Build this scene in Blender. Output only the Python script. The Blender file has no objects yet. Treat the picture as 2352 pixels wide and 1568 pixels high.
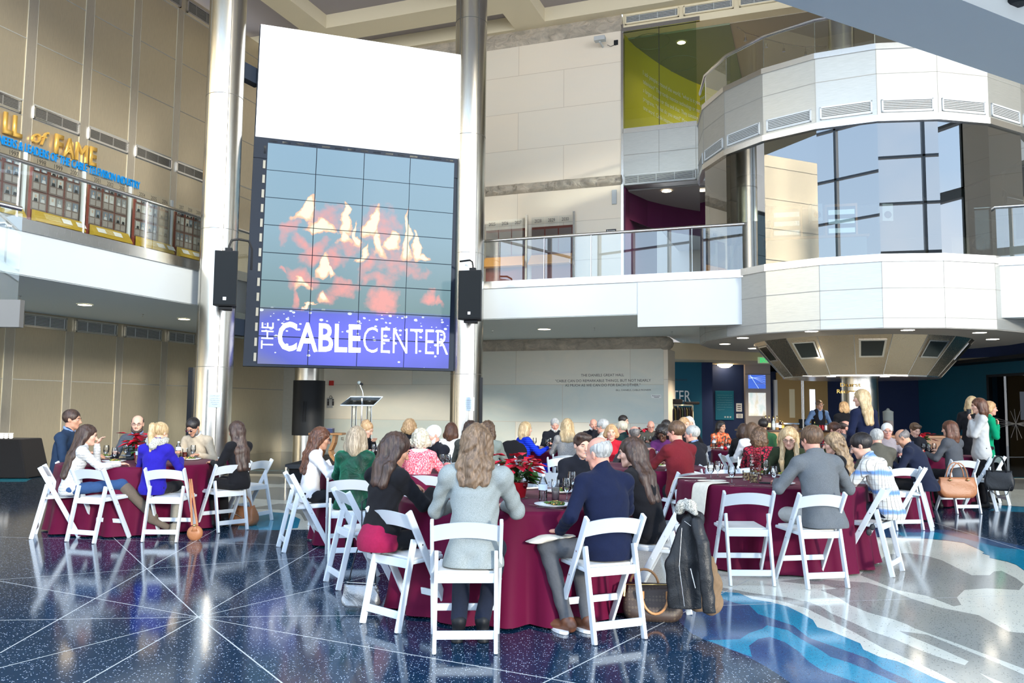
import bpy, bmesh, math, random
import numpy as np
from mathutils import Vector, Matrix, Euler
from mathutils.geometry import delaunay_2d_cdt
R = math.radians
SC = bpy.context.scene
C = SC.collection
random.seed(7)

# ------------------------------------------------------------------ camera
FPX = 1880.0
PITCH, ROLL = R(4.68), R(0.56)
CAM_H = 1.46
cd = bpy.data.cameras.new('camera')
cam = bpy.data.objects.new('camera', cd)
C.objects.link(cam)
cd.sensor_width = 36.0
cd.lens = 36.0 * FPX / 2352.0
cd.clip_end = 200
CM = Matrix.Translation((0, 0, CAM_H)) @ Matrix.Rotation(math.pi / 2 + PITCH, 4, 'X') @ Matrix.Rotation(ROLL, 4, 'Z')
cam.matrix_world = CM
SC.camera = cam

# ------------------------------------------------------------------ world, sun, exposure
SC.view_settings.view_transform = 'Standard'
SC.view_settings.look = 'None'
SC.view_settings.gamma = 1
SC.view_settings.use_curve_mapping = False
SC.view_settings.exposure = 0.80
w = bpy.data.worlds.new('sky')
SC.world = w
w.use_nodes = True
wn, wl = w.node_tree.nodes, w.node_tree.links
wn.clear()
wo = wn.new('ShaderNodeOutputWorld'); wb = wn.new('ShaderNodeBackground')
tc = wn.new('ShaderNodeTexCoord'); sx = wn.new('ShaderNodeSeparateXYZ')
cr = wn.new('ShaderNodeValToRGB')
wl.new(tc.outputs['Generated'], sx.inputs[0]); wl.new(sx.outputs['Z'], cr.inputs[0])
e = cr.color_ramp.elements
e[0].position = 0.0; e[0].color = (0.88, 0.90, 0.93, 1)
e[1].position = 0.55; e[1].color = (0.37, 0.57, 0.88, 1)
k_ = e.new(0.12); k_.color = (0.60, 0.77, 0.95, 1)
wz = wn.new('ShaderNodeTexNoise'); wz.inputs['Scale'].default_value = 2.2; wz.inputs['Detail'].default_value = 5
wr = wn.new('ShaderNodeValToRGB'); wr.color_ramp.elements[0].position = 0.52; wr.color_ramp.elements[1].position = 0.72
wl.new(tc.outputs['Generated'], wz.inputs['Vector']); wl.new(wz.outputs['Fac'], wr.inputs[0])
wm = wn.new('ShaderNodeMix'); wm.data_type = 'RGBA'
wl.new(wr.outputs['Color'], wm.inputs['Factor']); wl.new(cr.outputs['Color'], wm.inputs['A'])
wm.inputs['B'].default_value = (0.95, 0.96, 1.0, 1)
wl.new(wm.outputs['Result'], wb.inputs['Color'])
wb.inputs['Strength'].default_value = 3.3
wl.new(wb.outputs[0], wo.inputs[0])

sd = bpy.data.lights.new('sun', 'SUN'); sd.energy = 3.0; sd.angle = R(5); sd.color = (1.0, 0.93, 0.79)
sun = bpy.data.objects.new('sun', sd); C.objects.link(sun)
SUN_DIR = Vector((-0.52, 0.83, -0.19)).normalized()
sun.rotation_euler = SUN_DIR.to_track_quat('-Z', 'Y').to_euler()
sun.location = (0, -20, 20)

cy = SC.cycles
cy.max_bounces = 7; cy.diffuse_bounces = 4; cy.glossy_bounces = 4; cy.transmission_bounces = 5; cy.transparent_max_bounces = 24
cy.caustics_reflective = True; cy.blur_glossy = 1.0; cy.caustics_refractive = False
cy.sample_clamp_indirect = 4.0
cy.use_adaptive_sampling = True; cy.adaptive_threshold = 0.03
cy.use_denoising = True

# ------------------------------------------------------------------ pixel helpers (2352 x 1568 frame)
def ray(x, y):
    d = Vector(((x - 1176) / FPX, -(y - 784) / FPX, -1))
    d = CM.to_3x3() @ d
    return Vector((0, 0, CAM_H)), d
def at_z(x, y, z):
    o, d = ray(x, y); t = (z - o.z) / d.z
    return o + d * t
def at_Y(x, y, Y):
    o, d = ray(x, y); return o + d * ((Y - o.y) / d.y)
ANG = R(20.3)
U = Vector((math.cos(ANG), -math.sin(ANG), 0))
V = Vector((math.sin(ANG), math.cos(ANG), 0))
UP = Vector((0, 0, 1))
def st(s, t, z=0.0):
    return U * s + V * t + UP * z
def at_pl(x, y, n, c):
    o, d = ray(x, y); return o + d * ((c - o.dot(n)) / d.dot(n))
def at_s(x, y, s): return at_pl(x, y, U, s)
def at_t(x, y, t): return at_pl(x, y, V, t)

# ------------------------------------------------------------------ materials
MATS = {}
def _in(b, name, val):
    i = b.inputs.get(name)
    if i is not None: i.default_value = val
def mat(name, col=(0.8, 0.8, 0.8), rough=0.5, metal=0.0, spec=0.5, emit=None, es=0.0, trans=0.0, alpha=1.0, ior=1.45, sheen=0.0, coat=0.0, aniso=0.0):
    if name in MATS: return MATS[name]
    m = bpy.data.materials.new(name); m.use_nodes = True
    b = m.node_tree.nodes['Principled BSDF']
    _in(b, 'Base Color', (*col, 1)); _in(b, 'Roughness', rough); _in(b, 'Metallic', metal)
    _in(b, 'Specular IOR Level', spec); _in(b, 'Transmission Weight', trans); _in(b, 'Alpha', alpha); _in(b, 'IOR', ior)
    _in(b, 'Sheen Weight', sheen); _in(b, 'Coat Weight', coat); _in(b, 'Anisotropic', aniso)
    if emit is not None:
        _in(b, 'Emission Color', (*emit, 1)); _in(b, 'Emission Strength', es)
    MATS[name] = m
    return m
class NT:
    """small helper to wire nodes of a material"""
    def __init__(s, m):
        s.m = m; s.t = m.node_tree; s.n = s.t.nodes; s.l = s.t.links; s.b = s.n['Principled BSDF']
    def new(s, typ, **kw):
        nd = s.n.new('ShaderNode' + typ)
        for k, v in kw.items(): setattr(nd, k, v)
        return nd
    def link(s, a, b): s.l.new(a, b)
    def coord(s, kind='Object', scale=(1, 1, 1), rot=(0, 0, 0), loc=(0, 0, 0)):
        t = s.new('TexCoord'); mp = s.new('Mapping')
        s.link(t.outputs[kind], mp.inputs[0])
        mp.inputs['Scale'].default_value = scale; mp.inputs['Rotation'].default_value = rot; mp.inputs['Location'].default_value = loc
        return mp.outputs[0]
    def noise(s, vec, scale=5, detail=3, rough=0.5, dist=0):
        nd = s.new('TexNoise'); nd.inputs['Scale'].default_value = scale; nd.inputs['Detail'].default_value = detail
        nd.inputs['Roughness'].default_value = rough; nd.inputs['Distortion'].default_value = dist
        if vec is not None: s.link(vec, nd.inputs['Vector'])
        return nd.outputs['Fac']
    def ramp(s, fac, stops, interp='LINEAR'):
        nd = s.new('ValToRGB'); cr_ = nd.color_ramp; cr_.interpolation = interp
        for i, (p, c) in enumerate(stops):
            el = cr_.elements[i] if i < 2 else cr_.elements.new(p)
            el.position = p; el.color = (*c, 1) if len(c) == 3 else c
        s.link(fac, nd.inputs[0]); return nd.outputs[0]
    def mix(s, fac, a, b, mode='MIX'):
        nd = s.new('Mix'); nd.data_type = 'RGBA'; nd.blend_type = mode
        for k, v in (('Factor', fac), ('A', a), ('B', b)):
            i = nd.inputs[k]
            if k != 'Factor': i = [q for q in nd.inputs if q.name == k and q.type == 'RGBA'][0]
            if hasattr(v, 'is_linked') or isinstance(v, bpy.types.NodeSocket): s.link(v, i)
            elif isinstance(v, (int, float)): i.default_value = v
            else: i.default_value = (*v, 1)
        return [q for q in nd.outputs if q.type == 'RGBA'][0]
    def math(s, op, a, b=None, c=None):
        nd = s.new('Math'); nd.operation = op
        for i, v in enumerate((a, b, c)):
            if v is None: continue
            if isinstance(v, (int, float)): nd.inputs[i].default_value = v
            else: s.link(v, nd.inputs[i])
        return nd.outputs[0]
    def bump(s, h, strength=0.2, dist=0.01):
        nd = s.new('Bump'); nd.inputs['Strength'].default_value = strength; nd.inputs['Distance'].default_value = dist
        s.link(h, nd.inputs['Height']); s.link(nd.outputs[0], s.b.inputs['Normal'])
    def color(s, sock): s.link(sock, s.b.inputs['Base Color'])
    def sep(s, vec):
        nd = s.new('SeparateXYZ'); s.link(vec, nd.inputs[0]); return nd.outputs

def fabric(name, col, col2=None, rough=0.95, nscale=60, bump=0.25, sheen=0.04, fac=0.25):
    if name in MATS: return MATS[name]
    m = mat(name, col, rough, spec=0.2, sheen=sheen); t = NT(m)
    v = t.coord()
    f = t.noise(v, nscale, 3); g = t.noise(v, 6, 2)
    c2 = col2 or tuple(c * 0.72 for c in col)
    c = t.mix(t.ramp(f, [(0.4, (0, 0, 0)), (0.62, (1, 1, 1))]), col, c2)
    t.color(t.mix(fac, col, c))
    t.bump(t.math('ADD', t.math('MULTIPLY', f, 0.35), g), bump, 0.02)
    return m
def hairmat(name, dark, light, sc=90):
    if name in MATS: return MATS[name]
    m = mat(name, dark, 0.42, spec=0.45); t = NT(m)
    v = t.coord(scale=(1, 1, 0.12))
    f = t.noise(v, sc, 3, 0.6); g = t.noise(t.coord(scale=(1, 1, 0.25)), 14, 2)
    t.color(t.ramp(t.math('ADD', t.math('MULTIPLY', f, 0.6), t.math('MULTIPLY', g, 0.4)), [(0.38, dark), (0.62, light)]))
    t.bump(t.math('ADD', f, g), 0.5, 0.01)
    return m
def metal_brushed(name, col, rough=0.32, warp=0.0, panel=None, horiz=False, metal=1.0, bs=0.05):
    if name in MATS: return MATS[name]
    m = mat(name, col, rough, metal=metal); t = NT(m)
    v = t.coord(scale=(1, 1, 30) if horiz else (30, 30, 1))
    f = t.noise(v, 6, 3)
    t.color(t.mix(t.ramp(f, [(0.3, (0, 0, 0)), (0.7, (1, 1, 1))]), col, tuple(c * 0.86 for c in col)))
    r_ = t.math('ADD', t.math('MULTIPLY', f, 0.12), rough - 0.06); t.link(r_, t.b.inputs['Roughness'])
    h = t.math('MULTIPLY', f, 0.15)
    if warp:
        h = t.math('ADD', h, t.math('MULTIPLY', t.noise(t.coord(), 1.1, 1), warp))
    t.bump(h, bs, 0.05)
    return m

M_white = mat('white_paint', (0.54, 0.58, 0.60), 0.6)
M_cream = mat('cream_plaster', (0.84, 0.76, 0.56), 0.8)
M_purplegrey = mat('coffer_grey', (0.40, 0.37, 0.38), 0.85)
M_soffit = mat('soffit_grey', (0.78, 0.86, 0.87), 0.85)
M_beige = mat('soffit_beige', (0.80, 0.66, 0.45), 0.85)
M_chair = mat('white_resin', (0.60, 0.64, 0.67), 0.32, spec=0.5)
M_pad = mat('white_vinyl_pad', (0.68, 0.67, 0.64), 0.5)
M_steel = metal_brushed('brushed_steel', (0.72, 0.71, 0.69), 0.25)
M_steel_panel = metal_brushed('steel_panel', (0.64, 0.565, 0.43), 0.34, warp=0.6, bs=0.12, metal=0.75)
M_drum_panel = metal_brushed('drum_panel', (0.48, 0.49, 0.47), 0.42, metal=0.65, horiz=True)
M_column = metal_brushed('column_steel', (0.58, 0.555, 0.505), 0.24, warp=0.4, bs=0.08)
M_cone = metal_brushed('cone_steel', (0.52, 0.44, 0.34), 0.27, warp=0.4, bs=0.1)
M_chrome = mat('chrome', (0.85, 0.85, 0.86), 0.08, metal=1)
M_dark = mat('dark_metal', (0.02, 0.023, 0.028), 0.5, spec=0.25)
M_navyframe = mat('screen_frame', (0.016, 0.024, 0.040), 0.6, spec=0.2)
M_black = mat('black_plastic', (0.010, 0.011, 0.013), 0.5, spec=0.25)
M_blackgrille = mat('speaker_grille', (0.014, 0.017, 0.020), 0.8, spec=0.15)
M_navywall = mat('navy_wall', (0.006, 0.02, 0.085), 0.6)
M_tealwall = mat('teal_wall', (0.0, 0.10, 0.17), 0.6)
M_teal2 = mat('plaque_teal', (0.0, 0.16, 0.26), 0.5)
M_wood = mat('orange_wood', (0.52, 0.23, 0.07), 0.4)
M_door = mat('bronze_door', (0.42, 0.27, 0.10), 0.45, metal=0.3)
M_gold = mat('gold_letter', (0.80, 0.50, 0.12), 0.35, metal=0.5)
M_blue = mat('blue_letter', (0.0, 0.22, 0.62), 0.45)
M_letter = mat('dark_letter', (0.03, 0.03, 0.035), 0.5)
M_wlet = mat('white_letter', (0.85, 0.86, 0.86), 0.5)
M_glet = mat('grey_letter', (0.30, 0.30, 0.30), 0.5)
M_brown = mat('brown_panel', (0.20, 0.05, 0.035), 0.45)
M_yellowrail = mat('yellow_graphic', (0.40, 0.27, 0.03), 0.4)
M_orangerail = mat('orange_graphic', (0.72, 0.33, 0.06), 0.4)
M_taupe = mat('taupe_panel', (0.22, 0.165, 0.145), 0.45)
M_purple = mat('plum_wall', (0.10, 0.012, 0.065), 0.6)
M_yellow = mat('yellow_wall', (0.62, 0.55, 0.04), 0.6)
M_greenish = mat('green_ceiling', (0.22, 0.26, 0.18), 0.8)
M_red = mat('signal_red', (0.6, 0.02, 0.02), 0.4)
M_paper = mat('paper', (0.85, 0.85, 0.84), 0.7)
M_maroonpaper = mat('maroon_mark', (0.4, 0.02, 0.05), 0.6)
M_lamp = mat('lamp_glow', (1, 0.9, 0.7), 0.5, emit=(1.0, 0.80, 0.52), es=9.0)
M_lampw = mat('spot_glow', (1, 0.9, 0.8), 0.5, emit=(1.0, 0.88, 0.7), es=14.0)
M_glass = mat('rail_glass', (0.86, 0.95, 0.93), 0.01, spec=0.5)
def thin_glass(name, tint, refl=1.0, rough=0.0, ior=1.5):
    """flat sheet: reflects by Fresnel, otherwise lets light straight through"""
    m = bpy.data.materials.new(name); m.use_nodes = True
    n, l = m.node_tree.nodes, m.node_tree.links; n.clear()
    o = n.new('ShaderNodeOutputMaterial'); mx = n.new('ShaderNodeMixShader'); f = n.new('ShaderNodeFresnel'); f.inputs[0].default_value = ior
    tr = n.new('ShaderNodeBsdfTransparent'); tr.inputs[0].default_value = (*tint, 1)
    g = n.new('ShaderNodeBsdfGlossy'); g.inputs[1].default_value = rough
    mm = n.new('ShaderNodeMath'); mm.operation = 'MULTIPLY'; mm.inputs[1].default_value = refl; mm.use_clamp = True
    l.new(f.outputs[0], mm.inputs[0]); l.new(mm.outputs[0], mx.inputs[0]); l.new(tr.outputs[0], mx.inputs[1]); l.new(g.outputs[0], mx.inputs[2]); l.new(mx.outputs[0], o.inputs[0])
    MATS[name] = m; return m
M_glass = thin_glass('rail_glass_sheet', (0.90, 0.97, 0.95), 3.0)
M_drumglass = thin_glass('drum_glass_sheet', (0.42, 0.47, 0.45), 3.1, ior=1.6)
M_doorglass = thin_glass('door_glass_sheet', (0.35, 0.35, 0.34), 0.8)
M_greenglass = thin_glass('green_glass_sheet', (0.62, 0.74, 0.58), 1.5)
M_clear = thin_glass('clear_glassware', (0.97, 0.98, 0.985), 2.0)
M_acryl = thin_glass('acrylic_sheet', (0.92, 0.95, 0.96), 1.6)
M_bottle = thin_glass('clear_plastic_bottle', (0.86, 0.90, 0.93), 2.2)
M_liquid = mat('iced_tea', (0.12, 0.02, 0.01), 0.1)
M_water = thin_glass('water', (0.95, 0.97, 0.98), 1.5)
M_plate = mat('white_china', (0.85, 0.85, 0.84), 0.2)
M_napkin = fabric('cream_napkin', (0.74, 0.68, 0.56), nscale=30)
M_cloth = None
def mk_cloth():
    m = mat('burgundy_cloth', (0.095, 0.003, 0.026), 0.6, spec=0.10, sheen=0.04); t = NT(m)
    f = t.noise(t.coord(), 220, 2); t.bump(f, 0.06, 0.004); return m
M_cloth = mk_cloth()
M_blackcloth = fabric('black_cloth', (0.012, 0.012, 0.014), nscale=80)
M_silver = mat('cutlery_steel', (0.75, 0.74, 0.72), 0.18, metal=1)

def mk_food():
    m = mat('salad_and_meat', (0.3, 0.2, 0.08), 0.55); t = NT(m)
    t.color(t.ramp(t.noise(t.coord(), 45, 2), [(0.38, (0.07, 0.16, 0.02)), (0.5, (0.10, 0.03, 0.015)), (0.58, (0.75, 0.45, 0.08)), (0.68, (0.75, 0.68, 0.5))], 'CONSTANT'))
    t.bump(t.noise(t.coord(), 40, 2), 1.0, 0.02); return m
M_food = mk_food()

def mk_stone(name, ca, cb, bw=3.4, bh=1.15):
    """big limestone blocks: faint joints, each block its own tint"""
    m = mat(name, ca, 0.75); t = NT(m)
    tc_ = t.new('TexCoord'); mp = t.new('Mapping'); t.link(tc_.outputs['UV'], mp.inputs[0])
    bk = t.new('TexBrick'); t.link(mp.outputs[0], bk.inputs['Vector'])
    bk.inputs['Color1'].default_value = (0, 0, 0, 1); bk.inputs['Color2'].default_value = (1, 1, 1, 1); bk.inputs['Mortar'].default_value = (0.5, 0.5, 0.5, 1)
    bk.inputs['Scale'].default_value = 1.0; bk.inputs['Mortar Size'].default_value = 0.008; bk.inputs['Brick Width'].default_value = bw; bk.inputs['Row Height'].default_value = bh
    bk.offset = 0.42; bk.inputs['Mortar Smooth'].default_value = 0.3
    n1 = t.noise(t.coord('Object', (0.5, 0.5, 1.2)), 1.3, 6, 0.6, 1.5)
    f = t.math('ADD', t.math('MULTIPLY', bk.outputs['Color'], 0.55), t.math('MULTIPLY', n1, 0.55))
    base = t.ramp(f, [(0.15, ca), (0.55, tuple((x + y) / 2 for x, y in zip(ca, cb))), (0.85, cb)])
    dk = t.mix(bk.outputs['Fac'], base, tuple(x * 0.70 for x in ca))
    t.color(dk)
    t.bump(t.math('SUBTRACT', t.math('MULTIPLY', t.noise(t.coord(), 9, 4), 0.2), bk.outputs['Fac']), 0.25, 0.02)
    return m
M_stone_up = mk_stone('limestone_upper', (0.93, 0.82, 0.67), (0.86, 0.80, 0.69))
M_stone_lo = mk_stone('limestone_lower', (0.86, 0.80, 0.68), (0.60, 0.67, 0.64), 3.4, 1.08)
def mk_rough():
    m = mat('split_face_stone', (0.6, 0.55, 0.46), 0.85); t = NT(m)
    n1 = t.noise(t.coord(scale=(1, 1, 1.6)), 3.2, 7, 0.65, 0.8)
    t.color(t.ramp(n1, [(0.35, (0.48, 0.44, 0.37)), (0.65, (0.72, 0.64, 0.53))])); t.bump(n1, 0.9, 0.15); return m
M_rough = mk_rough()

def terrazzo(name, base, chips, chipcol2=None, dens=0.5, scale=75, rough=0.10):
    m = mat(name, base, rough, spec=0.45, coat=0.0); t = NT(m)
    v = t.coord()
    vo = t.new('TexVoronoi'); vo.inputs['Scale'].default_value = scale; vo.feature = 'F1'; t.link(v, vo.inputs['Vector'])
    sp = t.sep(vo.outputs['Color'])
    big = t.math('LESS_THAN', vo.outputs['Distance'], 0.34)
    pick = t.math('GREATER_THAN', sp[0], 1 - dens)
    k = t.math('MULTIPLY', big, pick)
    c = t.mix(t.math('MULTIPLY', t.noise(v, 1.1, 3), 0.9), base, tuple(x * 1.5 for x in base))
    c = t.mix(k, c, chips)
    if chipcol2:
        k2 = t.math('MULTIPLY', t.math('LESS_THAN', vo.outputs['Distance'], 0.30), t.math('LESS_THAN', sp[1], 0.2))
        c = t.mix(k2, c, chipcol2)
    t.color(c)
    return m
M_tz_navy = terrazzo('terrazzo_navy', (0.004, 0.020, 0.044), (0.50, 0.55, 0.62), (0.03, 0.08, 0.16), 0.24, 92)
M_tz_blue = terrazzo('terrazzo_slate_blue', (0.025, 0.070, 0.16), (0.03, 0.03, 0.06), (0.10, 0.22, 0.36), 0.3, 110)
M_tz_teal = terrazzo('terrazzo_teal', (0.010, 0.21, 0.33), (0.02, 0.06, 0.12), (0.10, 0.40, 0.52), 0.3, 110)
M_tz_cream = terrazzo('terrazzo_cream', (0.62, 0.61, 0.52), (0.10, 0.09, 0.075), (0.6, 0.6, 0.52), 0.10, 85)
M_tz_grey = terrazzo('terrazzo_grey', (0.29, 0.285, 0.25), (0.05, 0.05, 0.045), (0.42, 0.40, 0.34), 0.28, 85)
M_tz_dark = terrazzo('terrazzo_charcoal', (0.016, 0.022, 0.03), (0.25, 0.27, 0.3), None, 0.12, 90)
M_tz_line = mat('zinc_strip', (0.55, 0.56, 0.54), 0.25, spec=0.5)

# ------------------------------------------------------------------ mesh building
class MB:
    def __init__(s): s.v = []; s.f = []; s.m = []; s.uv = {}
    def add(s, vs, fs, m=0):
        k = len(s.v); s.v += [tuple(v) for v in vs]
        for f in fs: s.f.append(tuple(k + i for i in f)); s.m.append(m)
    def hexa(s, p, m=0):   # p: 8 points, bottom 4 ccw then top 4
        s.add(p, [(0, 3, 2, 1), (4, 5, 6, 7), (0, 1, 5, 4), (1, 2, 6, 5), (2, 3, 7, 6), (3, 0, 4, 7)], m); return s
    def box(s, c, d, m=0, rot=None):
        x, y, z = (q / 2 for q in d)
        ps = [Vector(p) for p in ((-x, -y, -z), (x, -y, -z), (x, y, -z), (-x, y, -z), (-x, -y, z), (x, -y, z), (x, y, z), (-x, y, z))]
        if rot is not None: ps = [rot @ p for p in ps]
        return s.hexa([p + Vector(c) for p in ps], m)
    def obox(s, o, a, b, c, m=0):   # corner o, edge vectors a,b,c
        o, a, b, c = map(Vector, (o, a, b, c))
        if a.cross(b).dot(c) < 0: a, b = b, a
        return s.hexa([o, o + a, o + a + b, o + b, o + c, o + a + c, o + a + b + c, o + b + c], m)
    def bar(s, p, q, w, d, side=Vector((1, 0, 0)), m=0):   # beam from p to q, w along side, d across
        p, q = Vector(p), Vector(q); ax = (q - p).normalized(); sd_ = (side - ax * side.dot(ax)).normalized(); n = ax.cross(sd_)
        return s.obox(p - sd_ * w / 2 - n * d / 2, sd_ * w, n * d, q - p, m)
    def prism(s, pts, z0, z1, m=0):
        n = len(pts); s.add([(x, y, z0) for x, y in pts] + [(x, y, z1) for x, y in pts],
              [tuple(reversed(range(n))), tuple(range(n, 2 * n))] + [(i, (i + 1) % n, n + (i + 1) % n, n + i) for i in range(n)], m); return s
    def poly(s, pts, m=0): s.add(pts, [tuple(range(len(pts)))], m); return s
    def tube(s, path, r, seg=10, m=0, cap=True):
        path = [Vector(p) for p in path]; rs = r if isinstance(r, (list, tuple)) else [r] * len(path)
        k = len(s.v); prev = None
        for i, p in enumerate(path):
            a = path[min(i + 1, len(path) - 1)] - path[max(i - 1, 0)]; a.normalize()
            ref = prev if prev is not None else (Vector((0, 0, 1)) if abs(a.z) < 0.9 else Vector((1, 0, 0)))
            x = (ref - a * ref.dot(a)).normalized(); y = a.cross(x); prev = x
            for j in range(seg):
                t_ = 2 * math.pi * j / seg; q = p + (x * math.cos(t_) + y * math.sin(t_)) * rs[i]; s.v.append(tuple(q))
        for i in range(len(path) - 1):
            for j in range(seg):
                s.f.append((k + i * seg + j, k + i * seg + (j + 1) % seg, k + (i + 1) * seg + (j + 1) % seg, k + (i + 1) * seg + j)); s.m.append(m)
        if cap:
            s.f.append(tuple(k + j for j in reversed(range(seg)))); s.m.append(m)
            e_ = k + (len(path) - 1) * seg; s.f.append(tuple(e_ + j for j in range(seg))); s.m.append(m)
        return s
    def lathe(s, prof, c=(0, 0, 0), seg=20, m=0, cap=True, ang0=0.0):
        k = len(s.v); cx, cy_, cz = c
        for r, z in prof:
            for j in range(seg):
                t_ = ang0 + 2 * math.pi * j / seg; s.v.append((cx + r * math.cos(t_), cy_ + r * math.sin(t_), cz + z))
        for i in range(len(prof) - 1):
            for j in range(seg):
                s.f.append((k + i * seg + j, k + i * seg + (j + 1) % seg, k + (i + 1) * seg + (j + 1) % seg, k + (i + 1) * seg + j)); s.m.append(m)
        if cap:
            s.f.append(tuple(k + j for j in reversed(range(seg)))); s.m.append(m)
            e_ = k + (len(prof) - 1) * seg; s.f.append(tuple(e_ + j for j in range(seg))); s.m.append(m)
        return s
    def ball(s, c, r, seg=12, m=0):
        rr = r if isinstance(r, (list, tuple)) else (r, r, r); n = seg // 2
        prof = [(math.sin(math.pi * i / n), -math.cos(math.pi * i / n)) for i in range(n + 1)]
        k = len(s.v); s.lathe([(max(a, 1e-4), b) for a, b in prof], seg=seg, m=m, cap=False)
        for i in range(k, len(s.v)):
            x, y, z = s.v[i]; s.v[i] = (c[0] + x * rr[0], c[1] + y * rr[1], c[2] + z * rr[2])
        return s
    def build(s, name, mats, parent=None, smooth=False, bevel=0.0, uvplane=None):
        me = bpy.data.meshes.new(name); me.from_pydata(s.v, [], s.f)
        mats = mats if isinstance(mats, (list, tuple)) else [mats]
        for q in mats: me.materials.append(q)
        me.polygons.foreach_set('material_index', s.m)
        if smooth is True: me.polygons.foreach_set('use_smooth', [True] * len(me.polygons))
        me.update()
        if bevel or smooth == 'auto':
            bm = bmesh.new(); bm.from_mesh(me)
            if bevel:
                bmesh.ops.bevel(bm, geom=[e_ for e_ in bm.edges if len(e_.link_faces) == 2 and e_.calc_face_angle(0) > 0.5], offset=bevel, segments=2, affect='EDGES', profile=0.6)
            if smooth == 'auto':
                for f in bm.faces: f.smooth = True
                for e_ in bm.edges:
                    if len(e_.link_faces) == 2 and e_.calc_face_angle(0) > 0.6: e_.smooth = False
            bm.to_mesh(me); bm.free()
        if uvplane:
            a, b = uvplane; uvl = me.uv_layers.new(name='UVMap')
            for lp in me.loops:
                co = me.vertices[lp.vertex_index].co; uvl.data[lp.index].uv = (co.dot(a), co.dot(b))
        o = bpy.data.objects.new(name, me); C.objects.link(o)
        if parent is not None: o.parent = parent
        return o
def tag(o, label=None, cat=None, group=None, kind=None):
    if label: o['label'] = label
    if cat: o['category'] = cat
    if group: o['group'] = group
    if kind: o['kind'] = kind
    return o
def empty(name, loc=(0, 0, 0), rz=0.0, label=None, cat=None, group=None):
    o = bpy.data.objects.new(name, None); C.objects.link(o); o.location = loc; o.rotation_euler = (0, 0, rz)
    o.empty_display_size = 0.1
    return tag(o, label, cat, group)
def struct(o): o['kind'] = 'structure'; return o
def copy_tree(o, parent=None):
    c = o.copy(); C.objects.link(c); c.parent = parent
    for ch in list(o.children): copy_tree(ch, c)
    return c
def text(s, pL, pR, h, upv=UP, m=None, parent=None, depth=0.0, bold=0.0, name='lettering', align='fit', shear=0.0, nrm_off=0.0):
    """lettering whose baseline runs from pL to pR, capital height h"""
    pL, pR = Vector(pL), Vector(pR)
    cu = bpy.data.curves.new(name, 'FONT'); cu.body = s; cu.size = 1.0; cu.offset = bold; cu.extrude = 0.0; cu.shear = shear; cu.resolution_u = 3
    tmp = bpy.data.objects.new('tmp', cu); C.objects.link(tmp)
    cu.extrude = 0.0
    dg = bpy.context.evaluated_depsgraph_get(); me = bpy.data.meshes.new_from_object(tmp.evaluated_get(dg))
    bpy.data.objects.remove(tmp)
    xs = [v.co.x for v in me.vertices]; ys = [v.co.y for v in me.vertices]
    if not xs: return None
    x0, x1 = min(xs), max(xs)
    sx_ = (pR - pL).length / (x1 - x0); sy = h / 0.7
    r_ = (pR - pL).normalized(); n = r_.cross(upv).normalized(); up = n.cross(r_)
    bm = bmesh.new(); bm.from_mesh(me)
    if depth:
        rr = bmesh.ops.extrude_face_region(bm, geom=bm.faces[:])
        bmesh.ops.translate(bm, vec=(0, 0, depth), verts=[g for g in rr['geom'] if isinstance(g, bmesh.types.BMVert)])
    for v in bm.verts:
        c = v.co; v.co = pL + r_ * ((c.x - x0) * sx_) + up * (c.y * sy) + n * (c.z + nrm_off + 0.001)
    bm.normal_update(); bm.to_mesh(me); bm.free()
    me.name = name
    me.materials.clear(); me.materials.append(m or M_letter)
    o = bpy.data.objects.new(name, me); C.objects.link(o)
    if parent is not None:
        o.parent = parent; o.matrix_parent_inverse = parent.matrix_basis.inverted()
    return o
# ================================================================== THE BUILDING
def adopt(o, p):
    o.parent = p; o.matrix_parent_inverse = p.matrix_basis.inverted(); return o
def frame_empty(name, pos, label, cat, group=None):
    return empty(name, pos, 0, label, cat, group)
S_L, S_BL, T_BR, T_W = -16.3, -11.75, 17.25, 22.6     # left wall, left balcony edge, right balcony edge, stone wall
Z_SOF, Z_FL, Z_STRIP, Z_RAIL, Z_CEIL = 3.5, 4.19, 4.35, 5.28, 12.9
DC = Vector((7.73, 18.2, 0)); DR = 3.45

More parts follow.
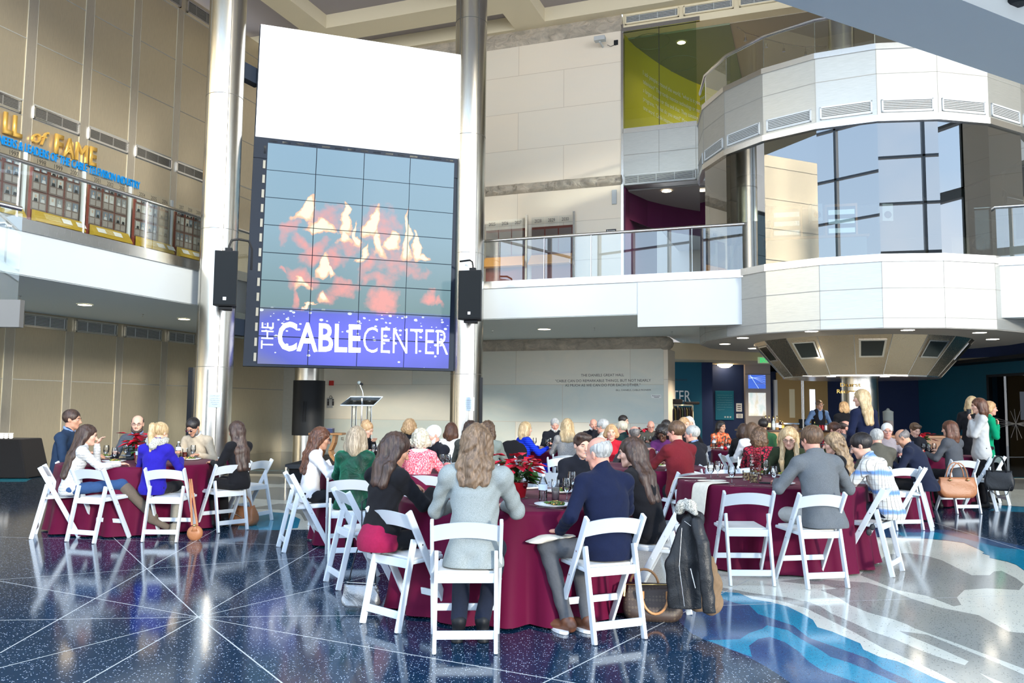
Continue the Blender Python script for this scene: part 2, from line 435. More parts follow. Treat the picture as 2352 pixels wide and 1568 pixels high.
# ---- floor with its terrazzo map
def build_floor():
    def P(l): return [at_z(x, y, 0).xy for x, y in l]
    k = 2.933
    def q(l): return P([(1550 + a / k, 1150 + b / k) for a, b in l])
    polys = [([Vector((-30, -14)), Vector((34, -14)), Vector((34, 36)), Vector((-30, 36))], 0)]
    polys.append((P([(505, 1088), (1000, 1088), (1700, 1089), (2352, 1092), (2500, 1094), (2500, 1180), (2352, 1163), (2300, 1160), (2180, 1148), (2050, 1152), (1990, 1180), (1960, 1215), (1975, 1232), (2081, 1236), (2130, 1237),
        (2180, 1242), (2214, 1247), (2249, 1262), (2262, 1269), (2256, 1271), (2273, 1276), (2273, 1281), (2314, 1290), (2334, 1297), (2352, 1310), (2500, 1400), (2700, 1568), (3000, 1900), (2500, 1900), (2174, 1568),
        (2143, 1556), (2109, 1539), (2061, 1518), (2020, 1508), (1983, 1491), (1976, 1477), (1952, 1467), (1911, 1450), (1877, 1440), (1867, 1423), (1843, 1409), (1809, 1392), (1768, 1382), (1727, 1375), (1697, 1361), (1649, 1358),
        (1600, 1348), (1500, 1345), (1400, 1300), (1100, 1240), (760, 1216), (545, 1216), (560, 1180), (505, 1150)]), 3))
    for l, m in (([(250, 570), (520, 620), (760, 650), (900, 680), (980, 710), (1060, 760), (1200, 820), (1330, 880), (1480, 930), (1640, 1000), (1800, 1060), (2000, 1120), (2150, 1226), (2300, 1300), (2100, 1300), (1900, 1226), (1760, 1150), (1560, 1060), (1400, 990), (1200, 880), (1000, 780), (880, 720), (700, 670), (450, 630), (250, 590)], 4),
                 ([(700, 540), (870, 560), (1000, 562), (1090, 590), (980, 600), (1100, 650), (1180, 700), (1300, 750), (1480, 800), (1560, 830), (1620, 860), (1900, 960), (2352, 1130), (2700, 1260), (2700, 960), (2352, 890), (2250, 880), (2160, 830), (2050, 770), (1800, 720), (1600, 660), (1400, 580), (1300, 550), (1150, 540), (900, 520)], 4),
                 ([(1250, 500), (1500, 600), (1700, 640), (1880, 710), (1930, 700), (1900, 650), (1950, 600), (2100, 588), (2320, 600), (2352, 560), (2300, 520), (2200, 470), (2150, 475), (2120, 500), (2000, 500), (1900, 450), (1800, 400), (1700, 370), (1560, 350), (1430, 360), (1380, 400), (1300, 440)], 4),
                 ([(1510, 875), (1700, 900), (1900, 980), (2100, 1060), (2352, 1170), (2352, 1260), (2250, 1240), (2100, 1180), (1950, 1110), (1980, 1080), (1800, 1000), (1560, 900)], 4)):
        polys.append((q(l), m))
    # grey drifts in the cream band that runs behind the tables
    for l in ([(508, 1092), (640, 1094), (700, 1104), (640, 1112), (560, 1108), (508, 1110)], [(560, 1122), (640, 1118), (720, 1126), (900, 1122), (1000, 1130), (800, 1142), (690, 1150), (600, 1146), (530, 1140)],
              [(565, 1168), (640, 1156), (740, 1160), (800, 1180), (700, 1196), (690, 1180), (640, 1170)], [(1000, 1100), (1400, 1094), (1500, 1104), (1300, 1116)], [(1900, 1096), (2352, 1100), (2352, 1124), (2230, 1120), (2100, 1126)]):
        polys.append((P(l), 4))
    # blue shoreline, front right
    outer = [(290, 610), (430, 620), (520, 660), (640, 680), (760, 710), (860, 760), (930, 800), (960, 850), (1060, 880), (1180, 930), (1250, 960), (1270, 1000), (1380, 1050), (1500, 1080), (1640, 1140), (1740, 1190), (1830, 1226), (2000, 1300)]
    inner = [(1100, 1420), (900, 1300), (780, 1226), (700, 1170), (620, 1120), (540, 1075), (450, 1030), (330, 985), (210, 940), (110, 890), (40, 820), (-40, 700), (60, 620)]
    polys.append((q(outer + inner), 1))
    polys.append((q([(285, 608), (430, 620), (520, 660), (640, 680), (760, 710), (860, 760), (930, 800), (960, 850), (1060, 880), (1180, 930), (1250, 960), (1270, 1000), (1380, 1050), (1500, 1080), (1640, 1140), (1740, 1190), (1830, 1226), (2000, 1300),
                    (1750, 1300), (1600, 1226), (1560, 1200), (1400, 1130), (1300, 1060), (1100, 990), (900, 920), (800, 840), (560, 760), (500, 700), (420, 690), (290, 650)]), 2))
    polys.append((q([(215, 938), (440, 930), (500, 890), (590, 860), (620, 838), (760, 870), (850, 930), (960, 990), (1050, 1050), (1180, 1090), (1300, 1140), (1420, 1190), (1500, 1226), (1600, 1300), (1350, 1300), (1240, 1226), (1130, 1190), (990, 1140), (900, 1080), (830, 1010), (740, 950), (640, 915), (560, 930), (500, 975), (520, 1050), (450, 1026), (330, 980)]), 2))
    # far blue shoreline on the right, teal pools
    polys.append((P([(1950, 1214), (2100, 1213), (2180, 1217), (2250, 1232), (2330, 1250), (2420, 1268), (2500, 1400), (2352, 1309), (2334, 1296), (2314, 1289), (2273, 1280), (2273, 1275), (2256, 1270), (2262, 1268), (2249, 1261), (2214, 1246), (2180, 1241), (2130, 1236), (2081, 1235), (1975, 1231)]), 1))
    polys.append((P([(2056, 1222), (2150, 1222), (2230, 1240), (2300, 1258), (2360, 1262), (2420, 1330), (2352, 1309), (2334, 1296), (2314, 1289), (2273, 1280), (2273, 1275), (2256, 1270), (2262, 1268), (2249, 1261), (2214, 1246), (2180, 1241), (2130, 1236), (2081, 1235)]), 2))
    polys.append((P([(2270, 1172), (2352, 1176), (2450, 1182), (2450, 1174), (2352, 1164), (2298, 1161)]), 2))
    polys.append((P([(545, 1216), (562, 1184), (600, 1174), (660, 1178), (690, 1192), (684, 1212), (640, 1217)]), 2))
    polys.append((P([(-200, 1083), (66, 1085), (66, 1098), (-200, 1097)]), 3))
    polys.append((P([(-200, 1099), (72, 1099), (60, 1106), (-200, 1108)]), 2))
    polys.append(([Vector((-30, 18.9)), Vector((34, 18.9)), Vector((34, 36)), Vector((-30, 36))], 5))
    polys.append(([Vector((-30, 18.75)), Vector((34, 18.75)), Vector((34, 18.95)), Vector((-30, 18.95))], 2))
    A = (455.8, 1416.5)
    lines = [((0, 1333.9), A), ((254.5, 1228.6), A), ((-300, 1429), A), ((-300, 1610), A), ((-100, 1735), A), ((760, 1238), A), ((853.7, 1322), A), ((943, 1412), A), ((600, 1443), A), ((1000, 1845), A),
             ((600, 1443), (1400, 1582)), ((0, 1499), (600, 1156)), ((-60, 1231), (700, 1252)), ((-60, 1335), (337, 1306)), ((337, 1306), (800, 1273)), ((1100, 1642), (1720, 1331)), ((1652, 1390), (2500, 1361)), ((2000, 1155), (2500, 1309)), ((853, 1322), (1000, 1290))]
    for a, b in lines:
        a = at_z(*a, 0).xy; b = at_z(*b, 0).xy; n = (b - a).normalized(); n = Vector((-n.y, n.x)) * 0.0045
        polys.append(([a - n, b - n, b + n, a + n], 6))
    vs, es = [], []
    for p, m in polys:
        k0 = len(vs); vs += p; es += [(k0 + i, k0 + (i + 1) % len(p)) for i in range(len(p))]
    ov, oe, of, _, _, _ = delaunay_2d_cdt(vs, es, [], 0, 1e-5)
    def inside(p, poly):
        c = False; j = len(poly) - 1
        for i in range(len(poly)):
            a, b = poly[i], poly[j]
            if (a.y > p.y) != (b.y > p.y) and p.x < (b.x - a.x) * (p.y - a.y) / (b.y - a.y) + a.x: c = not c
            j = i
        return c
    mb = MB(); fs, ms = [], []
    for f in of:
        c = sum((ov[i] for i in f), Vector((0, 0))) / len(f); mm = 0
        for p, m in polys[::-1]:
            if inside(c, p): mm = m; break
        a, b, d = (ov[i] for i in f[:3])
        if (b - a).cross(d - a) < 0: f = f[::-1]
        fs.append(tuple(f)); ms.append(mm)
    mb.v = [(v.x, v.y, 0) for v in ov]; mb.f = fs; mb.m = ms
    # a solid slab below
    k0 = len(mb.v)
    mb.add([(-30, -14, -0.25), (34, -14, -0.25), (34, 36, -0.25), (-30, 36, -0.25), (-30, -14, 0), (34, -14, 0), (34, 36, 0), (-30, 36, 0)], [(0, 3, 2, 1), (0, 1, 5, 4), (1, 2, 6, 5), (2, 3, 7, 6), (3, 0, 4, 7)], 5)
    struct(mb.build('floor', [M_tz_navy, M_tz_blue, M_tz_teal, M_tz_cream, M_tz_grey, M_tz_dark, M_tz_line]))
build_floor()

# ---- ceiling with coffers
def build_ceiling():
    s0, s1, t0, t1 = -17.0, 14.0, 3.0, 38.0
    cof = [(-20, -14.5, 12, 21.0), (-13.7, -9.0, 13.0, 20.5), (-13.7, -8.3, 21.4, 22.45), (-7.3, 2.0, 14.0, 22.25), (-13.7, -9.0, 6.0, 12.0), (-7.3, 2.0, 6.0, 13.0), (3.0, 11, 14, 22.25)]
    cof = [(max(a, s0 + .1), b, c, d) for a, b, c, d in cof]
    vs, es = [], []
    def rect(a, b, c, d): return [Vector((a, c)), Vector((b, c)), Vector((b, d)), Vector((a, d))]
    rects = [rect(s0, s1, t0, T_W)] + [rect(*c) for c in cof]
    for p in rects:
        k0 = len(vs); vs += p; es += [(k0 + i, k0 + (i + 1) % 4) for i in range(4)]
    ov, _, of, _, _, _ = delaunay_2d_cdt(vs, es, [], 0, 1e-5)
    mb = MB(); fs = []
    for f in of:
        c = sum((ov[i] for i in f), Vector((0, 0))) / len(f)
        if any(a < c.x < b and d < c.y < e_ for a, b, d, e_ in cof): continue
        fs.append(tuple(f))
    mb.v = [tuple(st(v.x, v.y, Z_CEIL)) for v in ov]; mb.f = fs; mb.m = [0] * len(fs)
    for a, b, c, d in cof:
        zz = Z_CEIL + 0.42
        p = [st(a, c, Z_CEIL), st(b, c, Z_CEIL), st(b, d, Z_CEIL), st(a, d, Z_CEIL)]; pt = [st(a, c, zz), st(b, c, zz), st(b, d, zz), st(a, d, zz)]
        mb.add(p + pt, [(0, 1, 5, 4), (1, 2, 6, 5), (2, 3, 7, 6), (3, 0, 4, 7)], 0); mb.add(pt, [(0, 1, 2, 3)], 1)
    mb.obox(st(s0, t0, Z_CEIL + 0.43), U * (s1 - s0), V * (T_W - t0), UP * 0.2, 0)
    struct(mb.build('ceiling', [M_cream, M_purplegrey]))
build_ceiling()

# ---- left wall: brushed steel panels, seams and reveal strips
def plane_wall(name, n, c, d, o0, o1, z0, z1, m, thick=0.3, extra=None, mats=None):
    mb = MB(); a = n * c
    mb.obox(a + d * o0 + UP * z0, d * (o1 - o0), -n * thick if extra is None else extra, UP * (z1 - z0))
    return mb
M_reveal = metal_brushed('reveal_steel', (0.56, 0.515, 0.44), 0.3, metal=0.7)
M_seam = mat('seam_dark', (0.10, 0.10, 0.09), 0.6)
M_seam2 = mat('seam_pale', (0.30, 0.30, 0.28), 0.6)
M_line = mat('pale_reveal_line', (0.50, 0.48, 0.41), 0.5, metal=0.3)
mb = MB()
mb.obox(st(S_L, -2, 0), -U * 0.3, V * 27, UP * Z_CEIL, 0)
def strip(xa, xb, y, z0, z1):
    ta, tb = at_s(xa, y, S_L).dot(V), at_s(xb, y, S_L).dot(V)
    mb.obox(st(S_L, ta, z0), U * 0.012, V * (tb - ta), UP * (z1 - z0), 1)
    for t_ in (ta, tb): mb.obox(st(S_L, t_ - 0.005, z0), U * 0.016, V * 0.010, UP * (z1 - z0), 3)
for xa, xb in ((55, 78), (188, 208), (300, 317), (401, 415)): strip(xa, xb, 200, Z_FL, 12.4)
for xa, xb in ((5, 27), (145, 163), (263, 278), (367, 381)): strip(xa, xb, 880, 0, 3.15)
for d_ in (-5, -2.5): pass
for z in (1.98, 8.13, 9.55, 10.9, 12.35, 7.80): mb.obox(st(S_L, -2, z), U * 0.006, V * 27, UP * (0.02 if z != 8.13 else 0.035), 2)
struct(mb.build('wall_left', [M_steel_panel, M_reveal, M_seam2, M_line]))

def vent(p, along, w, h, nrm, label, group, fr=M_chrome, gr=M_seam, fw=0.04, nslat=7, posts=3):
    """grille: p lower corner, along unit vector, w x h, facing nrm"""
    t = frame_empty('air_grille', p, label, 'vent', group)
    f = MB()
    for a, b in ((0, fw), (h - fw, h)): f.obox(p + UP * a, along * w, nrm * 0.05, UP * (b - a))
    for a, b in ((0, fw), (w - fw, w)): f.obox(p + along * a, along * (b - a), nrm * 0.05, UP * h)
    adopt(f.build('frame', fr), t)
    b = MB(); b.obox(p + nrm * 0.004 + UP * 0.01 + along * 0.01, along * (w - 0.02), nrm * 0.006, UP * (h - 0.02)); adopt(b.build('backing', gr), t)
    s = MB()
    for i in range(nslat): s.obox(p + UP * (fw + (h - 2 * fw) * (i + 0.3) / nslat) + nrm * 0.02, along * w, nrm * 0.012, UP * ((h - 2 * fw) / nslat * 0.42))
    for i in range(posts): s.obox(p + along * (w * (i + 0.8) / posts) + nrm * 0.03, along * 0.018, nrm * 0.012, UP * h)
    adopt(s.build('slats', mat('grille_slat', (0.30, 0.29, 0.27), 0.4, metal=0.5) if fr is M_chrome else M_white), t)
    return t
for i, (xa, xb) in enumerate(((-70, 48), (74, 182), (203, 294), (313, 393), (408, 470))):
    ta, tb = at_s(xa, 260, S_L).dot(V), at_s(xb, 260 + (xb - 180) * 0.38, S_L).dot(V)
    vent(st(S_L + .01, ta, 7.82), V, tb - ta, 0.29, U, ['vent grille cut by the left edge of the photo, above the gold sign', 'vent grille above the italic gold of', 'vent grille above the gold word FAME', 'fourth vent grille along the upper steel wall, past the gold letters', 'vent grille ending behind the left steel column'][i], 'grilles above the gold lettering')
for i, (xa, xb) in enumerate(((48, 151), (171, 267), (285, 369), (385, 446))):
    ta, tb = at_s(xa, 740, S_L).dot(V), at_s(xb, 740 + (xb - 180) * 0.08, S_L).dot(V)
    vent(st(S_L + .01, ta, 3.15), V, tb - ta, 0.30, U, ['dark grille under the balcony next to the glass landing', 'second dark grille under the left balcony', 'third dark grille under the left balcony', 'dark grille under the balcony ending at the steel column'][i], 'grilles under the left balcony', fr=M_steel)
for i, (xa, xb) in enumerate(((352, 412), (428, 500))):
    ta, tb = at_s(xa, 10, S_L).dot(V), at_s(xb, 40, S_L).dot(V)
    vent(st(S_L + .01, ta, 12.42), V, tb - ta, 0.36, U, ['uppermost grille of the steel wall, cut by the top of the photo', 'uppermost grille beside the top of the steel column'][i], 'grilles under the ceiling')

# ---- stone walls
uvp = (U, UP)
def stone_wall(name, s0, s1, z0, z1, m, t=T_W, ret=2.0):
    mb = MB(); mb.obox(st(s0, t, z0), U * (s1 - s0), V * ret, UP * (z1 - z0)); o = mb.build(name, m, uvplane=uvp); struct(o); return o
stone_wall('wall_back_lower', S_L, -3.90, 0, Z_SOF + 0.02, M_stone_lo, ret=0.8)
stone_wall('wall_back_upper', S_L, -5.06, Z_SOF + 0.02, Z_CEIL, M_stone_up, ret=0.8)
def rough_course(s0, s1, z0, z1, depth, name, seed, top=True):
    rnd = random.Random(seed); n = max(2, int((s1 - s0) / 0.07)); rows = 7
    mb = MB(); vs = []
    joints = [s0 + (s1 - s0) * (i + 1) / (int((s1 - s0) / 2.4) + 1) for i in range(int((s1 - s0) / 2.4))]
    import mathutils.noise as mn
    for j in range(rows + 1):
        for i in range(n + 1):
            s_ = s0 + (s1 - s0) * i / n; z = z0 + (z1 - z0) * j / rows
            prof = math.sin(math.pi * (j / rows)) ** 0.5 if 0 < j < rows else 0
            e_ = min([abs(s_ - q) for q in joints] + [9]); prof *= 0.35 + 0.65 * min(1, e_ / 0.12)
            d_ = depth * prof * (0.45 + 1.0 * abs(mn.noise(Vector((s_ * 2.1, z * 5, seed)))) + 0.5 * mn.noise(Vector((s_ * 7, z * 9, seed + 3))))
            vs.append(tuple(st(s_, T_W - d_ - 0.004, z)))
    fs = [(j * (n + 1) + i, j * (n + 1) + i + 1, (j + 1) * (n + 1) + i + 1, (j + 1) * (n + 1) + i) for j in range(rows) for i in range(n)]
    mb.add(vs, fs); o = mb.build(name, M_rough, smooth=True); struct(o)
rough_course(S_L, -3.88, 3.15, 3.5, 0.16, 'trim_1', 5)
rough_course(S_L, -5.06, 7.86, 8.16, 0.26, 'trim_2', 9)
rough_course(S_L, -5.06, 12.42, 12.9, 0.12, 'trim_3', 12)
mb = MB(); mb.ball(st(-3.86, T_W + 0.1, 3.3), (0.24, 0.24, 0.2), 12); struct(mb.build('trim_4', M_rough, smooth=True))
# side return of the lower stone wall
mb = MB(); mb.obox(st(-3.92, T_W + 0.02, 0), U * 0.14, V * 1.2, UP * 3.15); struct(mb.build('wall_back_return', M_stone_up, uvplane=uvp))
mb = MB(); mb.obox(st(-5.075, T_W - 0.03, Z_FL), U * 0.07, V * 0.5, UP * (12.6 - Z_FL)); struct(mb.build('trim_5', M_steel))

# ---- balcony slabs
mb = MB()
mb.obox(st(S_L, -3, Z_SOF), U * (S_BL - S_L), V * (T_W + 3), UP * (Z_FL - Z_SOF))
mb.obox(st(S_L, -3, Z_FL), U * 0.0001, V * 0.001, UP * 0.001)
struct(mb.build('trim_6', [M_white]))
mb = MB(); mb.obox(st(S_L + .02, -3, Z_SOF - 0.012), U * (S_BL - S_L - .05), V * (T_W + 2.9), UP * 0.012); struct(mb.build('ceiling_left_soffit', M_soffit))
mb = MB(); mb.obox(st(S_BL + 0.003, T_BR, Z_SOF), U * (14 + 11.75), V * (T_W - T_BR), UP * (Z_FL - Z_SOF))
mb.obox(st(-3.52, T_BR - 0.012, 3.22), U * 2.6, V * 0.3, UP * (Z_FL - 3.22)); mb.obox(st(2.8, T_BR - 0.012, 3.22), U * 9, V * 0.3, UP * (Z_FL - 3.22))
struct(mb.build('trim_7', M_white))
mb = MB(); mb.obox(st(S_BL + .05, T_BR + .03, Z_SOF - 0.014), U * 7.95, V * (T_W - T_BR), UP * 0.012); mb.obox(st(-3.75, T_BR + .03, Z_SOF - 0.014), U * 18, V * 8.27, UP * 0.012); struct(mb.build('ceiling_right_soffit', M_soffit))
# steel edge strip above the white bands
mb = MB()
mb.obox(st(S_BL - 0.05, -3, Z_FL), U * 0.09, V * (T_BR + 3.0), UP * 0.20)
struct(mb.build('trim_8', M_steel))
mb = MB(); mb.obox(st(S_BL, T_BR - 0.04, Z_FL), U * (10.6), V * 0.09, UP * 0.16); mb.obox(st(2.85, T_BR - 0.04, Z_FL), U * 9, V * 0.09, UP * 0.16)
struct(mb.build('trim_9', M_steel))

def glass_rail(p, d, length, joints, label, z0=Z_STRIP, z1=Z_RAIL, end_post=False, nrm=None, group=None):
    t = frame_empty('glass_railing', p, label, 'railing', group)
    js = [0] + joints + [length]
    for a, b in zip(js[:-1], js[1:]):
        g = MB(); g.poly([p + d * (a + 0.012) + UP * z0, p + d * (b - 0.012) + UP * z0, p + d * (b - 0.012) + UP * z1, p + d * (a + 0.012) + UP * z1])
        adopt(g.build('glass_panel', M_glass), t)
    h = MB(); h.tube([p + UP * (z1 + 0.02), p + d * length + UP * (z1 + 0.02)], 0.035, 12); adopt(h.build('handrail', M_steel, smooth='auto'), t)
    if nrm is not None:
        s = MB()
        for a in joints: s.obox(p + d * (a - 0.005) + UP * z0, d * 0.010, nrm * 0.02, UP * (z1 - z0))
        adopt(s.build('joint_strip', M_chrome), t)
    return t
tj = [at_s(x, y, S_BL).dot(V) + 2 for x, y in ((40, 470), (193, 500), (334, 530))]
glass_rail(st(S_BL, -2, 0), V, T_BR + 2, [3, 6] + tj + [17.2], 'long glass railing of the left balcony before the hall of fame wall', z0=Z_FL + 0.2, nrm=U)
sj = [at_t(x, y, T_BR).dot(U) - S_BL for x, y in ((1250, 600), (1358, 590), (1590, 580))]
glass_rail(st(S_BL, T_BR, 0), U, -1.24 - S_BL, [2.4] + sj, 'glass railing between the right steel column and the round tower', nrm=-V)
glass_rail(st(2.88, T_BR, 0), U, 8, [1.6, 4], 'glass railing on the right of the round tower, cut by the frame', nrm=-V)

# landing with glass at the far left edge
t = frame_empty('glass_landing', (-7.4, 11, 0), 'grey stair landing with glass balustrade at the left edge of the photo', 'landing')
a = at_Y(-60, 690, 11); b = at_Y(47, 688, 11); lo = at_Y(48, 751, 11)
mb = MB(); mb.obox(Vector((a.x - 2.5, 11, lo.z)), Vector((b.x - a.x + 2.5, 0, 0)), Vector((0, .10, 0)), UP * (b.z - lo.z)); adopt(mb.build('landing_slab', mat('landing_grey', (.14, .14, .135), .6)), t)
zr = at_Y(40, 476, 11).z
mb = MB(); mb.poly([(a.x - 2.5, 11.02, b.z), (b.x - .05, 11.02, b.z), (b.x - .05, 11.02, zr), (a.x - 2.5, 11.02, zr)]); adopt(mb.build('glass_panel', M_glass), t)
mb = MB(); mb.tube([at_Y(-120, 440, 10.4), at_Y(50, 480, 11)], 0.035, 12); adopt(mb.build('handrail', M_steel, smooth='auto'), t)
mb = MB(); mb.tube([at_Y(-80, 520, 11.3), at_Y(14, 512, 11.3), at_Y(26, 522, 11.3)], 0.03, 10); mb.lathe([(0.06, -0.01), (0.06, 0.01)], at_Y(22, 520, 11.25), 12); adopt(mb.build('grab_bar', M_steel, smooth='auto'), t)

# ---- white soffit plane fittings under balconies
def downlight(p, r, label, group, es=M_lamp):
    t = frame_empty('downlight', p, label, 'ceiling light', group)
    m = MB(); m.lathe([(r * 1.15, 0), (r * 1.15, -0.012), (r, -0.014), (r, -0.004)], p, 20, cap=False); adopt(m.build('trim_ring', M_chrome), t)
    m = MB(); m.lathe([(r, -0.006), (0.001, -0.006)], p, 20, cap=False); adopt(m.build('lens', es), t); return t
for x, y, lb in ((195, 699, 'round warm downlight over the steel panels, left of the pair'), (423, 732, 'round warm downlight beside the left steel column'), (1250, 755, 'warm downlight in the soffit above the inscription')):
    downlight(at_z(x, y, Z_SOF - 0.014), 0.13 if y < 740 else 0.16, lb, 'downlights under the balcony')
for x, y in ((46, 679), (328, 721), (1131, 758), (1366, 752), (1543, 761)):
    p = at_z(x, y, Z_SOF - 0.014); m = MB(); m.lathe([(0.03, 0), (0.03, -0.01), (0.008, -0.02), (0.008, -0.06), (0.03, -0.065), (0.001, -0.07)], p, 10, cap=False)
    tag(m.build('sprinkler_head', M_chrome), 'small sprinkler head under the white balcony', 'sprinkler', 'sprinkler heads under the balconies')

# ---- steel columns
def column(px_, py_, Y, r, z1, label, seams=(2.2, 4.9, 7.6, 10.3)):
    p = at_Y(px_, py_, Y); p.z = 0
    t = frame_empty('steel_column', p, label, 'column')
    m = MB(); m.lathe([(r, 0), (r, z1)], p, 64, cap=False); adopt(m.build('shaft', M_column, smooth=True), t)
    m = MB()
    for z in seams: m.lathe([(r + 0.001, z), (r + 0.004, z), (r + 0.004, z + 0.008), (r + 0.001, z + 0.008)], p, 48, cap=False)
    for a in (-1.05, -2.3):
        m.obox(p + Vector((math.cos(a) * (r - .002), math.sin(a) * (r - .002), 0)), Vector((-math.sin(a) * .012, math.cos(a) * .012, 0)), Vector((math.cos(a), math.sin(a), 0)) * 0.006, UP * z1)
    adopt(m.build('joint_lines', M_seam), t)
    m = MB(); m.lathe([(r + .02, 0), (r + .02, 0.12), (r, 0.13)], p, 48, cap=False); adopt(m.build('base_ring', M_steel, smooth='auto'), t)
    return p
PL = column(490, 900, 16.0, 0.355, Z_CEIL + .3, 'tall polished steel column left of the video wall')
PR = column(1071, 900, 18.25, 0.36, Z_CEIL + .3, 'tall polished steel column right of the video wall')

# ---- notices stuck to columns
def notice(px0, px1, py0, py1, Y, lines, label, name='notice'):
    a, b = at_Y(px0, py1, Y), at_Y(px1, py1, Y); top = at_Y(px0, py0, Y).z
    b.z = a.z; m = MB(); m.obox(a, b - a, Vector((0, 0.008, 0)), UP * (top - a.z)); o = m.build(name, mat('notice_paper', (0.62, 0.72, 0.78), 0.5)); tag(o, label, 'notice')
    h = (top - a.z); n_ = len(lines)
    for i, (s_, f0, f1, m_) in enumerate(lines):
        z = top - h * (0.28 + 0.68 * i / n_)
        pa = a.lerp(b, f0); pb = a.lerp(b, f1); pa.z = pb.z = z - .0; pa.y -= 0.003; pb.y -= 0.003
        text(s_, pa, pb, h * 0.075 if i else h * 0.10, m=m_, parent=o)
    return o
L_ = [('COMCAST', .12, .88, M_glet), ('is proud to help to', .14, .86, M_glet), ('The Cable Center', .14, .86, M_glet), ('with some of its', .2, .8, M_glet), ('key goals', .3, .7, M_glet)]
notice(478, 508, 901, 935, PL.y - 0.38, L_, 'pale blue printed notice on the left steel column')
notice(1065, 1089, 912, 943, PR.y - 0.385, L_, 'white printed notice on the right steel column')

# ---- slim black posts by the columns
for x0, x1, yt, Y, lb in ((435, 446, 850, 15.2, 'slim black column loudspeaker standing left of the left steel column'), (1102, 1109, 872, 17.4, 'slim black column loudspeaker right of the right steel column')):
    a, b = at_Y(x0, yt, Y), at_Y(x1, yt, Y); w_ = (b.x - a.x); t = frame_empty('column_speaker', ((a.x + b.x) / 2, Y, 0), lb, 'loudspeaker')
    m = MB(); m.box(((a.x + b.x) / 2, Y, (a.z + .1) / 2 + .05), (w_, w_ * 1.2, a.z - .1)); adopt(m.build('cabinet', M_black, bevel=0.008), t)
    m = MB(); m.box(((a.x + b.x) / 2, Y, 0.05), (w_ * 2.2, w_ * 2.6, 0.1)); adopt(m.build('base', M_black), t)

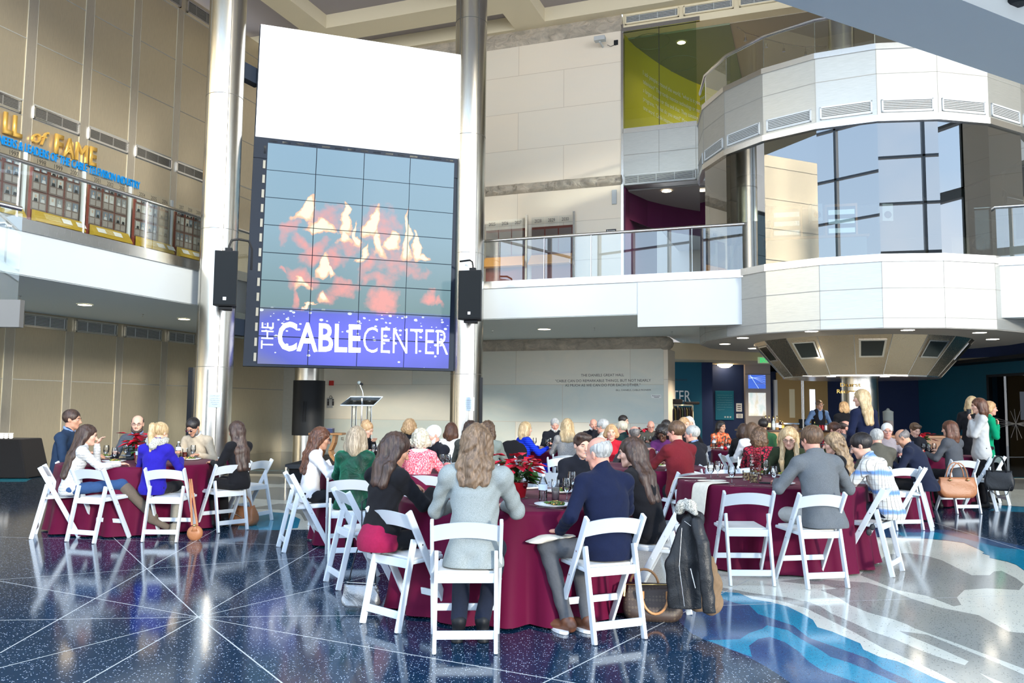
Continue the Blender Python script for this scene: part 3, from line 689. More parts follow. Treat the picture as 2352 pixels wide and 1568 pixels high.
# ---- video wall
def build_screen():
    c = {k: at_Y(x, y, Y) for k, x, y, Y in (('TL', 595, 50, 16.6), ('BL', 558, 838, 16.6), ('TR', 1058, 135, 18.0), ('BR', 1035, 852, 18.0))}
    R_ = (Vector((c['BR'].x, c['BR'].y, 0)) - Vector((c['BL'].x, c['BL'].y, 0))).normalized(); N_ = R_.cross(UP).normalized()   # toward hall
    if N_.y > 0: N_ = -N_
    o = Vector((c['BL'].x, c['BL'].y, 0)); cN = o.dot(N_)
    def onp(x, y, off=0.0): return at_pl(x, y, N_, cN + off)
    t = frame_empty('video_wall', c['BL'].copy(), 'giant video wall hung between the two steel columns showing flames', 'screen')
    zb, zt = 2.27, 9.44
    lean = R_ * 0.09
    def Q(a, z, off=0.0):   # a along R from left bottom
        return o + R_ * a + lean * ((z - zb) / (zt - zb)) + UP * z + N_ * off
    W_ = (Vector((c['BR'].x, c['BR'].y, 0)) - o).length
    m = MB()
    def slab(a0, a1, z0, z1, o0, o1, mi=0):
        m.hexa([Q(a0, z0, o0), Q(a1, z0, o0), Q(a1, z0, o1), Q(a0, z0, o1), Q(a0, z1, o0), Q(a1, z1, o0), Q(a1, z1, o1), Q(a0, z1, o1)], mi)
    slab(0.0, W_ + .1, zb, 6.6, -0.32, 0.0); slab(0.0, W_ + .06, 6.6, zt, -0.32, 0.02)
    adopt(m.build('housing', M_navyframe), t)
    # LED panel at the top
    m = MB(); slab_top = None
    zt0 = onp(583, 312, .05).z
    m.hexa([Q(0.02, zt0, 0.02), Q(W_ + .1, zt0, 0.02), Q(W_ + .1, zt0, 0.07), Q(0.02, zt0, 0.07), Q(0.02, zt - .0, 0.02), Q(W_ + .1, zt, 0.02), Q(W_ + .1, zt, 0.07), Q(0.02, zt, 0.07)])
    adopt(m.build('white_display', mat('white_screen', (0.8, 0.8, 0.8), 0.4, emit=(0.93, 0.97, 1.0), es=0.56)), t)
    # tiled screens 4 x 8
    A = [onp(x, y, .03) for x, y in ((590, 834), (1035, 849), (1041, 377), (611, 322))]
    a0 = (A[0] - o).dot(R_) - .0; a1 = (A[1] - o).dot(R_); z0 = (A[0].z + A[1].z) / 2; z1 = (A[2].z + A[3].z) / 2
    def QQ(f, g, off): return Q(a0 + .0 + (a1 - a0 - .04) * f, z0 + (z1 - z0) * g, off)
    img = flame_material()
    for j in range(8):
        for i in range(4):
            m = MB(); e_ = 0.0022
            m.add([QQ(i / 4 + e_, j / 8 + e_, .03), QQ((i + 1) / 4 - e_, j / 8 + e_, .03), QQ((i + 1) / 4 - e_, (j + 1) / 8 - e_, .03), QQ(i / 4 + e_, (j + 1) / 8 - e_, .03),
                   QQ(i / 4 + e_, j / 8 + e_, 0), QQ((i + 1) / 4 - e_, j / 8 + e_, 0), QQ((i + 1) / 4 - e_, (j + 1) / 8 - e_, 0), QQ(i / 4 + e_, (j + 1) / 8 - e_, 0)],
                  [(0, 1, 2, 3), (0, 4, 5, 1), (1, 5, 6, 2), (2, 6, 7, 3), (3, 7, 4, 0)])
            ob = m.build('display_tile', img); uv = ob.data.uv_layers.new(name='UVMap')
            cs = [(i / 4 + e_, j / 8 + e_), ((i + 1) / 4 - e_, j / 8 + e_), ((i + 1) / 4 - e_, (j + 1) / 8 - e_), (i / 4 + e_, (j + 1) / 8 - e_)]
            for lp in ob.data.loops: uv.data[lp.index].uv = cs[lp.vertex_index % 4]
            adopt(ob, t)
    # bright fixings around the tiles
    m = MB()
    for k in range(15):
        z = z0 + (z1 - z0) * (k + .2) / 15; m.hexa([Q(a0 - .07, z, .0), Q(a0 - .02, z, .0), Q(a0 - .02, z, .02), Q(a0 - .07, z, .02), Q(a0 - .07, z + .17, .0), Q(a0 - .02, z + .17, .0), Q(a0 - .02, z + .17, .02), Q(a0 - .07, z + .17, .02)])
        a = a0 + (a1 - a0) * (k + .1) / 15; m.hexa([Q(a, z1 + .02, .0), Q(a + .17, z1 + .02, .0), Q(a + .17, z1 + .02, .02), Q(a, z1 + .02, .02), Q(a, z1 + .055, .0), Q(a + .17, z1 + .055, .0), Q(a + .17, z1 + .055, .02), Q(a, z1 + .055, .02)])
    adopt(m.build('fixings', mat('fixing_grey', (.34, .33, .28), .6)), t)
    # lettering on the display
    def L(s, x0, y0, x1, y1, h, b): return text(s, onp(x0, y0, .034), onp(x1, y1, .034), h, m=mat('lit_lettering', (1, 1, 1), 0.5, emit=(0.95, 0.97, 1), es=0.62), parent=t, bold=b)
    zz = lambda ya, yb, x: abs(onp(x, ya, .034).z - onp(x, yb, .034).z)
    L('CABLE', 637, 803, 828, 808, zz(739, 803, 680), 0.020); L('CENTER', 834, 809.5, 1029, 815, zz(749, 810, 860), -0.012)
    a, b = onp(627, 801, .034), onp(629, 741, .034)
    text('THE', a, b, 0.245, upv=-R_, m=MATS['lit_lettering'], parent=t, bold=-0.005)
    # arms to the columns
    for z_, P_, side in ((8.35, PL, 0), (3.05, PL, 0), (8.0, PR, 1), (3.05, PR, 1)):
        q0 = Q(0.02 if side == 0 else W_, z_, -0.2); q1 = Vector((P_.x, P_.y, z_)); m = MB(); m.bar(q0, q1.lerp(q0, 0.18), 0.34, 0.20, side=UP); adopt(m.build('mounting_arm', M_navyframe, bevel=0.01), t)
    return Q, W_, N_, R_, t
def flame_material():
    m = mat('fire_picture', (0.02, 0.02, 0.02), 0.45, spec=0.08); t = NT(m)
    tcn = t.new('TexCoord'); uvn = tcn.outputs['UV']
    s0 = t.sep(uvn); U0, V0 = s0[0], s0[1]
    nz = t.new('TexNoise'); nz.inputs['Scale'].default_value = 9; nz.inputs['Detail'].default_value = 4; t.link(uvn, nz.inputs['Vector'])
    ns = t.sep(nz.outputs['Color'])
    du = t.math('MULTIPLY', t.math('SUBTRACT', ns[0], 0.5), 0.10); dv = t.math('MULTIPLY', t.math('SUBTRACT', ns[1], 0.5), 0.17)
    u = t.math('ADD', U0, du); v = t.math('ADD', V0, dv)
    # flames: (u, v, ru, rv, tilt, strength)   picture coordinates, origin lower left
    hot = [(.215, .715, .035, .055, -.5, 1.2), (.285, .655, .05, .035, 0, 1.1), (.415, .68, .022, .06, .1, 1.2), (.42, .60, .03, .03, 0, .9), (.475, .60, .012, .045, .1, 1.1), (.565, .68, .028, .07, -.3, 1.1), (.60, .58, .025, .06, .2, .95),
           (.665, .60, .03, .035, 0, .95), (.745, .63, .017, .11, .03, 1.35), (.795, .585, .016, .05, .25, 1.1), (.83, .555, .03, .02, 0, 1.0), (.31, .475, .035, .045, -.4, 1.0), (.345, .45, .012, .05, .3, 1.0), (.20, .375, .02, .03, .6, .7), (.31, .315, .02, .035, .1, .8),
           (.23, .275, .035, .008, 0, .8), (.51, .525, .02, .03, -.8, .8)]
    warm = [(.13, .60, .03, .05, -.5, .55), (.20, .56, .05, .03, .5, .5), (.30, .68, .09, .06, 0, .45), (.26, .52, .05, .05, -.8, .6), (.37, .49, .06, .05, 0, .55), (.20, .40, .06, .05, .5, .6), (.42, .355, .07, .03, 0, .62), (.63, .31, .075, .055, 0, .85), (.60, .40, .09, .03, 0, .45),
            (.88, .335, .045, .03, -.5, .75), (.93, .315, .03, .012, .3, .6), (.33, .31, .05, .045, 0, .55), (.60, .66, .09, .08, 0, .45), (.68, .50, .12, .08, 0, .34), (.54, .47, .04, .05, -.5, .5), (.76, .45, .12, .03, 0, .42), (.44, .56, .06, .03, 0, .5), (.10, .42, .02, .01, 0, .6), (.18, .31, .012, .05, 0, .6)]
    def field(lst):
        acc = None
        for a, b, ra, rb, tl, st_ in lst:
            x = t.math('SUBTRACT', u, a); y = t.math('SUBTRACT', v, b)
            if tl: x = t.math('ADD', x, t.math('MULTIPLY', y, tl))
            x = t.math('DIVIDE', x, ra); y = t.math('DIVIDE', y, rb)
            if lst is hot: x = t.math('MULTIPLY', x, t.math('ADD', 1.15, t.math('MULTIPLY', y, .75)))
            d = t.math('ADD', t.math('MULTIPLY', x, x), t.math('MULTIPLY', y, y))
            g = t.math('MULTIPLY', t.math('SUBTRACT', 1.25, t.math('MULTIPLY', d, 0.75)), st_)
            acc = g if acc is None else t.math('MAXIMUM', acc, g)
        return acc
    H = field(hot); Wm = field(warm)
    det = t.noise(uvn, 26, 3)
    H = t.math('ADD', H, t.math('MULTIPLY', t.math('SUBTRACT', det, 0.5), 0.9)); Wm = t.math('ADD', Wm, t.math('MULTIPLY', t.math('SUBTRACT', det, 0.5), 1.2))
    bg = t.ramp(V0, [(0.25, (0.16, 0.27, 0.28)), (1.0, (0.24, 0.40, 0.53)), (0.6, (0.235, 0.385, 0.47))])
    one = t.ramp(Wm, [(0.0, (0, 0, 0)), (0.85, (1, 1, 1))])
    c = t.mix(t.math('MULTIPLY', one, 0.85), bg, (0.88, 0.34, 0.30))
    c = t.mix(t.ramp(H, [(0.1, (0, 0, 0)), (0.45, (1, 1, 1))]), c, (1.0, 0.56, 0.36))
    c = t.mix(t.ramp(H, [(0.5, (0, 0, 0)), (0.85, (1, 1, 1))]), c, (1.0, 0.95, 0.68))
    # blue banner below with drifting specks
    gx = t.math('SUBTRACT', U0, 0.56); gy = t.math('SUBTRACT', V0, 0.12)
    gl = t.math('SUBTRACT', 1.0, t.math('ADD', t.math('MULTIPLY', t.math('MULTIPLY', gx, gx), 1.5), t.math('MULTIPLY', t.math('MULTIPLY', gy, gy), 20)))
    nb = t.ramp(t.math('ADD', gl, t.math('MULTIPLY', t.math('SUBTRACT', t.noise(uvn, 4, 2), .5), .5)), [(0.15, (0.20, 0.22, 0.24)), (0.5, (0.10, 0.13, 0.60)), (0.95, (0.14, 0.16, 0.86))])
    vo = t.new('TexVoronoi'); mp = t.new('Mapping'); t.link(uvn, mp.inputs[0]); mp.inputs['Scale'].default_value = (36, 62, 1); t.link(mp.outputs[0], vo.inputs['Vector']); vo.inputs['Scale'].default_value = 1
    sc = t.sep(vo.outputs['Color']); rr = t.math('ADD', .12, t.math('MULTIPLY', sc[1], 0.30))
    dots = t.math('MULTIPLY', t.math('LESS_THAN', vo.outputs['Distance'], rr), t.math('LESS_THAN', sc[0], t.math('ADD', 0.05, t.math('MULTIPLY', V0, 2.2))))
    nb = t.mix(dots, nb, (0.80, 0.88, 1.0))
    isb = t.ramp(V0, [(0.235, (1, 1, 1)), (0.262, (0, 0, 0))])
    c = t.mix(isb, c, nb)
    t.link(c, t.b.inputs['Emission Color']); _in(t.b, 'Emission Strength', 0.66)
    t.b.inputs['Base Color'].default_value = (0.02, 0.02, 0.025, 1)
    return m
SCR_Q, SCR_W, SCR_N, SCR_R, SCR_T = build_screen()

# ---- hanging loudspeakers
def speaker(x0, x1, y0, y1, Y, yaw, label):
    a, b = at_Y(x0, y1, Y), at_Y(x1, y0, Y); c = (a + b) / 2; w_ = (b.x - a.x) * 0.80; h = b.z - a.z; d = 0.42
    t = empty('hanging_loudspeaker', (c.x, c.y, a.z), yaw, label, 'loudspeaker')
    m = MB(); tw = w_ / 2
    pts = [(-tw, -d / 2), (tw, -d / 2), (tw * .6, d / 2), (-tw * .6, d / 2)]
    m.prism(pts, 0.06, h); m.prism([(x * .6, y * .6) for x, y in pts], 0.0, 0.06)
    m.build('cabinet', M_black, t, bevel=0.012)
    m = MB(); m.box((0, -d / 2 - .012, h / 2 + .03), (w_ * .96, 0.02, h * .90)); m.build('grille', M_blackgrille, t)
    m = MB(); m.box((0.0, -d / 2 - .025, h * .12 + .06), (0.06, 0.006, 0.06)); m.build('badge', mat('badge_silver', (0.6, 0.62, 0.65), 0.4), t)
    m = MB(); m.tube([(0, 0, h), (0, 0, h + .12), (0.04, 0.02, h + .24), (0.16, .05, h + .27), (0.34, .1, h + .25), (0.40, .12, h + .1), (.40, .12, h - .3)] if yaw >= 0 else [(0, 0, h), (0, 0, h + .12), (-.02, .02, h + .22), (-0.1, .1, h + .27), (-.35, .2, h + .27)], 0.022, 8)
    m.box((0, 0, h + .04), (0.12, 0.12, 0.08)); m.build('hanging_bracket', M_black, t, smooth='auto')
    return t
speaker(488, 558, 580, 712, 15.3, R(8), 'black loudspeaker hung on the left steel column beside the flames')
speaker(1050, 1120, 624, 742, 17.4, R(-14), 'black loudspeaker hung on the right steel column beside the flames')

# ---- upper gallery: yellow room, plum recess, panels
Z1, Z2, Z3, Z4, Z5 = 7.82, 8.13, 9.35, 9.49, 12.36
S_a, S_b = -5.03, 14.0
mb = MB(); mb.obox(st(S_a, T_W, Z2), U * (S_b - S_a), V * 0.5, UP * (Z3 - Z2), 0)
for i in range(1, 9): mb.obox(st(S_a + i * 1.03, T_W - .004, Z2), U * 0.012, V * 0.006, UP * (Z3 - Z2), 1)
mb.obox(st(S_a, T_W - .004, (Z2 + Z3) / 2 - .03), U * 9, V * 0.006, UP * 0.014, 1)
mb.obox(st(S_a, T_W + .02, Z1), U * (S_b - S_a), V * 0.4, UP * (Z2 - Z1), 0)
mb.obox(st(S_a, T_W - .03, Z3), U * (S_b - S_a), V * 0.3, UP * (Z4 - Z3), 2)
struct(mb.build('wall_gallery_front', [M_drum_panel, M_seam2, M_steel]))
vent(st(S_a + .03, T_W - .02, Z1), U, 2.05, 0.30, -V, 'white air grille over the plum recess beside the tower', None, fr=M_white, nslat=8, posts=4)
mb = MB(); mb.obox(st(S_a, T_W, Z5), U * (S_b - S_a), V * 0.4, UP * (13.3 - Z5)); struct(mb.build('wall_gallery_fascia', M_cream))
for i, (sa, sb) in enumerate(((-4.95, -3.40), (-3.27, -1.9), (-1.75, -0.3))): vent(st(sa, T_W - .02, 12.56), U, sb - sa, 0.28, -V, ['ceiling grille nearest the stone wall above the yellow room', 'second ceiling grille above the gallery', 'third ceiling grille above the gallery, cut by the top of the photo'][i], 'grilles over the upper gallery', fr=M_cream, nslat=5)
mb = MB(); mb.obox(st(S_a - .0, T_W - .05, Z5), U * 2.2, V * 0.1, UP * 0.12); struct(mb.build('trim_10', M_steel))
# yellow room
cyl = []
mb = MB(); n = 16
pa, pb, pc = st(-5.02, T_W + .1, 0), st(-4.3, T_W + 3.6, 0), st(-2.6, T_W + 5.6, 0)
cur = [pa * (1 - f) ** 2 + pb * 2 * f * (1 - f) + pc * f * f for f in [i / n for i in range(n + 1)]]
for a, b in zip(cur[:-1], cur[1:]):
    k_ = (b - a).normalized().cross(UP) * .12; mb.obox(a + UP * Z4, b - a, -k_ if k_.dot(U) > 0 else k_, UP * (Z5 - Z4))
struct(mb.build('wall_yellow_room', M_yellow))
mb = MB(); mb.obox(st(-5.05, T_W + .4, Z5 - .05), U * 3.0, V * 8, UP * 0.05); struct(mb.build('ceiling_yellow_room', M_greenish))
mb = MB(); mb.obox(st(-5.05, T_W + .3, Z4 - .25), U * 19, V * 11, UP * 0.2); struct(mb.build('floor_gallery', M_purplegrey))
mb = MB(); mb.obox(st(-2.9, T_W + 5.5, Z4), U * 1.2, V * .2, UP * 3); struct(mb.build('wall_yellow_room_end', M_tealwall))
t = frame_empty('glazed_screen', st(-5.0, T_W, Z4), 'green tinted glass screen in front of the yellow room', 'glass wall')
for a, b in ((-5.0, -3.99), (-3.97, -2.93)):
    m = MB(); m.poly([st(a, T_W - .01, Z4), st(b, T_W - .01, Z4), st(b, T_W - .01, Z5), st(a, T_W - .01, Z5)]); adopt(m.build('glass_pane', M_greenglass), t)
m = MB(); m.obox(st(-3.985, T_W - .02, Z4), U * 0.015, V * 0.02, UP * (Z5 - Z4)); adopt(m.build('joint', M_dark), t)
q_lines = ['I ask people around the world, "what is it you want from', 'television?" They rarely mention technology or more brightness', 'a larger screen or this and that. They consistently say more', 'programs. "What do you want?" More programs. That\'s the', 'one word. Cable internet more programs.']
wn_ = frame_empty('wall_quotation', cur[4] + UP * 11, 'white quotation lettered on the curved yellow wall', 'lettering')
for i, s_ in enumerate(q_lines):
    a, b = cur[3] + UP * (11.6 - i * .27), cur[14] + UP * (11.6 - i * .27)
    o = text(s_, a, b if i < 4 else a.lerp(b, .7), 0.14, m=M_wlet, name='text_line')
    # follow the curve
    L0 = (b - a).length; d0 = (b - a).normalized()
    for vtx in o.data.vertices:
        f = (vtx.co - a).dot(d0) / L0; ff = (3 + 11 * max(0, min(1, f))); k0 = min(int(ff), n - 1); c_ = cur[k0].lerp(cur[k0 + 1], ff - k0)
        tg = (cur[k0 + 1] - cur[k0]).normalized(); nn = tg.cross(UP);
        if nn.dot(U) < 0: nn = -nn
        z_ = vtx.co.z; vtx.co = Vector((c_.x, c_.y, z_)) + nn * 0.015
    adopt(o, wn_)
for px_, py_ in ((1465, 135), (1469, 140)): pass
m = MB(); m.obox(cur[9] + UP * Z4 + U * .1, (cur[13] - cur[9]), U * 0.05, UP * .75); tag(m.build('dark_cabinet', M_dark), 'dark low cabinet against the yellow wall behind green glass', 'cabinet')
for x, y, r in ((1496, 95, .55), (1560, 146, .6)):
    p = at_z(x, y, Z5 - .052); m = MB(); m.lathe([(r, 0), (r, -0.012), (r - .02, -0.012), (r - .02, 0)], p, 32, cap=False); tag(m.build('ceiling_speaker_ring', M_greenish), 'large thin ring in the greenish ceiling behind the glass' + (', the nearer to the yellow wall' if x < 1500 else ', the nearer to the tower'), 'ceiling ring')
downlight(at_z(1565, 97, Z5 - .055), 0.12, 'small round downlight between the rings behind the green glass', None, M_lamp)
# gallery beyond
mb = MB(); mb.obox(st(-2.05, T_W + .4, Z5 - .02), U * 16, V * 11, UP * 0.1); struct(mb.build('ceiling_gallery', mat('gallery_tan', (0.40, 0.36, 0.29), 0.8)))
mb = MB(); mb.obox(st(-12.3, T_W + 10, Z_FL), U * 32, V * .3, UP * 9); struct(mb.build('wall_gallery_back', mat('gallery_grey', (0.26, 0.24, 0.21), 0.8)))
downlight(at_z(1671, 150, Z5 - .025), 0.16, 'warm downlight seen through the glass rail of the tower roof', None, M_lamp)
# curved track with spots
trk = [at_z(x, y, Z5 - .35) for x, y in ((1693, 62), (1712, 75), (1760, 90), (1800, 100), (1850, 108), (1900, 106))]
t = frame_empty('track_light', trk[0], 'thin curved track with small spotlights above the tower roof', 'track light')
m = MB(); m.tube(trk, 0.015, 6); adopt(m.build('track', M_steel), t)
for p in trk[1:]:
    m = MB(); m.tube([p, p - UP * .14], 0.01, 6); m.lathe([(0.03, -.14), (0.045, -.24)], p, 10); adopt(m.build('spot_head', M_steel), t)
# plum recess at balcony level
mb = MB(); mb.obox(st(-5.0, T_W + .5, Z1 - .02), U * 19, V * 10, UP * 0.2); struct(mb.build('ceiling_recess', mat('recess_grey', (0.34, 0.34, 0.34), 0.8)))
mb = MB(); mb.obox(st(-5.03, T_W + .1, Z_FL), U * .05, V * 5, UP * (Z1 - Z_FL))
m2 = [st(-5.0 + 3.4 * f, T_W + .6 + 4.6 * f ** 0.6, 0) for f in [i / 10 for i in range(11)]]
for a, b in zip(m2[:-1], m2[1:]): mb.obox(a + UP * 7.0, b - a, V * .1, UP * .8)
struct(mb.build('wall_plum_recess', M_purple))
mb = MB(); mb.obox(st(-5.0, T_W + .5, Z_FL - .15), U * 19, V * 10, UP * 0.14); struct(mb.build('floor_upper', M_purplegrey))
downlight(at_z(1531, 438, Z1 - .03), 0.14, 'round downlight in the dark soffit under the white grille', None, M_lamp)

# camera and sensor on the stone wall
t = frame_empty('security_camera', at_t(1385, 107, T_W), 'white security camera bracketed to the upper stone wall', 'camera')
p = at_t(1385, 108, T_W); m = MB(); m.obox(p - V * .5 - U * .15, U * 0.32, V * .2, UP * .13); adopt(m.build('housing', M_white, bevel=0.02), t)
m = MB(); m.tube([p - V * .4, p], 0.03, 8); adopt(m.build('bracket', M_white), t)
m = MB(); m.tube([p + U * .15 - V * .1, p + U * .25 - V * .1 - UP * .06, p + U * .34 - V * .02, p + U * .4], 0.008, 6); m.obox(p + U * .33 - V * .03 + UP * .0, U * .12, V * .03, UP * .14); adopt(m.build('cable', M_dark), t)
p = at_t(1406, 470, T_W); m = MB(); m.obox(p - V * .06, U * .14, V * .06, UP * .42); tag(m.build('wall_sensor', M_white, bevel=0.015), 'narrow white box low on the upper stone wall corner', 'sensor')

# ---- round tower
def build_tower():
    t = frame_empty('round_tower', (DC.x, DC.y, 0), 'round steel and glass control room tower on a single column', 'tower')
    N = 20; a0 = R(-90)   # facet k spans angles centre +-9 deg, facet 0 faces the camera
    # direction toward the camera
    base = math.atan2(-DC.y, -DC.x)
    off = math.radians(-2.0)
    def ang(k): return base + off + (k - 0.5) * 2 * math.pi / N      # corner between facet k-1 and k
    def cor(k, r=DR, z=0.0): a = ang(k); return Vector((DC.x + r * math.cos(a), DC.y + r * math.sin(a), z))
    allk = range(-10, 10)
    def band(name, z0, z1, m, r=DR, ks=allk, th=0.06, seams=(), kk=None):
        mb = MB()
        for k in ks:
            p, q = cor(k, r), cor(k + 1, r); pi_, qi = cor(k, r - th), cor(k + 1, r - th)
            mb.hexa([p + UP * z0, q + UP * z0, qi + UP * z0, pi_ + UP * z0, p + UP * z1, q + UP * z1, qi + UP * z1, pi_ + UP * z1], 0)
            mid = (p + q) / 2 - DC; mid.z = 0; nn = mid.normalized()
            for zs in seams: mb.obox(p + nn * .001 + UP * (zs - .007), q - p, nn * .003, UP * .014, 1)
            if seams: mb.obox(p + nn * .001 + UP * z0, (q - p).normalized() * .012, nn * .003, UP * (z1 - z0), 1)
        return adopt(mb.build(name, [m, M_seam2]), t)
    band('lower_band', 3.0, 4.22, M_drum_panel, seams=(3.18, 3.73)); band('sill_cap', 4.22, 4.36, M_steel, DR + .03)
    band('parapet', 6.98, 8.25, M_drum_panel, seams=(7.78,)); band('glass_head', 6.86, 6.98, M_steel, DR + .03); band('parapet_cap', 8.25, 8.36, M_steel, DR + .03)
    for k in range(-9, 9):
        p, q = cor(k, DR - .03), cor(k + 1, DR - .03)
        m = MB(); m.poly([p + UP * 4.36, q + UP * 4.36, q + UP * 6.86, p + UP * 6.86]); adopt(m.build('curved_glass_pane', M_drumglass), t)
    for k in range(-9, 9):
        p, q = cor(k, DR - .05), cor(k + 1, DR - .05)
        m = MB(); m.poly([p + UP * 8.36, q + UP * 8.36, q + UP * 9.02, p + UP * 9.02]); adopt(m.build('rail_glass_pane', M_glass), t)
    m = MB(); m.tube([cor(k, DR - .05, 9.05) for k in range(-9, 10)], 0.035, 10); adopt(m.build('roof_handrail', M_steel, smooth='auto'), t)
    m = MB()
    for k in range(-8, 9): m.tube([cor(k, DR - .06, 8.36), cor(k, DR - .06, 9.02)], 0.010, 6)
    adopt(m.build('rail_posts', M_steel), t)
    # grilles in the parapet
    for k in range(-7, 8):
        p, q = cor(k, DR + .002), cor(k + 1, DR + .002); d = (q - p).normalized(); w_ = (q - p).length; nn = d.cross(UP)
        if nn.dot(p - DC) < 0: nn = -nn
        f = MB(); h = .25; z0 = 7.03
        for a, b in ((0, .03), (h - .03, h)): f.obox(p + d * .08 + UP * (z0 + a), d * (w_ - .16), nn * .02, UP * (b - a))
        for a in (.08, w_ - .11): f.obox(p + d * a + UP * z0, d * .03, nn * .02, UP * h)
        fo = adopt(f.build('grille_frame', M_white), t)
        s = MB(); s.obox(p + d * .1 + UP * (z0 + .01), d * (w_ - .2), nn * .004, UP * (h - .02), 1)
        for i in range(6): s.obox(p + d * .1 + UP * (z0 + .035 + i * .032), d * (w_ - .2), nn * .012, UP * .014, 0)
        so = s.build('grille_slats', [M_white, M_seam]); so.parent = fo; so.matrix_parent_inverse = fo.matrix_parent_inverse.copy(); so.matrix_parent_inverse = (t.matrix_basis @ fo.matrix_parent_inverse).inverted()
        so.matrix_parent_inverse = Matrix.Identity(4)
    # floors, roofs
    m = MB(); m.prism([tuple(cor(k, DR - .1).xy) for k in range(-10, 10)], 4.0, 4.19); adopt(m.build('room_floor', mat('room_carpet', (0.12, 0.12, 0.13), 0.9)), t)
    m = MB(); m.prism([tuple(cor(k, DR - .1).xy) for k in range(-10, 10)], 6.9, 7.4); adopt(m.build('room_ceiling', mat('room_ceiling_grey', (0.20, 0.20, 0.185), 0.8)), t)
    m = MB(); m.prism([tuple(cor(k, DR - .02).xy) for k in range(-10, 10)], 2.985, 3.0); adopt(m.build('underside', mat('underside_grey', (0.33, 0.32, 0.30), 0.5)), t)
    # cone
    def cc(k, r, z): a = ang(k) + math.radians(9); return Vector((DC.x + r * math.cos(a), DC.y + r * math.sin(a), z))
    m = MB(); sd_ = MB()
    rt, rb, zt, zb = 2.27, 1.62, 2.99, 2.22
    for k in allk:
        p = [cc(k, rb, zb), cc(k + 1, rb, zb), cc(k + 1, rt, zt), cc(k, rt, zt)]; m.poly(p, 0)
    m.prism([tuple(cc(k, rb, 0).xy) for k in allk], zb - .03, zb, 1)
    for k in allk: m.bar(cc(k, rb + .004, zb), cc(k, rt + .004, zt), .012, .006, side=cc(k + 1, rt, zt) - cc(k, rt, zt), m=2)
    adopt(m.build('cone', [M_cone, M_steel, M_seam2]), t)
    for k in range(-8, 8, 2):
        p = [cc(k, rb, zb), cc(k + 1, rb, zb), cc(k + 1, rt, zt), cc(k, rt, zt)]; c = sum(p, Vector()) / 4
        nn = (p[1] - p[0]).cross(p[3] - p[0]).normalized()
        if nn.dot(c - DC - UP * c.z) < 0: nn = -nn
        def W(f, g, o_): a = p[0].lerp(p[1], f); b = p[3].lerp(p[2], f); return a.lerp(b, g) + nn * o_
        m = MB(); m.add([W(f, g, o_) for o_ in (0, .02) for f, g in ((.12, .45), (.88, .45), (.88, .88), (.12, .88))], [(3, 2, 1, 0), (4, 5, 6, 7), (0, 1, 5, 4), (1, 2, 6, 5), (2, 3, 7, 6), (3, 0, 4, 7)])
        fo = adopt(m.build('monitor', M_steel), t)
        m = MB(); m.add([W(f, g, o_) for o_ in (.018, .024) for f, g in ((.18, .49), (.82, .49), (.82, .85), (.18, .85))], [(3, 2, 1, 0), (4, 5, 6, 7), (0, 1, 5, 4), (1, 2, 6, 5), (2, 3, 7, 6), (3, 0, 4, 7)])
        so = m.build('monitor_screen', mat('dark_screen', (0.01, 0.015, 0.015), 0.12)); so.parent = fo
    m = MB(); m.lathe([(0.385, 0), (0.385, zb)], DC, 48, cap=False); adopt(m.build('pedestal', M_column, smooth=True), t)
    # lights under rim and cone
    for x, y in ((1665, 790), (1706, 776), (1864, 761), (2085, 758), (2250, 764), (2280, 779), (1730, 800)):
        p = at_z(x, y, 2.985); m = MB(); m.lathe([(0.12, -0.001), (0.001, -0.004)], p, 16, cap=False); adopt(m.build('rim_light', M_lampw), t)
    for x, y in ((1854, 863), (1909, 865), (2032, 865)):
        p = at_z(x, y, zb - .03); m = MB(); m.lathe([(0.09, -0.001), (0.001, -0.004)], p, 16, cap=False); adopt(m.build('cone_light', M_lampw), t)
    # lettering on the pedestal
    for s_, x0, x1, y in (('Durst', 1941, 1978, 887), ('Reception', 1933, 1994, 902)):
        a, b = at_Y(x0, y, DC.y - .40), at_Y(x1, y, DC.y - .40); b.z = a.z; o = text(s_, a, b, 0.085, m=M_gold, depth=.01, name='pedestal_lettering')
        for vtx in o.data.vertices:
            dx = vtx.co.x - DC.x; vtx.co.y = DC.y - math.sqrt(max(.02, .40 ** 2 - dx * dx)) + (vtx.co.y - (DC.y - .40))
        adopt(o, t)
    return t, cor
TOWER, tcor = build_tower()
p = at_Y(1959, 918, DC.y - .40); m = MB(); m.obox(at_Y(1952, 940, DC.y - .40), Vector((.2, 0, 0)), Vector((0, .01, 0)), UP * .38); tag(m.build('paper_sign', M_paper), 'white paper sign taped to the tower pedestal behind the standing blonde', 'sign')

# control-room furniture inside the tower
def console(px_, py_, Y, w_, label):
    p = at_Y(px_, py_, Y); p.z = 4.19; t = empty('studio_console', p, R(-15), label, 'desk')
    m = MB(); m.box((0, 0, .37), (w_, .7, .74), 0); m.box((0, .1, .77), (w_ + .1, .95, .05), 1); m.build('desk', [mat('console_grey', (0.33, 0.33, 0.31), 0.6), M_wood], t)
    m = MB(); m.box((-w_ * .28, .2, 1.15), (.62, .4, .72), 0); m.box((-w_ * .28, -.01, 1.15), (.54, .02, .60), 1)
    m.box((w_ * .28, .2, 1.15), (.62, .4, .72), 0); m.box((w_ * .28, -.01, 1.15), (.54, .02, .60), 1); m.build('equipment_rack', [M_wood, M_dark], t)
    m = MB()
    for sx_ in (-1, 1):
        for i in range(3): m.box((sx_ * w_ * .28, -.03, .95 + i * .19), (.5, .02, .10))
    m.build('rack_units', M_steel, t)
    return t
console(1870, 560, 16.6, 1.9, 'wood trimmed studio console with equipment racks inside the tower')
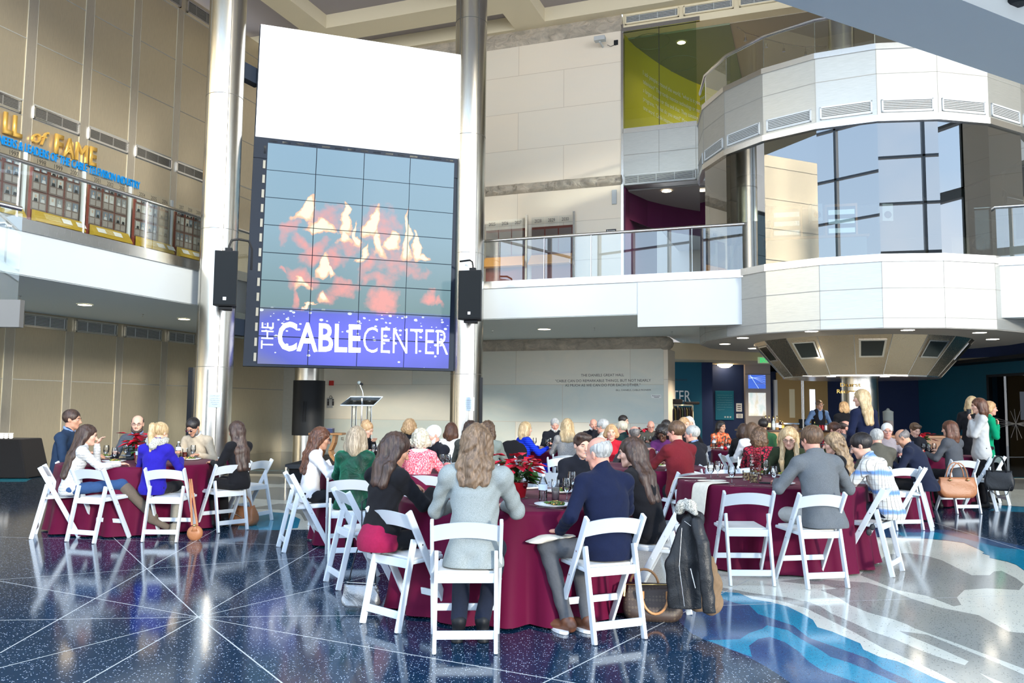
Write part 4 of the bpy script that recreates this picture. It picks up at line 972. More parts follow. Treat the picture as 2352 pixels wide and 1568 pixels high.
for x, y, Y, lb in ((1873, 490, 16.4, 'small white studio monitor speaker on the console, the left one'), (2034, 490, 16.4, 'small white studio monitor speaker on the console, the right one')):
    p = at_Y(x, y, Y); t = empty('studio_monitor', p, 0, lb, 'speaker'); m = MB(); m.box((0, 0, 0), (.22, .2, .36)); m.build('cabinet', M_white, t, bevel=.01)
    m = MB(); m.lathe([(0.075, 0), (0.04, .01), (0.001, .012)], (0, 0, 0), 16, cap=False); o = m.build('woofer', M_black, t); o.rotation_euler = (R(90), 0, 0); o.location = (0, -.104, -.05)
m = MB(); p = at_Y(1755, 560, 17.5); m.box((p.x, p.y, 4.19 + .65), (.9, .7, 1.3)); tag(m.build('equipment_cabinet', mat('cabinet_grey', (0.3, 0.31, 0.31), .5), bevel=.01), 'grey equipment cabinet at the left inside the tower', 'cabinet')
m = MB(); m.lathe([(0.3, 4.19), (0.3, 6.9)], (DC.x - 2.2, DC.y + .6, 0), 32, cap=False); tag(m.build('steel_column', M_column, smooth=True), 'steel column seen through the left glass of the tower', 'column')
m = MB(); m.lathe([(0.3, 8.3), (0.3, Z5)], at_Y(1932, 80, 19.5).xy.to_3d(), 32, cap=False); tag(m.build('steel_column', M_column, smooth=True), 'steel column standing on the tower roof behind the glass rail', 'column')

# ---- overhead slab top right
def build_over():
    z = 3.5
    a, b = at_z(1775, 0, z), at_z(2352, 195, z); d = (b - a).normalized(); n = Vector((d.y, -d.x, 0))   # toward camera side
    if n.y > 0: n = -n
    a2 = a - d * .9; L = 6
    m = MB()
    m.obox(a2 + UP * 0, d * L, n * .46, UP * .7, 0)
    m.obox(a2 + n * .46 + UP * .11, d * L, n * 1.6, UP * .6, 0)
    struct(m.build('ceiling_bridge', mat('bridge_grey', (0.80, 0.84, 0.82), 0.8)))
    p = at_z(2338, 2, z + .10); m = MB(); m.lathe([(0.06, 0), (0.06, -.012), (0.04, -.02), (0.001, -.02)], p, 20, cap=False); tag(m.build('can_light', M_dark), 'dark round fitting under the overhead bridge in the top right corner', 'ceiling light')
build_over()

# ---- ground floor right: walls, doors
YB = 27.5
def px_wall(name, x0, x1, Y, z0, z1, m, th=.3):
    a, b = at_Y(x0, 900, Y), at_Y(x1, 900, Y); mb = MB(); mb.obox(Vector((a.x, Y, z0)), Vector((b.x - a.x, 0, 0)), Vector((0, th, 0)), UP * (z1 - z0)); o = mb.build(name, m); struct(o); return o
px_wall('wall_teal_entry', 1470, 1612, YB - 1.2, 0, 3.05, M_tealwall)
px_wall('wall_navy_left', 1612, 1790, YB, 0, 3.05, M_navywall)
mb = MB(); a = at_Y(1612, 900, YB); mb.obox(Vector((at_Y(1612, 900, YB - 1.2).x, YB - 1.2, 0)), Vector((.35, 0, 0)), Vector((0, 1.2, 0)), UP * 3.05); struct(mb.build('wall_navy_return', M_navywall))
px_wall('wall_navy_right', 1900, 2112, YB, 0, 3.05, M_navywall)
px_wall('wall_over_doors', 1770, 1905, YB, 2.78, 3.05, M_navywall)
a, b = at_Y(2110, 900, YB), at_Y(2352, 819, 22.2); a.z = b.z = 0; d = (b - a).normalized(); L = (b - a).length
p0 = at_pl(2268, 900, d.cross(UP), a.dot(d.cross(UP))); k_ = (p0 - a).dot(d)
nrm = d.cross(UP);  nrm = -nrm if nrm.x > 0 else nrm
mb = MB(); mb.obox(a, d * k_, -nrm * .3, UP * 3.05); mb.obox(a + d * k_ + UP * 2.55, d * 9, -nrm * .3, UP * .5); mb.obox(a + d * (k_ + 4.5), d * 8, -nrm * .3, UP * 2.55); struct(mb.build('wall_teal_right', M_tealwall))
mb = MB(); mb.obox(a + d * k_ - nrm * 3, d * 6, -nrm * .2, UP * 3); mb.obox(Vector((13.0, 27.6, 0)), Vector((6, 0, 0)), Vector((0, .2, 0)), UP * 3); mb.obox(Vector((13.2, 15, 2.9)), Vector((6, 0, 0)), Vector((0, 12.7, 0)), UP * .1); struct(mb.build('wall_dark_room', M_black))
mb = MB()
for q_ in (0, 2.2): mb.obox(a + d * (k_ + q_) - nrm * .1, d * .08, nrm * .12, UP * 2.55)
mb.obox(a + d * k_ - nrm * .1 + UP * 2.5, d * 4.5, nrm * .12, UP * .07)
struct(mb.build('door_3', M_dark))
t = frame_empty('glass_door', a + d * k_, 'dark glass door etched with a starburst of thin lines at the right edge', 'door')
m = MB(); m.poly([a + d * (k_ + .08), a + d * (k_ + 4.4), a + d * (k_ + 4.4) + UP * 2.5, a + d * (k_ + .08) + UP * 2.5]); adopt(m.build('glass_pane', M_doorglass), t)
m = MB(); cS = at_pl(2334, 973, nrm, a.dot(nrm))
for an in (0, 4, 9, 175, 170, 60, 95, 120, 184): v_ = d * math.cos(R(an)) + UP * math.sin(R(an)) * 1.0; ln = 2.2 if an in (0, 4, 9, 175, 170, 184) else .45; m.bar(cS - v_ * ln + nrm * .01, cS + v_ * ln * .9 + nrm * .01, .012, .004, side=UP if abs(v_.z) < .7 else d)
adopt(m.build('starburst_etching', mat('etched_line', (.45, .45, .44), .5)), t)
# bulkhead ring
mb = MB(); nn_ = 48
for i in range(nn_):
    a0_, a1_ = R(2 + 117 * i / nn_), R(2 + 117 * (i + 1) / nn_)
    P_ = lambda a_, r_, z_: Vector((DC.x + r_ * math.cos(a_), DC.y + r_ * math.sin(a_), z_))
    mb.add([P_(a0_, 7.0, 3.0), P_(a1_, 7.0, 3.0), P_(a1_, 7.0, 3.5), P_(a0_, 7.0, 3.5)], [(0, 1, 2, 3)], 0 if i > 26 else 1)
    mb.add([P_(a0_, 7.0, 3.0), P_(a1_, 7.0, 3.0), P_(a1_, 13, 3.0), P_(a0_, 13, 3.0)], [(3, 2, 1, 0)], 0)
struct(mb.build('ceiling_bulkhead', [M_beige, M_navywall]))
# double doors
def dbl_door(x0, x1, Y):
    a, b = at_Y(x0, 900, Y), at_Y(x1, 900, Y); a.z = b.z = 0; w_ = b.x - a.x
    for i in (0, 1):
        t = empty('double_door_leaf', (a.x + w_ / 2 * i, Y, 0), 0, ['left leaf of the bronze double doors behind the bartender', 'right leaf of the bronze double doors behind the bartender'][i], 'door')
        m = MB(); m.box((w_ / 4, 0, 1.38), (w_ / 2 - .02, .06, 2.74)); m.build('panel', M_door, t)
        wx = w_ / 2 - .22 if i == 0 else .22
        wx = w_ / 2 - .34 if i == 0 else .34
        m = MB(); m.box((wx, -.035, 1.72), (.18, .01, .95)); m.build('vision_panel', mat('bright_pane' if i else 'dim_pane', (.75, .82, .9) if i else (.45, .40, .28), .3, emit=(.7, .8, 1) if i else (.4, .35, .2), es=.9 if i else .15), t)
        m = MB(); m.box((w_ / 4, -.07, 1.05), (w_ / 2 - .1, .05, .05)); m.box((w_ / 2 - .08 if i == 0 else .08, -.06, 1.05), (.1, .08, .3), 1); m.build('push_bar', [M_chrome, M_dark], t)
        m = MB(); m.box((w_ / 2 - .03 if i == 0 else .03, -.06, 1.38), (.03, .04, 2.7)); m.build('vertical_rod', M_steel, t)
dbl_door(1782, 1901, YB - .1)
mb = MB(); a = at_Y(1779, 900, YB - .15); mb.obox(Vector((a.x, YB - .15, 0)), Vector((.1, 0, 0)), Vector((0, .2, 0)), UP * 2.5); struct(mb.build('door_2', M_wlet))
# kiosk panel with two screens
a, b = at_Y(1712, 900, YB - .2), at_Y(1770, 900, YB - .2); w_ = b.x - a.x
t = empty('steel_kiosk', (a.x, YB - .2, 0), 0, 'tall steel panel with a blue display over a bright picture', 'display')
m = MB(); m.box((w_ / 2, .08, 1.5), (w_, .16, 3.0)); m.box((w_ / 2, -.004, 2.68), (w_, .01, .015), 1); m.build('panel', [mat('kiosk_steel', (.42, .37, .35), .5, metal=.3), M_seam], t)
z = lambda y: at_Y(1740, y, YB - .2).z
m = MB(); m.box((w_ * .46, -.01, (z(861) + z(892)) / 2), (w_ * .68, .02, z(861) - z(892))); m.build('blue_display', mat('blue_display', (.02, .05, .2), .3, emit=(.03, .09, .45), es=.9), t)
m = MB(); m.bar((w_ * .18, -.024, z(861)), (w_ * .52, -.024, z(892)), .015, .003, side=Vector((1, 0, 0)))
for k in range(5): m.bar((w_ * .13, -.024, z(870 - k * 2)), (w_ * .8, -.024, z(862 + k * 5)), .006, .003, side=UP)
m.build('display_lines', mat('light_lines', (.6, .7, .9), .5, emit=(.5, .65, 1), es=.6), t)
text('CABLECENTER', (a.x + w_ * .42, YB - .225, z(882)), (a.x + w_ * .78, YB - .225, z(882)), .05, m=M_wlet, parent=t)
m = MB(); m.box((w_ * .46, -.01, (z(902) + z(955)) / 2), (w_ * .68, .02, z(902) - z(955)))
mt_ = mat('street_picture', (.5, .5, .5), .25, emit=(.5, .5, .5), es=.5); tt = NT(mt_); cc_ = tt.ramp(tt.noise(tt.coord(scale=(1, 1, .6)), 3.5, 3), [(.35, (.45, .62, .60)), (.5, (.8, .82, .8)), (.62, (.62, .55, .36))]); tt.link(cc_, tt.b.inputs['Emission Color']); m.build('bright_picture', mt_, t)
# teal plaque, notices
a = at_Y(1643, 964, YB - .02); b = at_Y(1686, 964, YB - .02); top = at_Y(1643, 897, YB - .02).z
t = empty('teal_plaque', (a.x, a.y, a.z), 0, 'rounded teal wall plaque with small writing on the navy wall', 'plaque')
m = MB(); m.box(((b.x - a.x) / 2, 0, (top - a.z) / 2), (b.x - a.x, .03, top - a.z)); m.build('plate', M_teal2, t, bevel=.012)
for i in range(7): text(['Cable has the promise to be', 'a cable network today and', 'the future of television', 'and connects the people', 'with each other and so', 'advance the industry', 'together'][i], (a.x + .06, a.y - .017, top - .16 - i * .08), (b.x - .06 - (.25 if i == 6 else 0), a.y - .017, top - .16 - i * .08), .03, m=mat('pale_teal', (.15, .42, .52), .5), parent=t)
m = MB()
for i in range(3): m.lathe([(.03, 0), (.001, 0)], (0, 0, 0), 12, cap=False) if 0 else m.box(((b.x - a.x) * (.52 + i * .14), -.017, .1), (.05, .004, .05))
m.build('dots', mat('plaque_dots', (.5, .6, .62), .5), t)
for x0, x1, y0, y1, lb in ((1691, 1704, 926, 945, 'small white notice beside the teal plaque'), (1691, 1706, 950, 960, 'small white rounded label under the notice by the plaque')):
    a, b = at_Y(x0, y1, YB - .02), at_Y(x1, y0, YB - .02); m = MB(); m.box(((a.x + b.x) / 2, YB - .02, (a.z + b.z) / 2), (b.x - a.x, .02, b.z - a.z)); o = m.build('small_notice', M_paper, bevel=.006); tag(o, lb, 'notice')
    m = MB()
    for i in range(3): m.box(((a.x + b.x) / 2, YB - .032, a.z + (b.z - a.z) * (i + 1) / 4), ((b.x - a.x) * .6, .004, (b.z - a.z) * .08))
    adopt(m.build('print_lines', M_letter), o)
# exit sign
a, b = at_Y(1741, 834, 25), at_Y(1767, 820, 25)
t = empty('exit_sign', ((a.x + b.x) / 2, 25, a.z), 0, 'white exit sign with green letters hanging left of the cone', 'sign')
m = MB(); m.box((0, 0, (b.z - a.z) / 2), (b.x - a.x, .04, b.z - a.z)); m.box((0, 0, 3.25 - a.z), (.03, .03, 3.5 - a.z - (b.z - a.z))); m.build('sign_box', mat('exit_box', (.5, .55, .4), .5, emit=(.3, .5, .25), es=.3), t)
text('EXIT', (a.x + .06, 24.975, a.z + .03), (b.x - .05, 24.975, a.z + .03), (b.z - a.z) * .7, m=mat('exit_green', (0, .4, .1), .5, emit=(0, .6, .15), es=.7), parent=t, bold=.02)
# ceiling glow fitting
p = at_z(1665, 836, 3.0); t = empty('flush_ceiling_lamp', p, 0, 'glowing ribbed flush lamp over the navy wall', 'ceiling light')
m = MB(); m.lathe([(.15, 0), (.24, -.02), (.24, -.05), (.18, -.07), (.18, -.09), (.10, -.12), (.001, -.12)], (0, 0, 0), 24, cap=False); m.build('shade', M_lamp, t)
# letters TER on the teal wall + small print
a, b = at_Y(1542, 922, YB - 1.22), at_Y(1586, 922, YB - 1.22); a.z = b.z
wl_ = frame_empty('wall_lettering', a, 'large white letters on the teal wall above the coat rack', 'lettering')
adopt(text('CENTER', Vector((a.x - .66, a.y, a.z)), b, at_Y(1560, 896, YB - 1.22).z - a.z, m=M_wlet, depth=.02, name='letters'), wl_)
a, b = at_Y(1545, 874, YB - 1.22), at_Y(1578, 874, YB - 1.22); a.z = b.z
wl2 = frame_empty('wall_small_print', a, 'small dark print near the top of the teal wall', 'lettering'); adopt(text('ity, the educational', a, b, .07, m=M_letter), wl2); adopt(text('erty', a - UP * .12, a.lerp(b, .2) - UP * .12, .07, m=M_letter), wl2)
# inscription on the lower stone wall
insc = frame_empty('stone_inscription', at_t(1385, 880, T_W), 'dark engraved quotation on the lower stone wall', 'lettering')
for s_, x0, y0, x1, y1, h in (('THE DANIELS GREAT HALL', 1334.5, 864.5, 1433.5, 863.5, .072), ('"CABLE CAN DO REMARKABLE THINGS, BUT NOT NEARLY', 1275.5, 877.5, 1495, 876, .072), ('AS MUCH AS WE CAN DO FOR EACH OTHER."', 1298, 887.5, 1471, 886.5, .072), ('BILL DANIELS, CABLE PIONEER', 1415, 897.5, 1495.5, 897, .045)):
    adopt(text(s_, at_t(x0, y0, T_W - .004), at_t(x1, y1, T_W - .004), h, m=M_letter), insc)
def wsign(x0, x1, y0, y1, txt, bg, fg, label, arrow=True, tp=T_W):
    a, b = at_t(x0, y1, tp - .02), at_t(x1, y1, tp - .02); top = at_t(x0, y0, tp - .02).z
    m = MB(); m.obox(a, (b - a) - UP * (b - a).z, V * .02, UP * (top - a.z)); o = m.build('restrooms_sign', bg); tag(o, label, 'sign'); h = top - a.z; d_ = (b - a); d_.z = 0
    text(txt, a + d_ * .1 + UP * h * (.55 if arrow else .3) - V * .003, a + d_ * .9 + UP * h * (.55 if arrow else .3) - V * .003, h * (.28 if arrow else .45), m=fg, parent=o, bold=.02)
    if arrow: m = MB(); m.obox(a + d_ * .28 + UP * h * .2 - V * .006, d_ * .5, V * .005, UP * h * .14); adopt(m.build('arrow', fg), o)
wsign(1496, 1519, 906, 914, 'Restrooms', M_paper, M_letter, 'white Restrooms sign on the lower stone wall right of the quotation')
wsign(1392, 1415, 527, 534, 'Restrooms', M_letter, M_wlet, 'black Restrooms sign on the upper stone wall above the glass rail', arrow=False)

# year boards on the balcony stone wall
def year_board(xa, xb, y0, y1, years, label):
    Tb = T_W - .12
    a, b = at_t(xa, y1, Tb), at_t(xb, y1, Tb); a.z = b.z = 5.20; w_ = (b - a).length
    t = frame_empty('exhibit_board', a, label, 'exhibit')
    m = MB(); m.obox(a + UP * 0.0, U * w_, V * .04, UP * 1.58); adopt(m.build('backing', M_brown), t)
    for i in range(3):
        m = MB(); m.obox(a + U * (w_ * (i + .04) / 3) - V * .03 + UP * .80, U * w_ * .30, V * .012, UP * .70); pn = adopt(m.build('blank_panel', M_taupe), t)
        m = MB(); m.poly([a + U * (w_ * (i + .02) / 3) - V * .05 + UP * .74, a + U * (w_ * (i + .98) / 3) - V * .05 + UP * .74, a + U * (w_ * (i + .98) / 3) - V * .05 + UP * 1.86, a + U * (w_ * (i + .02) / 3) - V * .05 + UP * 1.86]); adopt(m.build('glass_sheet', M_acryl), t)
        text(years[i], a + U * (w_ * (i + .25) / 3) - V * .055 + UP * 1.70, a + U * (w_ * (i + .75) / 3) - V * .055 + UP * 1.70, .10, m=M_letter, parent=t)
    m = MB(); m.obox(a + U * w_ + U * .03 - V * .1 - UP * 1.0, U * .06, V * .1, UP * 2.95); adopt(m.build('post', M_steel), t)
    a = a + UP * .42; m = MB(); m.hexa([a - V * .35 + UP * .0, a - V * .35 + U * w_, a - V * .05 + U * w_ + UP * .0, a - V * .05, a - V * .35 + UP * .02, a - V * .35 + U * w_ + UP * .02, a - V * .05 + U * w_ + UP * .32, a - V * .05 + UP * .32]); adopt(m.build('sloping_rail', M_orangerail), t)
    m = MB(); m.tube([a - V * .2 - UP * .55, a - V * .2 + U * w_ - UP * .55], .02, 8); adopt(m.build('foot_rail', M_steel), t)
year_board(1116, 1206, 556, 600, ['2025', '2026', '2027'], 'blank exhibit board dated 2025 to 2027 next to the right steel column')
year_board(1221, 1315, 550, 590, ['2028', '2029', '2030'], 'blank exhibit board dated 2028 to 2030, the farther from the column')

# hall of fame wall on the left
hof = frame_empty('gold_sign', at_s(100, 330, S_L), 'raised gold lettering HALL of FAME on the steel wall', 'sign')
s_o = S_L + .04
tFa, tFb = at_s(123, 350, s_o).dot(V), at_s(218, 375, s_o).dot(V); toa, tob = at_s(70, 330, s_o).dot(V), at_s(108, 340, s_o).dot(V); tla, tlb = at_s(5, 300, s_o).dot(V), at_s(47, 315, s_o).dot(V)
lw = (tlb - tla)
adopt(text('LL', st(s_o, tla, 7.27), st(s_o, tlb, 7.27), .44, m=M_gold, depth=.06, bold=.03, name='word_hall'), hof); adopt(text('HA', st(s_o, tla - lw * 1.45, 7.27), st(s_o, tla - .12, 7.27), .42, m=M_gold, depth=.09, bold=.035, name='word_hall'), hof)
adopt(text('of', st(s_o, toa, 7.27), st(s_o, tob, 7.27), .34, m=M_gold, depth=.06, bold=.0, shear=.35, name='word_of'), hof)
tf_ = lambda f: st(s_o, tFa + (tFb - tFa) * f, 7.20)
for s_, f0, f1, b_ in (('F', 0, .18, .03), ('A', .20, .47, .03), ('M', .50, .77, 0), ('E', .83, 1, .03)): adopt(text(s_, tf_(f0), tf_(f1), .44, m=M_gold, depth=.06, bold=b_, name='letter'), hof)
bl = frame_empty('blue_sign', at_s(100, 370, S_L), 'blue line of letters under the gold sign', 'sign')
tA, tB = at_s(0, 330, s_o).dot(V), at_s(320, 428, s_o).dot(V); LT = (tB - tA)
adopt(text('PIONEERS & LEADERS OF THE CABLE TELEVISION INDUSTRY', st(s_o, tA - LT * .075, 7.0), st(s_o, tB, 7.0), .19, m=M_blue, depth=.03, bold=.0, name='letters'), bl)

def portrait(m, p, d, w_, h, nrm, rnd, lst):
    """small framed portrait drawn as head and shoulders on a pale card"""
    bgm = rnd.choice([2, 3, 4]); m.obox(p, d * w_, nrm * .006, UP * h, bgm)
    c = p + d * w_ / 2 + nrm * .008
    m.add([c + d * (math.cos(a) * w_ * .17) + UP * (h * .62 + math.sin(a) * h * .2) for a in [i * math.pi / 4 for i in range(8)]], [tuple(range(8))], rnd.choice([5, 6]))
    m.add([c - d * w_ * .36, c + d * w_ * .36, c + d * w_ * .26 + UP * h * .38, c - d * w_ * .26 + UP * h * .38], [(0, 1, 2, 3)], rnd.choice([0, 7]))
hm = [M_dark, M_taupe, mat('photo_pale', (.62, .62, .60), .5), mat('photo_grey', (.30, .32, .34), .5), mat('photo_blue', (.2, .26, .34), .5), mat('photo_face', (.62, .42, .32), .5), mat('photo_face_grey', (.55, .54, .52), .5), mat('photo_shirt', (.7, .7, .72), .5), mat('caption_grey', (.42, .38, .36), .5)]
def hof_bay(ta, tb, years, label, seed):
    rnd = random.Random(seed); s_ = S_L + .55
    t = frame_empty('hall_of_fame_board', st(s_, ta, 4.4), label, 'exhibit', 'portrait boards along the steel wall')
    m = MB(); m.obox(st(s_ - .06, ta, 4.35), U * .04, V * (tb - ta), UP * 2.22); adopt(m.build('backing', M_brown), t)
    w_ = (tb - ta) / 3
    for i in range(3):
        m = MB()
        for j in range(3):
            z_ = 5.64 + j * .43
            if j < 2: m.obox(st(s_, ta + w_ * (i + .06), z_), V * w_ * .88, U * .012, UP * .40, 1)
            for k in range(2):
                portrait(m, st(s_ + .014, ta + w_ * (i + .12 + .42 * k), z_ + (.19 if j < 2 else .0)), V, w_ * .33, .18 if j < 2 else .12, U, rnd, hm)
                if j < 2: m.obox(st(s_ + .014, ta + w_ * (i + .12 + .42 * k), z_ + .03), V * w_ * .33, U * .006, UP * .13, 8)
        adopt(m.build('portrait_panel', hm), t)
        text(years[i], st(s_ + .03, ta + w_ * (i + .25), 6.66), st(s_ + .03, ta + w_ * (i + .75), 6.66), .10, m=M_letter, parent=t)
    m = MB(); m.poly([st(s_ + .04, ta, 4.9), st(s_ + .04, tb, 4.9), st(s_ + .04, tb, 6.82), st(s_ + .04, ta, 6.82)]); adopt(m.build('glass_sheet', M_acryl), t)
    m = MB(); m.obox(st(s_ - .02, tb + .04, 4.3), V * .07, U * .05, UP * 2.52); adopt(m.build('bright_post', M_white), t)
    m = MB(); q0, q1 = st(s_ + .08, ta, 5.36), st(s_ + .08, tb, 5.36)
    m.hexa([q0, q1, q1 + U * .16 - UP * .0, q0 + U * .16, q0 + UP * .26, q1 + UP * .26, q1 + U * .16 + UP * .03, q0 + U * .16 + UP * .03]); rl = adopt(m.build('sloping_rail', M_yellowrail), t)
    m = MB(); nrm_ = (UP * .16 + U * .23).normalized()
    for f in (.55, .12 if seed % 2 else .85):
        m.obox(q0.lerp(q1, f) + U * .04 + UP * .205 + nrm_ * .008, V * .24, (U * .16 - UP * .23) * .5, nrm_ * .004, 0)
    for i in range(4): m.obox(q0.lerp(q1, .2) + U * (.04 + i * .024) + UP * (.205 - i * .034) + nrm_ * .008, V * .4, (U * .16 - UP * .23) * .04, nrm_ * .003, 1)
    o = m.build('rail_pictures', [MATS['photo_pale'], mat('pale_yellow', (.8, .7, .4), .5)]); o.parent = rl
    return t
xs_ = [-95, 62, 196, 302, 397, 470]
bays = []
for i in range(5):
    def tt_(x): return at_s(x, 400 + (x - 60) * .30, S_L + .55).dot(V)
    bays.append(hof_bay(tt_(xs_[i]) + .1, tt_(xs_[i + 1]) - .14, [['1995', '1996', '1997'], ['1998', '1999', '2000'], ['2001', '2002', '2003'], ['2004', '2005', '2006'], ['2007', '2008', '2009']][i],
        ['portrait board with a fireplace screen at the left edge', 'portrait board dated 1998 to 2000 under the word of', 'portrait board dated 2001 to 2003 under the gold FAME', 'portrait board dated 2004 to 2006', 'portrait board dated from 2007 beside the steel column'][i], i + 1))

# ---- daylight wall behind the camera, seen only in reflections
def window_wall(name, p, d, length, h, bays_, rows, mull=.12):
    mb = MB(); n_ = d.cross(UP)
    for i in range(bays_ + 1): mb.obox(p + d * (length * i / bays_) - d * mull / 2, d * mull, n_ * .25, UP * h)
    for z in rows: mb.obox(p + UP * z, d * length, n_ * .22, UP * (.32 if z in (3.9, 8.2) else .1))
    o = mb.build(name, mat('mullion_grey', (.16, .18, .20), .5)); struct(o); return o
W0 = Vector((-15.5, -7.5, 0)); W1 = Vector((17.5, -7.5, 0))
window_wall('window_1', W0, Vector((1, 0, 0)), 33, 18, 14, (0, 1.4, 3.9, 6.0, 8.2, 10.6, 12.7, 15.2, 17.7))
window_wall('window_2', W1, Vector((0, 1, 0)), 15, 18, 7, (0, 1.4, 3.9, 6.0, 8.2, 10.6, 12.7, 15.2, 17.7))
mb = MB()
for i in range(12): mb.obox(Vector((-15 + i * 3, -7.5, 17.9)), Vector((.15, 0, 0)), Vector((0, 14, -3.5)), UP * .3)
struct(mb.build('window_3', MATS['mullion_grey']))
mb = MB(); mb.obox(Vector((17.5, 7.5, 0)), Vector((0, 22, 0)), Vector((.3, 0, 0)), UP * 13); struct(mb.build('wall_right', M_stone_up, uvplane=(Vector((0, 1, 0)), UP)))
window_wall('window_added_left', Vector((-17.5, -7.5, 0)), Vector((0, 1, 0)), 16, 13, 7, (0, 1.4, 3.9, 6.0, 8.2, 10.6, 12.7))  # unseen left side, added as glazing to remove a sunlit reflection
for i, (x, y) in enumerate(((-8, -5.5), (0.8, -5.8), (9.5, -5))):
    m = MB(); m.lathe([(0.36, 0), (0.36, Z_CEIL)], (x, y, 0), 32, cap=False); tag(m.build('steel_column', mat('shaded_column', (.10, .105, .11), .4), smooth=True), 'steel column by the daylight windows', 'column', 'columns by the windows')  # steel colour darkened so the columns read as silhouettes against the windows
# light portals in the window openings (sampling guides only)
def portal(loc, rot, sx_, sy_):
    l = bpy.data.lights.new('portal', 'AREA'); l.shape = 'RECTANGLE'; l.size = sx_; l.size_y = sy_; l.cycles.is_portal = True
    o = bpy.data.objects.new('window_portal', l); C.objects.link(o); o.location = loc; o.rotation_euler = rot
portal((1, -7.2, 9), (R(90), 0, 0), 33, 17.5)
portal((17.2, 0, 9), (R(90), 0, R(90)), 15, 17.5)
portal((1, -1.0, 18.6), (0, 0, 0), 33, 13)

# warm lamps in the soffit fittings; those at fixed coordinates are added fill, no fitting
def lamp(p, w_, r_=.12, col=(1, .82, .6)):
    l = bpy.data.lights.new('downlight_or_fill', 'SPOT'); l.energy = w_; l.spot_size = R(130); l.spot_blend = .8; l.shadow_soft_size = r_; l.color = col
    o = bpy.data.objects.new('downlight_or_fill', l); C.objects.link(o); o.location = p
for p_, w_ in ((at_z(195, 699, 3.45), 160), (at_z(423, 732, 3.45), 160), (at_z(1250, 755, 3.45), 220), ((5.6, 22.5, 2.95), 220), ((9.0, 21.5, 2.95), 220), ((12.5, 20.5, 2.95), 160), ((7.5, 25.5, 2.9), 220), ((-3.0, 20.5, 3.45), 220), (at_z(1671, 150, Z5 - .1), 200), (at_z(1565, 97, Z5 - .1), 60), (at_z(1531, 438, Z1 - .1), 120)): lamp(p_, w_)
# ================================================================== FURNITURE AND THINGS ON TABLES
def make_chair():
    t = empty('folding_chair', (0, 0, 0), 0, 'x', 'chair', 'white folding chairs around the tables')
    for sx_ in (-1, 1):
        x = sx_ * 0.212
        m = MB(); a, b = Vector((x, -.215, .775)), Vector((x, .205, 0.0)); m.bar(a, b, .022, .050, side=Vector((1, 0, 0)))
        m.build('leg', M_chair, t, bevel=.006)
        m = MB(); a, b = Vector((sx_ * .183, -.135, .585)), Vector((sx_ * .183, -.262, 0.0)); m.bar(a, b, .024, .046, side=Vector((1, 0, 0)))
        m.build('leg', M_chair, t, bevel=.007)
    # backrest: wide slat, arched at both edges and curved in plan
    m = MB(); n = 12; vs = []
    for i in range(n + 1):
        f = i / n * 2 - 1; x = f * .203; arch = (1 - f * f)
        for off, th in ((0, 0), (1, .016)):
            for zb in (0, 1):
                z = (.640 + arch * .028) if zb == 0 else (.742 + arch * .026)
                yy = -.215 + (.775 - z) * .53 - .020 * arch + th
                vs.append((x, yy, z))
    fs = []
    for i in range(n):
        a = i * 4; b = a + 4
        fs += [(a, b, b + 1, a + 1), (a + 2, a + 3, b + 3, b + 2), (a + 1, b + 1, b + 3, a + 3), (a, a + 2, b + 2, b)]
    m.add(vs, fs); m.build('backrest', M_chair, t, smooth='auto')
    m = MB(); m.box((0, .045, .440), (.375, .385, .026), rot=Matrix.Rotation(R(2), 3, 'X')); m.build('seat', M_chair, t, bevel=.008)
    m = MB(); m.box((0, .045, .458), (.345, .345, .02), rot=Matrix.Rotation(R(2), 3, 'X')); m.build('seat_pad', M_pad, t, bevel=.009)
    m = MB(); m.bar((-.176, -.168, .425), (.176, -.168, .425), .058, .018, side=UP); m.build('rear_rail', M_chair, t, bevel=.004)
    m = MB(); m.bar((-.176, -.238, .105), (.176, -.238, .105), .050, .018, side=UP); m.build('stretcher', M_chair, t, bevel=.004)
    m = MB(); m.bar((-.202, .105, .190), (.202, .105, .190), .045, .018, side=UP); m.build('stretcher', M_chair, t, bevel=.004)
    m = MB()
    for sx_ in (-1, 1):
        for (y, z) in ((-.095, .55), (.0, .385)): m.tube([(sx_ * .222, y, z), (sx_ * .2255, y, z)], .006, 8)
    m.build('rivets', M_silver, t)
    return t
CHAIR0 = make_chair(); chair_used = [False]
def place_chair(x, y, heading, label):
    """heading: compass direction the sitter faces, 0 away from the camera, 90 to the right"""
    o = CHAIR0 if not chair_used[0] else copy_tree(CHAIR0); chair_used[0] = True
    o.location = (x, y, 0); o.rotation_euler = (0, 0, -R(heading)); o['label'] = label; return o
def chair_px(px_, py_, heading, label):
    """px, py: middle of the rear feet on the floor in the photo"""
    p = at_z(px_, py_, 0); h = R(heading); f = Vector((math.sin(h), math.cos(h), 0)); c = p + f * .262
    return place_chair(c.x, c.y, heading, label)

